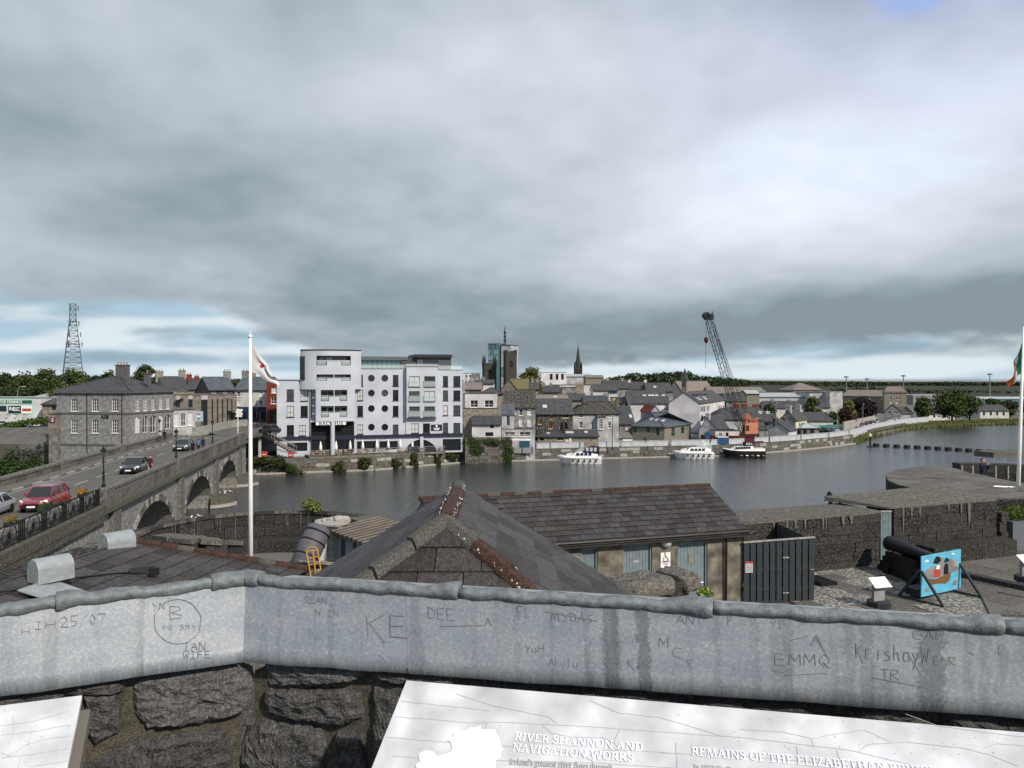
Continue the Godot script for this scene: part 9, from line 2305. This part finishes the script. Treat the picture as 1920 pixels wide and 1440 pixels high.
func panel(label: String,corner: Vector3,e: Vector3,w: float,kind: int) -> void:
	e = e.normalized()
	var hz:=v3(-e.z,0,e.x)*1.0
	if hz.z < 0: hz = -hz
	var s:=(hz*cos(deg_to_rad(25.0))+v3(0,-sin(deg_to_rad(25.0)),0)).normalized() # down the slope,towards the reader
	var n:=e.cross(-s).normalized()
	if n.y < 0: n = -n
	var t:=thing("interpretation_sign",label,"information panel",Transform3D(Basis(e,n,s),corner),"information panels behind the parapet")
	var x0:=.0 if kind == 0 else -w
	var mb:=MB.new(); mb.box(v3(x0+w*.5,-.006,.32),v3(w,.012,.64)); part(t,"board",mb,M["panel_white"])
	var sp:=MB.new(); sp.box(v3(x0+w*.5+(.02 if kind == 1 else .0),-.03,.33),v3(w*(1.0 if kind == 1 else .96),.03,.6)); sp.box(v3(x0+w*.5,-.4,.4),v3(w*.6,.7,.06)); part(t,"stand",sp,M["concrete"])
	var pl:=Plane(n,corner.dot(n)+.0012)
	var I:=t.transform.affine_inverse()
	var Q:=func(px: float,py: float) -> Vector3: return I*on_plane(pl,px,py)
	var lines:=[]
	if kind == 0:
		lines = [[[753,1316],[830,1324],[919,1334]],[[738,1345],[810,1350],[883,1357],[940,1355],[1096,1363],[1273,1376],[1399,1385],[1594,1408],[1718,1438]],[[726,1384],[848,1394],[954,1401],[1085,1415],[1114,1430]],[[735,1419],[830,1426],[919,1427],[1131,1433],[1300,1444]],[[855,1302],[919,1323],[990,1338],[1030,1346],[1043,1357]],[[912,1357],[906,1398]],[[1163,1368],[1151,1394]],[[1016,1361],[1036,1376],[1071,1384],[1131,1385],[1153,1394],[1161,1407]],[[1103,1421],[1117,1410],[1167,1407],[1273,1414]],[[1268,1394],[1271,1445]],[[1105,1314],[1160,1338],[1180,1340],[1240,1347],[1360,1383]],[[1364,1381],[1389,1369],[1470,1374],[1523,1386],[1527,1400]],[[1527,1386],[1559,1379],[1623,1370],[1670,1392]],[[1612,1411],[1630,1397],[1700,1393],[1807,1404],[1856,1416],[1913,1438]],[[1240,1413],[1406,1420],[1541,1432],[1650,1446]],[[1495,1400],[1500,1429]],[[1571,1408],[1578,1432]],[[1700,1340],[1760,1362],[1830,1372],[1930,1384]],[[848,1396],[848,1445]],[[920,1400],[922,1430]],[[1850,1404],[1870,1396],[1930,1400]]]
		var mp:=[]
		for p in [[844,1392],[838,1391],[850,1382],[850,1377],[862,1371],[876,1370],[882,1364],[890,1366],[901,1361],[903,1369],[915,1368],[929,1369],[934,1380],[940,1390],[940,1398],[945,1405],[940,1415],[940,1422],[931,1427],[930,1460],[790,1460],[778,1436],[787,1430],[784,1416],[798,1408],[812,1410],[820,1419],[844,1412],[848,1404]]:
			var v: Vector3 = Q.call(p[0],p[1]); mp.append(Vector2(v.x,-v.z))
		var mm:=MB.new(); mm.prism(mp,Transform3D(Basis(Vector3.RIGHT,-PI/2),Vector3.ZERO),.0006,.0012); part(t,"map_outline",mm,M["print_white"])
		var ol:=MB.new(); var op:=[]
		for v in mp: op.append(v3(v.x,.0016,-v.y))
		op.append(op[0]); ribbon(ol,op,Vector3.UP,.001); part(t,"map_line",ol,M["print_grey"])
		for q in [["RIVER SHANNON AND",966,1383,1206,1404,.019,"print_white"],["NAVIGATION WORKS",962,1404,1188,1424,.019,"print_white"],["Ireland's greatest river flows through",956,1430,1150,1442,.014,"print_body"],["REMAINS OF THE ELIZABETHAN BRIDGE",1298,1411,1760,1450,.02,"print_white"],["In 1567 Sir Henry Sidney",1302,1441,1440,1452,.014,"print_body"]]:
			var a: Vector3 = Q.call(q[1],q[2]); var b: Vector3 = Q.call(q[3],q[4]); var d:=b - a; d.y = 0
			var dx:=d.normalized(); var T:=Transform3D(Basis(dx,v3(dx.z,0,-dx.x),Vector3.UP),(a+b)*.5+v3(0,.001,0)); letters(t,"lettering",q[0],T,q[5],M[q[6]],true,.0008,d.length())
	else:
		lines = [[[0,1362],[60,1354],[128,1334]],[[0,1380],[70,1372],[128,1360]],[[25,1410],[0,1425]],[[0,1414],[20,1420],[40,1400],[80,1388],[128,1381]],[[0,1422],[60,1416],[125,1404]],[[50,1440],[128,1428]],[[22,1345],[24,1370],[12,1400]],[[58,1368],[50,1398]],[[36,1422],[30,1445]]]
	var lb:=MB.new()
	for ln in lines:
		var pts:=[]
		for k in ln.size() - 1:
			for j in 6:
				var f:=j/6.0; pts.append(Q.call(lerpf(ln[k][0],ln[k+1][0],f)+rng.randf_range(-.6,.6),lerpf(ln[k][1],ln[k+1][1],f)+rng.randf_range(-.4,.4)))
		pts.append(Q.call(ln[-1][0],ln[-1][1])); ribbon(lb,pts,Vector3.UP,.001)
	part(t,"printed_lines",lb,M["print_grey"])
	var sb:=MB.new()
	for k in 110 if kind == 0 else 20: # specks of dirt
		var p: Vector3 = Q.call(1920 - absf(rng.randfn(0,420)),1440 - rng.randf()*130) if kind == 0 else Q.call(rng.randf()*130,1330+rng.randf()*110)
		if p.z < .01 or p.x < x0+.01 or p.x > x0+w - .01: continue
		var z:=rng.randf_range(.0004,.0014); sb.quad(p+v3(-z,.0002,z),p+v3(z,.0002,z*.6),p+v3(z,.0002,-z),p+v3(-z*.6,.0002,-z))
	var dm:=part(t,"dirt_specks",sb,M["speckle"]); dm.set_meta("kind","stuff")

# ---------- trees ----------
func crown_lobes(h: float,w: float,g: RandomNumberGenerator,n: int,low:=.3) -> Array:
	var out:=[]
	for k in n:
		var y:=g.randf(); var a:=g.randf()*TAU; var spread:=sqrt(maxf(.05,1.0 - pow(y*1.9 - .85,2)))
		var r:=w*.5*spread*g.randf_range(.25,.75)
		var s:=w*g.randf_range(.14,.24)
		out.append([v3(cos(a)*r,h*lerpf(low+.08,.9,y),sin(a)*r),v3(s,s*.8,s)])
	return out
func tree(label: String,px: float,d: float,top: float,wpx: float,cols: Array,sd: int,base:=-99.0,leaves:=2200,low:=.25) -> Node3D:
	var g:=RandomNumberGenerator.new(); g.seed = sd
	var y0:=ground_y(px,d) if base < -90 else base
	var h:=yof(top,d) - y0; var w:=wpx/F*d
	var t:=thing("tree",label,"tree",Transform3D(Basis(),at_y(px,d,y0)),"trees")
	var tb:=MB.new(true); tb.tube([v3(0,-.5,0),v3(.1,h*.3,0),v3(-.1,h*.7,.1)],[h*.035,h*.025,h*.008],7)
	for k in 5:
		var a:=g.randf()*TAU; tb.tube([v3(0,h*(.22+k*.07),0),v3(cos(a)*w*.18,h*(.4+k*.06),sin(a)*w*.18),v3(cos(a)*w*.34,h*(.5+k*.07),sin(a)*w*.34)],[h*.014,h*.009,h*.003],5)
	part(t,"trunk",tb,M["bark"])
	part(t,"crown",leaf_mesh(crown_lobes(h,w,g,40,low),leaves,clampf(d*.0021,.25,.75)*1.15,cols,sd,.2),M["leaf"])
	return t
func wood(called: String,label: String,pts: Array,d: float,step: float,cols: Array,sd: int,hgt: float) -> void: # pts: [px,top py] of a far wood's outline
	var g:=RandomNumberGenerator.new(); g.seed = sd
	var lobs:=[]
	var o:=at_y((pts[0][0]+pts[-1][0])*.5,d,0)
	for i in pts.size() - 1:
		var x: float = pts[i][0]
		while x < pts[i+1][0]:
			var f: float = (x - pts[i][0])/(pts[i+1][0] - pts[i][0]); var dd:=d*g.randf_range(.94,1.12)
			var yt:=yof(lerpf(pts[i][1],pts[i+1][1],f)+g.randf_range(0,3.0),dd); var r:=step*dd/F*g.randf_range(.6,1.1)
			for k in 3:
				var rr:=minf(r,hgt*.35)
				lobs.append([at_y(x+g.randf_range(-2,2),dd,yt - rr*.75 - k*hgt*.3) - o,v3(r*(1.0+.25*k),rr,r)])
			x += step*.55
	var m:=part(self,called,leaf_mesh(lobs,lobs.size()*85,d*.0024,cols,sd,.55),M["leaf"]); m.position = o
	m.set_meta("label",label); m.set_meta("category","wood"); m.set_meta("kind","stuff")
func make_trees() -> void:
	var dark:=[L(.032,.050,.020),L(.049,.069,.025),L(.027,.040,.020)]
	var mid:=[L(.054,.079,.025),L(.076,.099,.032),L(.038,.059,.022)]
	var olive:=[L(.108,.109,.028),L(.140,.129,.034),L(.065,.079,.022)]
	var purple:=[L(.024,.014,.018),L(.038,.020,.025),L(.022,.020,.020)]
	var maroon:=[L(.054,.022,.022),L(.032,.018,.018),L(.054,.040,.022)]
	tree("broad dark green tree behind the billboard building's left end",5,190.0,697,62,dark,1,7.0,3200,.1)
	tree("brown-tinged green tree behind the white billboard building",45,185.0,696,60,olive.slice(2)+mid,2,7.0,3200,.1)
	tree("rounded green tree above the billboard building's right end",86,192.0,690,66,mid,3,7.0,3200,.1)
	tree("tall rounded tree at the foot of the lattice mast",134,200.0,687,66,mid,4,7.0,3200,.1)
	tree("lower dark tree filling the gap left of stone bank",70,172.0,715,60,dark,5,7.0,2400,.05)
	tree("low dark tree at the far left edge of the car park",15,172.0,716,66,dark,6,7.0,2400,.05)
	tree("small tree behind the stone bank's chimney",205,230.0,694,44,dark,7,7.0,1800,.1)
	tree("bushy tree touching the stone bank's left eave",104,165.0,722,34,mid,8,7.0,1600,.05)
	tree("dark spreading conifer behind the stone bank's hipped roof",272,205.0,682,52,dark,9,8.0,2600,.3)
	tree("low dark tree beside the spreading conifer",300,215.0,704,40,dark,10,8.0,1400,.2)
	tree("round olive-green tree between the stone church tower and white apartments",997,285.0,685,55,olive,11,7.0,3800,.05)
	tree("dark green tree in front of the pale warehouse",1524,228.0,744,42,mid,12,2.5,2400,.05)
	tree("large dark purple-leaved tree before the long apartment wing",1618,248.0,744,52,purple,13,2.5,3000,.05)
	tree("bright green tree left of the purple-leaved tree",1592,232.0,752,34,olive,14,2.3,2200,.1)
	tree("low maroon tree in front of the bright green tree",1585,222.0,766,36,maroon,15,2.3,1800,.05)
	tree("small green tree between hoarding and the maroon tree",1560,218.0,772,30,mid,16,2.3,1200,.05)
	tree("pale green birch at the left of the riverside trees",1730,262.0,743,38,mid,17,1.2,2200,.2)
	tree("broad riverside tree with forked trunk over the reeds",1785,266.0,736,66,olive.slice(2)+mid,18,1.2,3600,.25)
	tree("right-hand riverside tree next to the white houses",1818,272.0,742,48,mid,19,1.2,2400,.2)
	tree("dense tree behind the broad riverside tree",1795,330.0,734,80,dark,20,2.0,2600,.05)
	tree("tree right of the long white house on the far bank",1890,310.0,752,44,dark,21,1.6,1800,.05)
	tree("tree between the white house and far right glass offices",1862,340.0,748,36,mid,22,1.6,1400,.05)
	tree("tree at the frame's right end behind flagpole",1935,320.0,748,46,mid,23,1.6,1600,.05)
	tree("small tree left of the hall with the bellcote",1204,235.0,727,34,olive.slice(2)+dark,24,6.0,1400,.05)
	tree("dark hedge-like tree behind the brick chimney terrace",1442,225.0,757,30,dark,25,3.0,1200,.05)
	tree("green tree by the cottages' gable on the quay",1345,178.0,812,16,mid,26,2.5,700,.1)
	tree("small tree in the yard behind whitewashed wall",1082,157.0,822,20,mid,27,2.2,900,.1)
	# cabbage palm on the quay
	var pt:=thing("palm","small spiky cabbage palm in front of the hipped warehouse","palm",Transform3D(Basis(),at_y(1209,158.5,2.2)))
	var tb:=MB.new(true); tb.tube([v3(0,0,0),v3(.05,1.4,0)],[.14,.1],7); part(pt,"trunk",tb,M["bark"])
	var fb:=MB.new()
	for k in 60:
		var a:=rng.randf()*TAU; var e:=rng.randf_range(-.4,1.3); var dv:=v3(cos(a)*cos(e),sin(e),sin(a)*cos(e)); var s:=dv.cross(Vector3.UP).normalized()*.05
		var p:=v3(.05,1.4,0); fb.quad(p - s,p+s,p+dv*.55+s*.8+v3(0,-.03,0),p+dv*.55 - s*.8+v3(0,-.03,0)); fb.tri(p+dv*.55 - s*.8+v3(0,-.03,0),p+dv*.55+s*.8+v3(0,-.03,0),p+dv*1.0+v3(0,-.2,0))
	part(pt,"fronds",fb,mat("palm_green",L(.08,.11,.03),.7))
	# far woods
	wood("far_wood","dark wooded rise behind the bellcote church",[[1120,713],[1160,706],[1185,700],[1215,702],[1245,698],[1290,697],[1305,705],[1345,706],[1370,710],[1400,713]],620.0,9.0,dark,71,22.0)
	wood("distant_wood","thin distant line of woods on the middle skyline",[[1380,716],[1440,717],[1500,719],[1560,720],[1640,721]],1300.0,7.0,dark,72,26.0)
	wood("hill_wood","distant wooded ridge on the right-hand skyline",[[1380,715],[1540,717],[1600,716],[1700,718],[1780,716],[1850,718],[1930,716],[2050,717],[2200,716]],1700.0,5.0,dark,73,30.0)
	wood("lower_hill_wood","nearer band of dark woods below the right-hand ridge",[[1560,729],[1640,728],[1700,731],[1760,733],[1830,732],[1900,735],[2000,733],[2150,733]],800.0,8.0,dark,74,16.0)
	wood("left_skyline_wood","low dark tree line behind the terrace roofs on the left",[[-160,702],[60,704],[160,704],[300,708],[380,709],[420,711],[480,712],[560,716]],420.0,9.0,dark,75,14.0)
	wood("town_gap_wood","dark trees showing between roofs right of the hotel",[[890,708],[930,710],[1100,716],[1130,714]],520.0,8.0,dark,76,14.0)
	# reeds and grass along the right-hand bank
	var g:=RandomNumberGenerator.new(); g.seed = 99
	var v:=PackedVector3Array(); var n:=PackedVector3Array(); var c:=PackedColorArray()
	for k in 26000:
		var px:=1600.0+pow(g.randf(),.8)*620.0; var b:=bank(px); var dd:=b+g.randf_range(-.8,lerpf(2.0,9.0,sm(1600,1680,px)))
		var p:=at_y(px,dd,maxf(.0,.75*sm(.0,1.5,dd - b)) - .05); var h:=g.randf_range(.5,1.5); var a:=g.randf()*TAU
		var s:=v3(cos(a),0,sin(a))*.16; var tip:=p+v3(g.randfn()*.25,h,g.randfn()*.2)
		var col: Color = [L(.1,.11,.03),L(.075,.09,.025),L(.14,.13,.055),L(.05,.075,.02)][g.randi() % 4]
		var nn:=(p+s - tip).cross(p - s - tip).normalized()
		var fl:=nn.dot(v3(.2,.4,1.0)) < 0
		for w in ([p - s,tip,p+s] if fl else [p+s,tip,p - s]): v.append(w); n.append((nn*(-1.0 if fl else 1.0)+v3(0,.8,0)).normalized()); c.append(col)
	var arr:=[]
	arr.resize(Mesh.ARRAY_MAX); arr[Mesh.ARRAY_VERTEX] = v; arr[Mesh.ARRAY_NORMAL] = n; arr[Mesh.ARRAY_COLOR] = c
	var m:=ArrayMesh.new(); m.add_surface_from_arrays(Mesh.PRIMITIVE_TRIANGLES,arr)
	var rd:=part(self,"reeds",m,M["leaf"]); rd.set_meta("kind","stuff"); rd.set_meta("label","yellow-green reeds and long grass along the far right bank"); rd.set_meta("category","reeds")
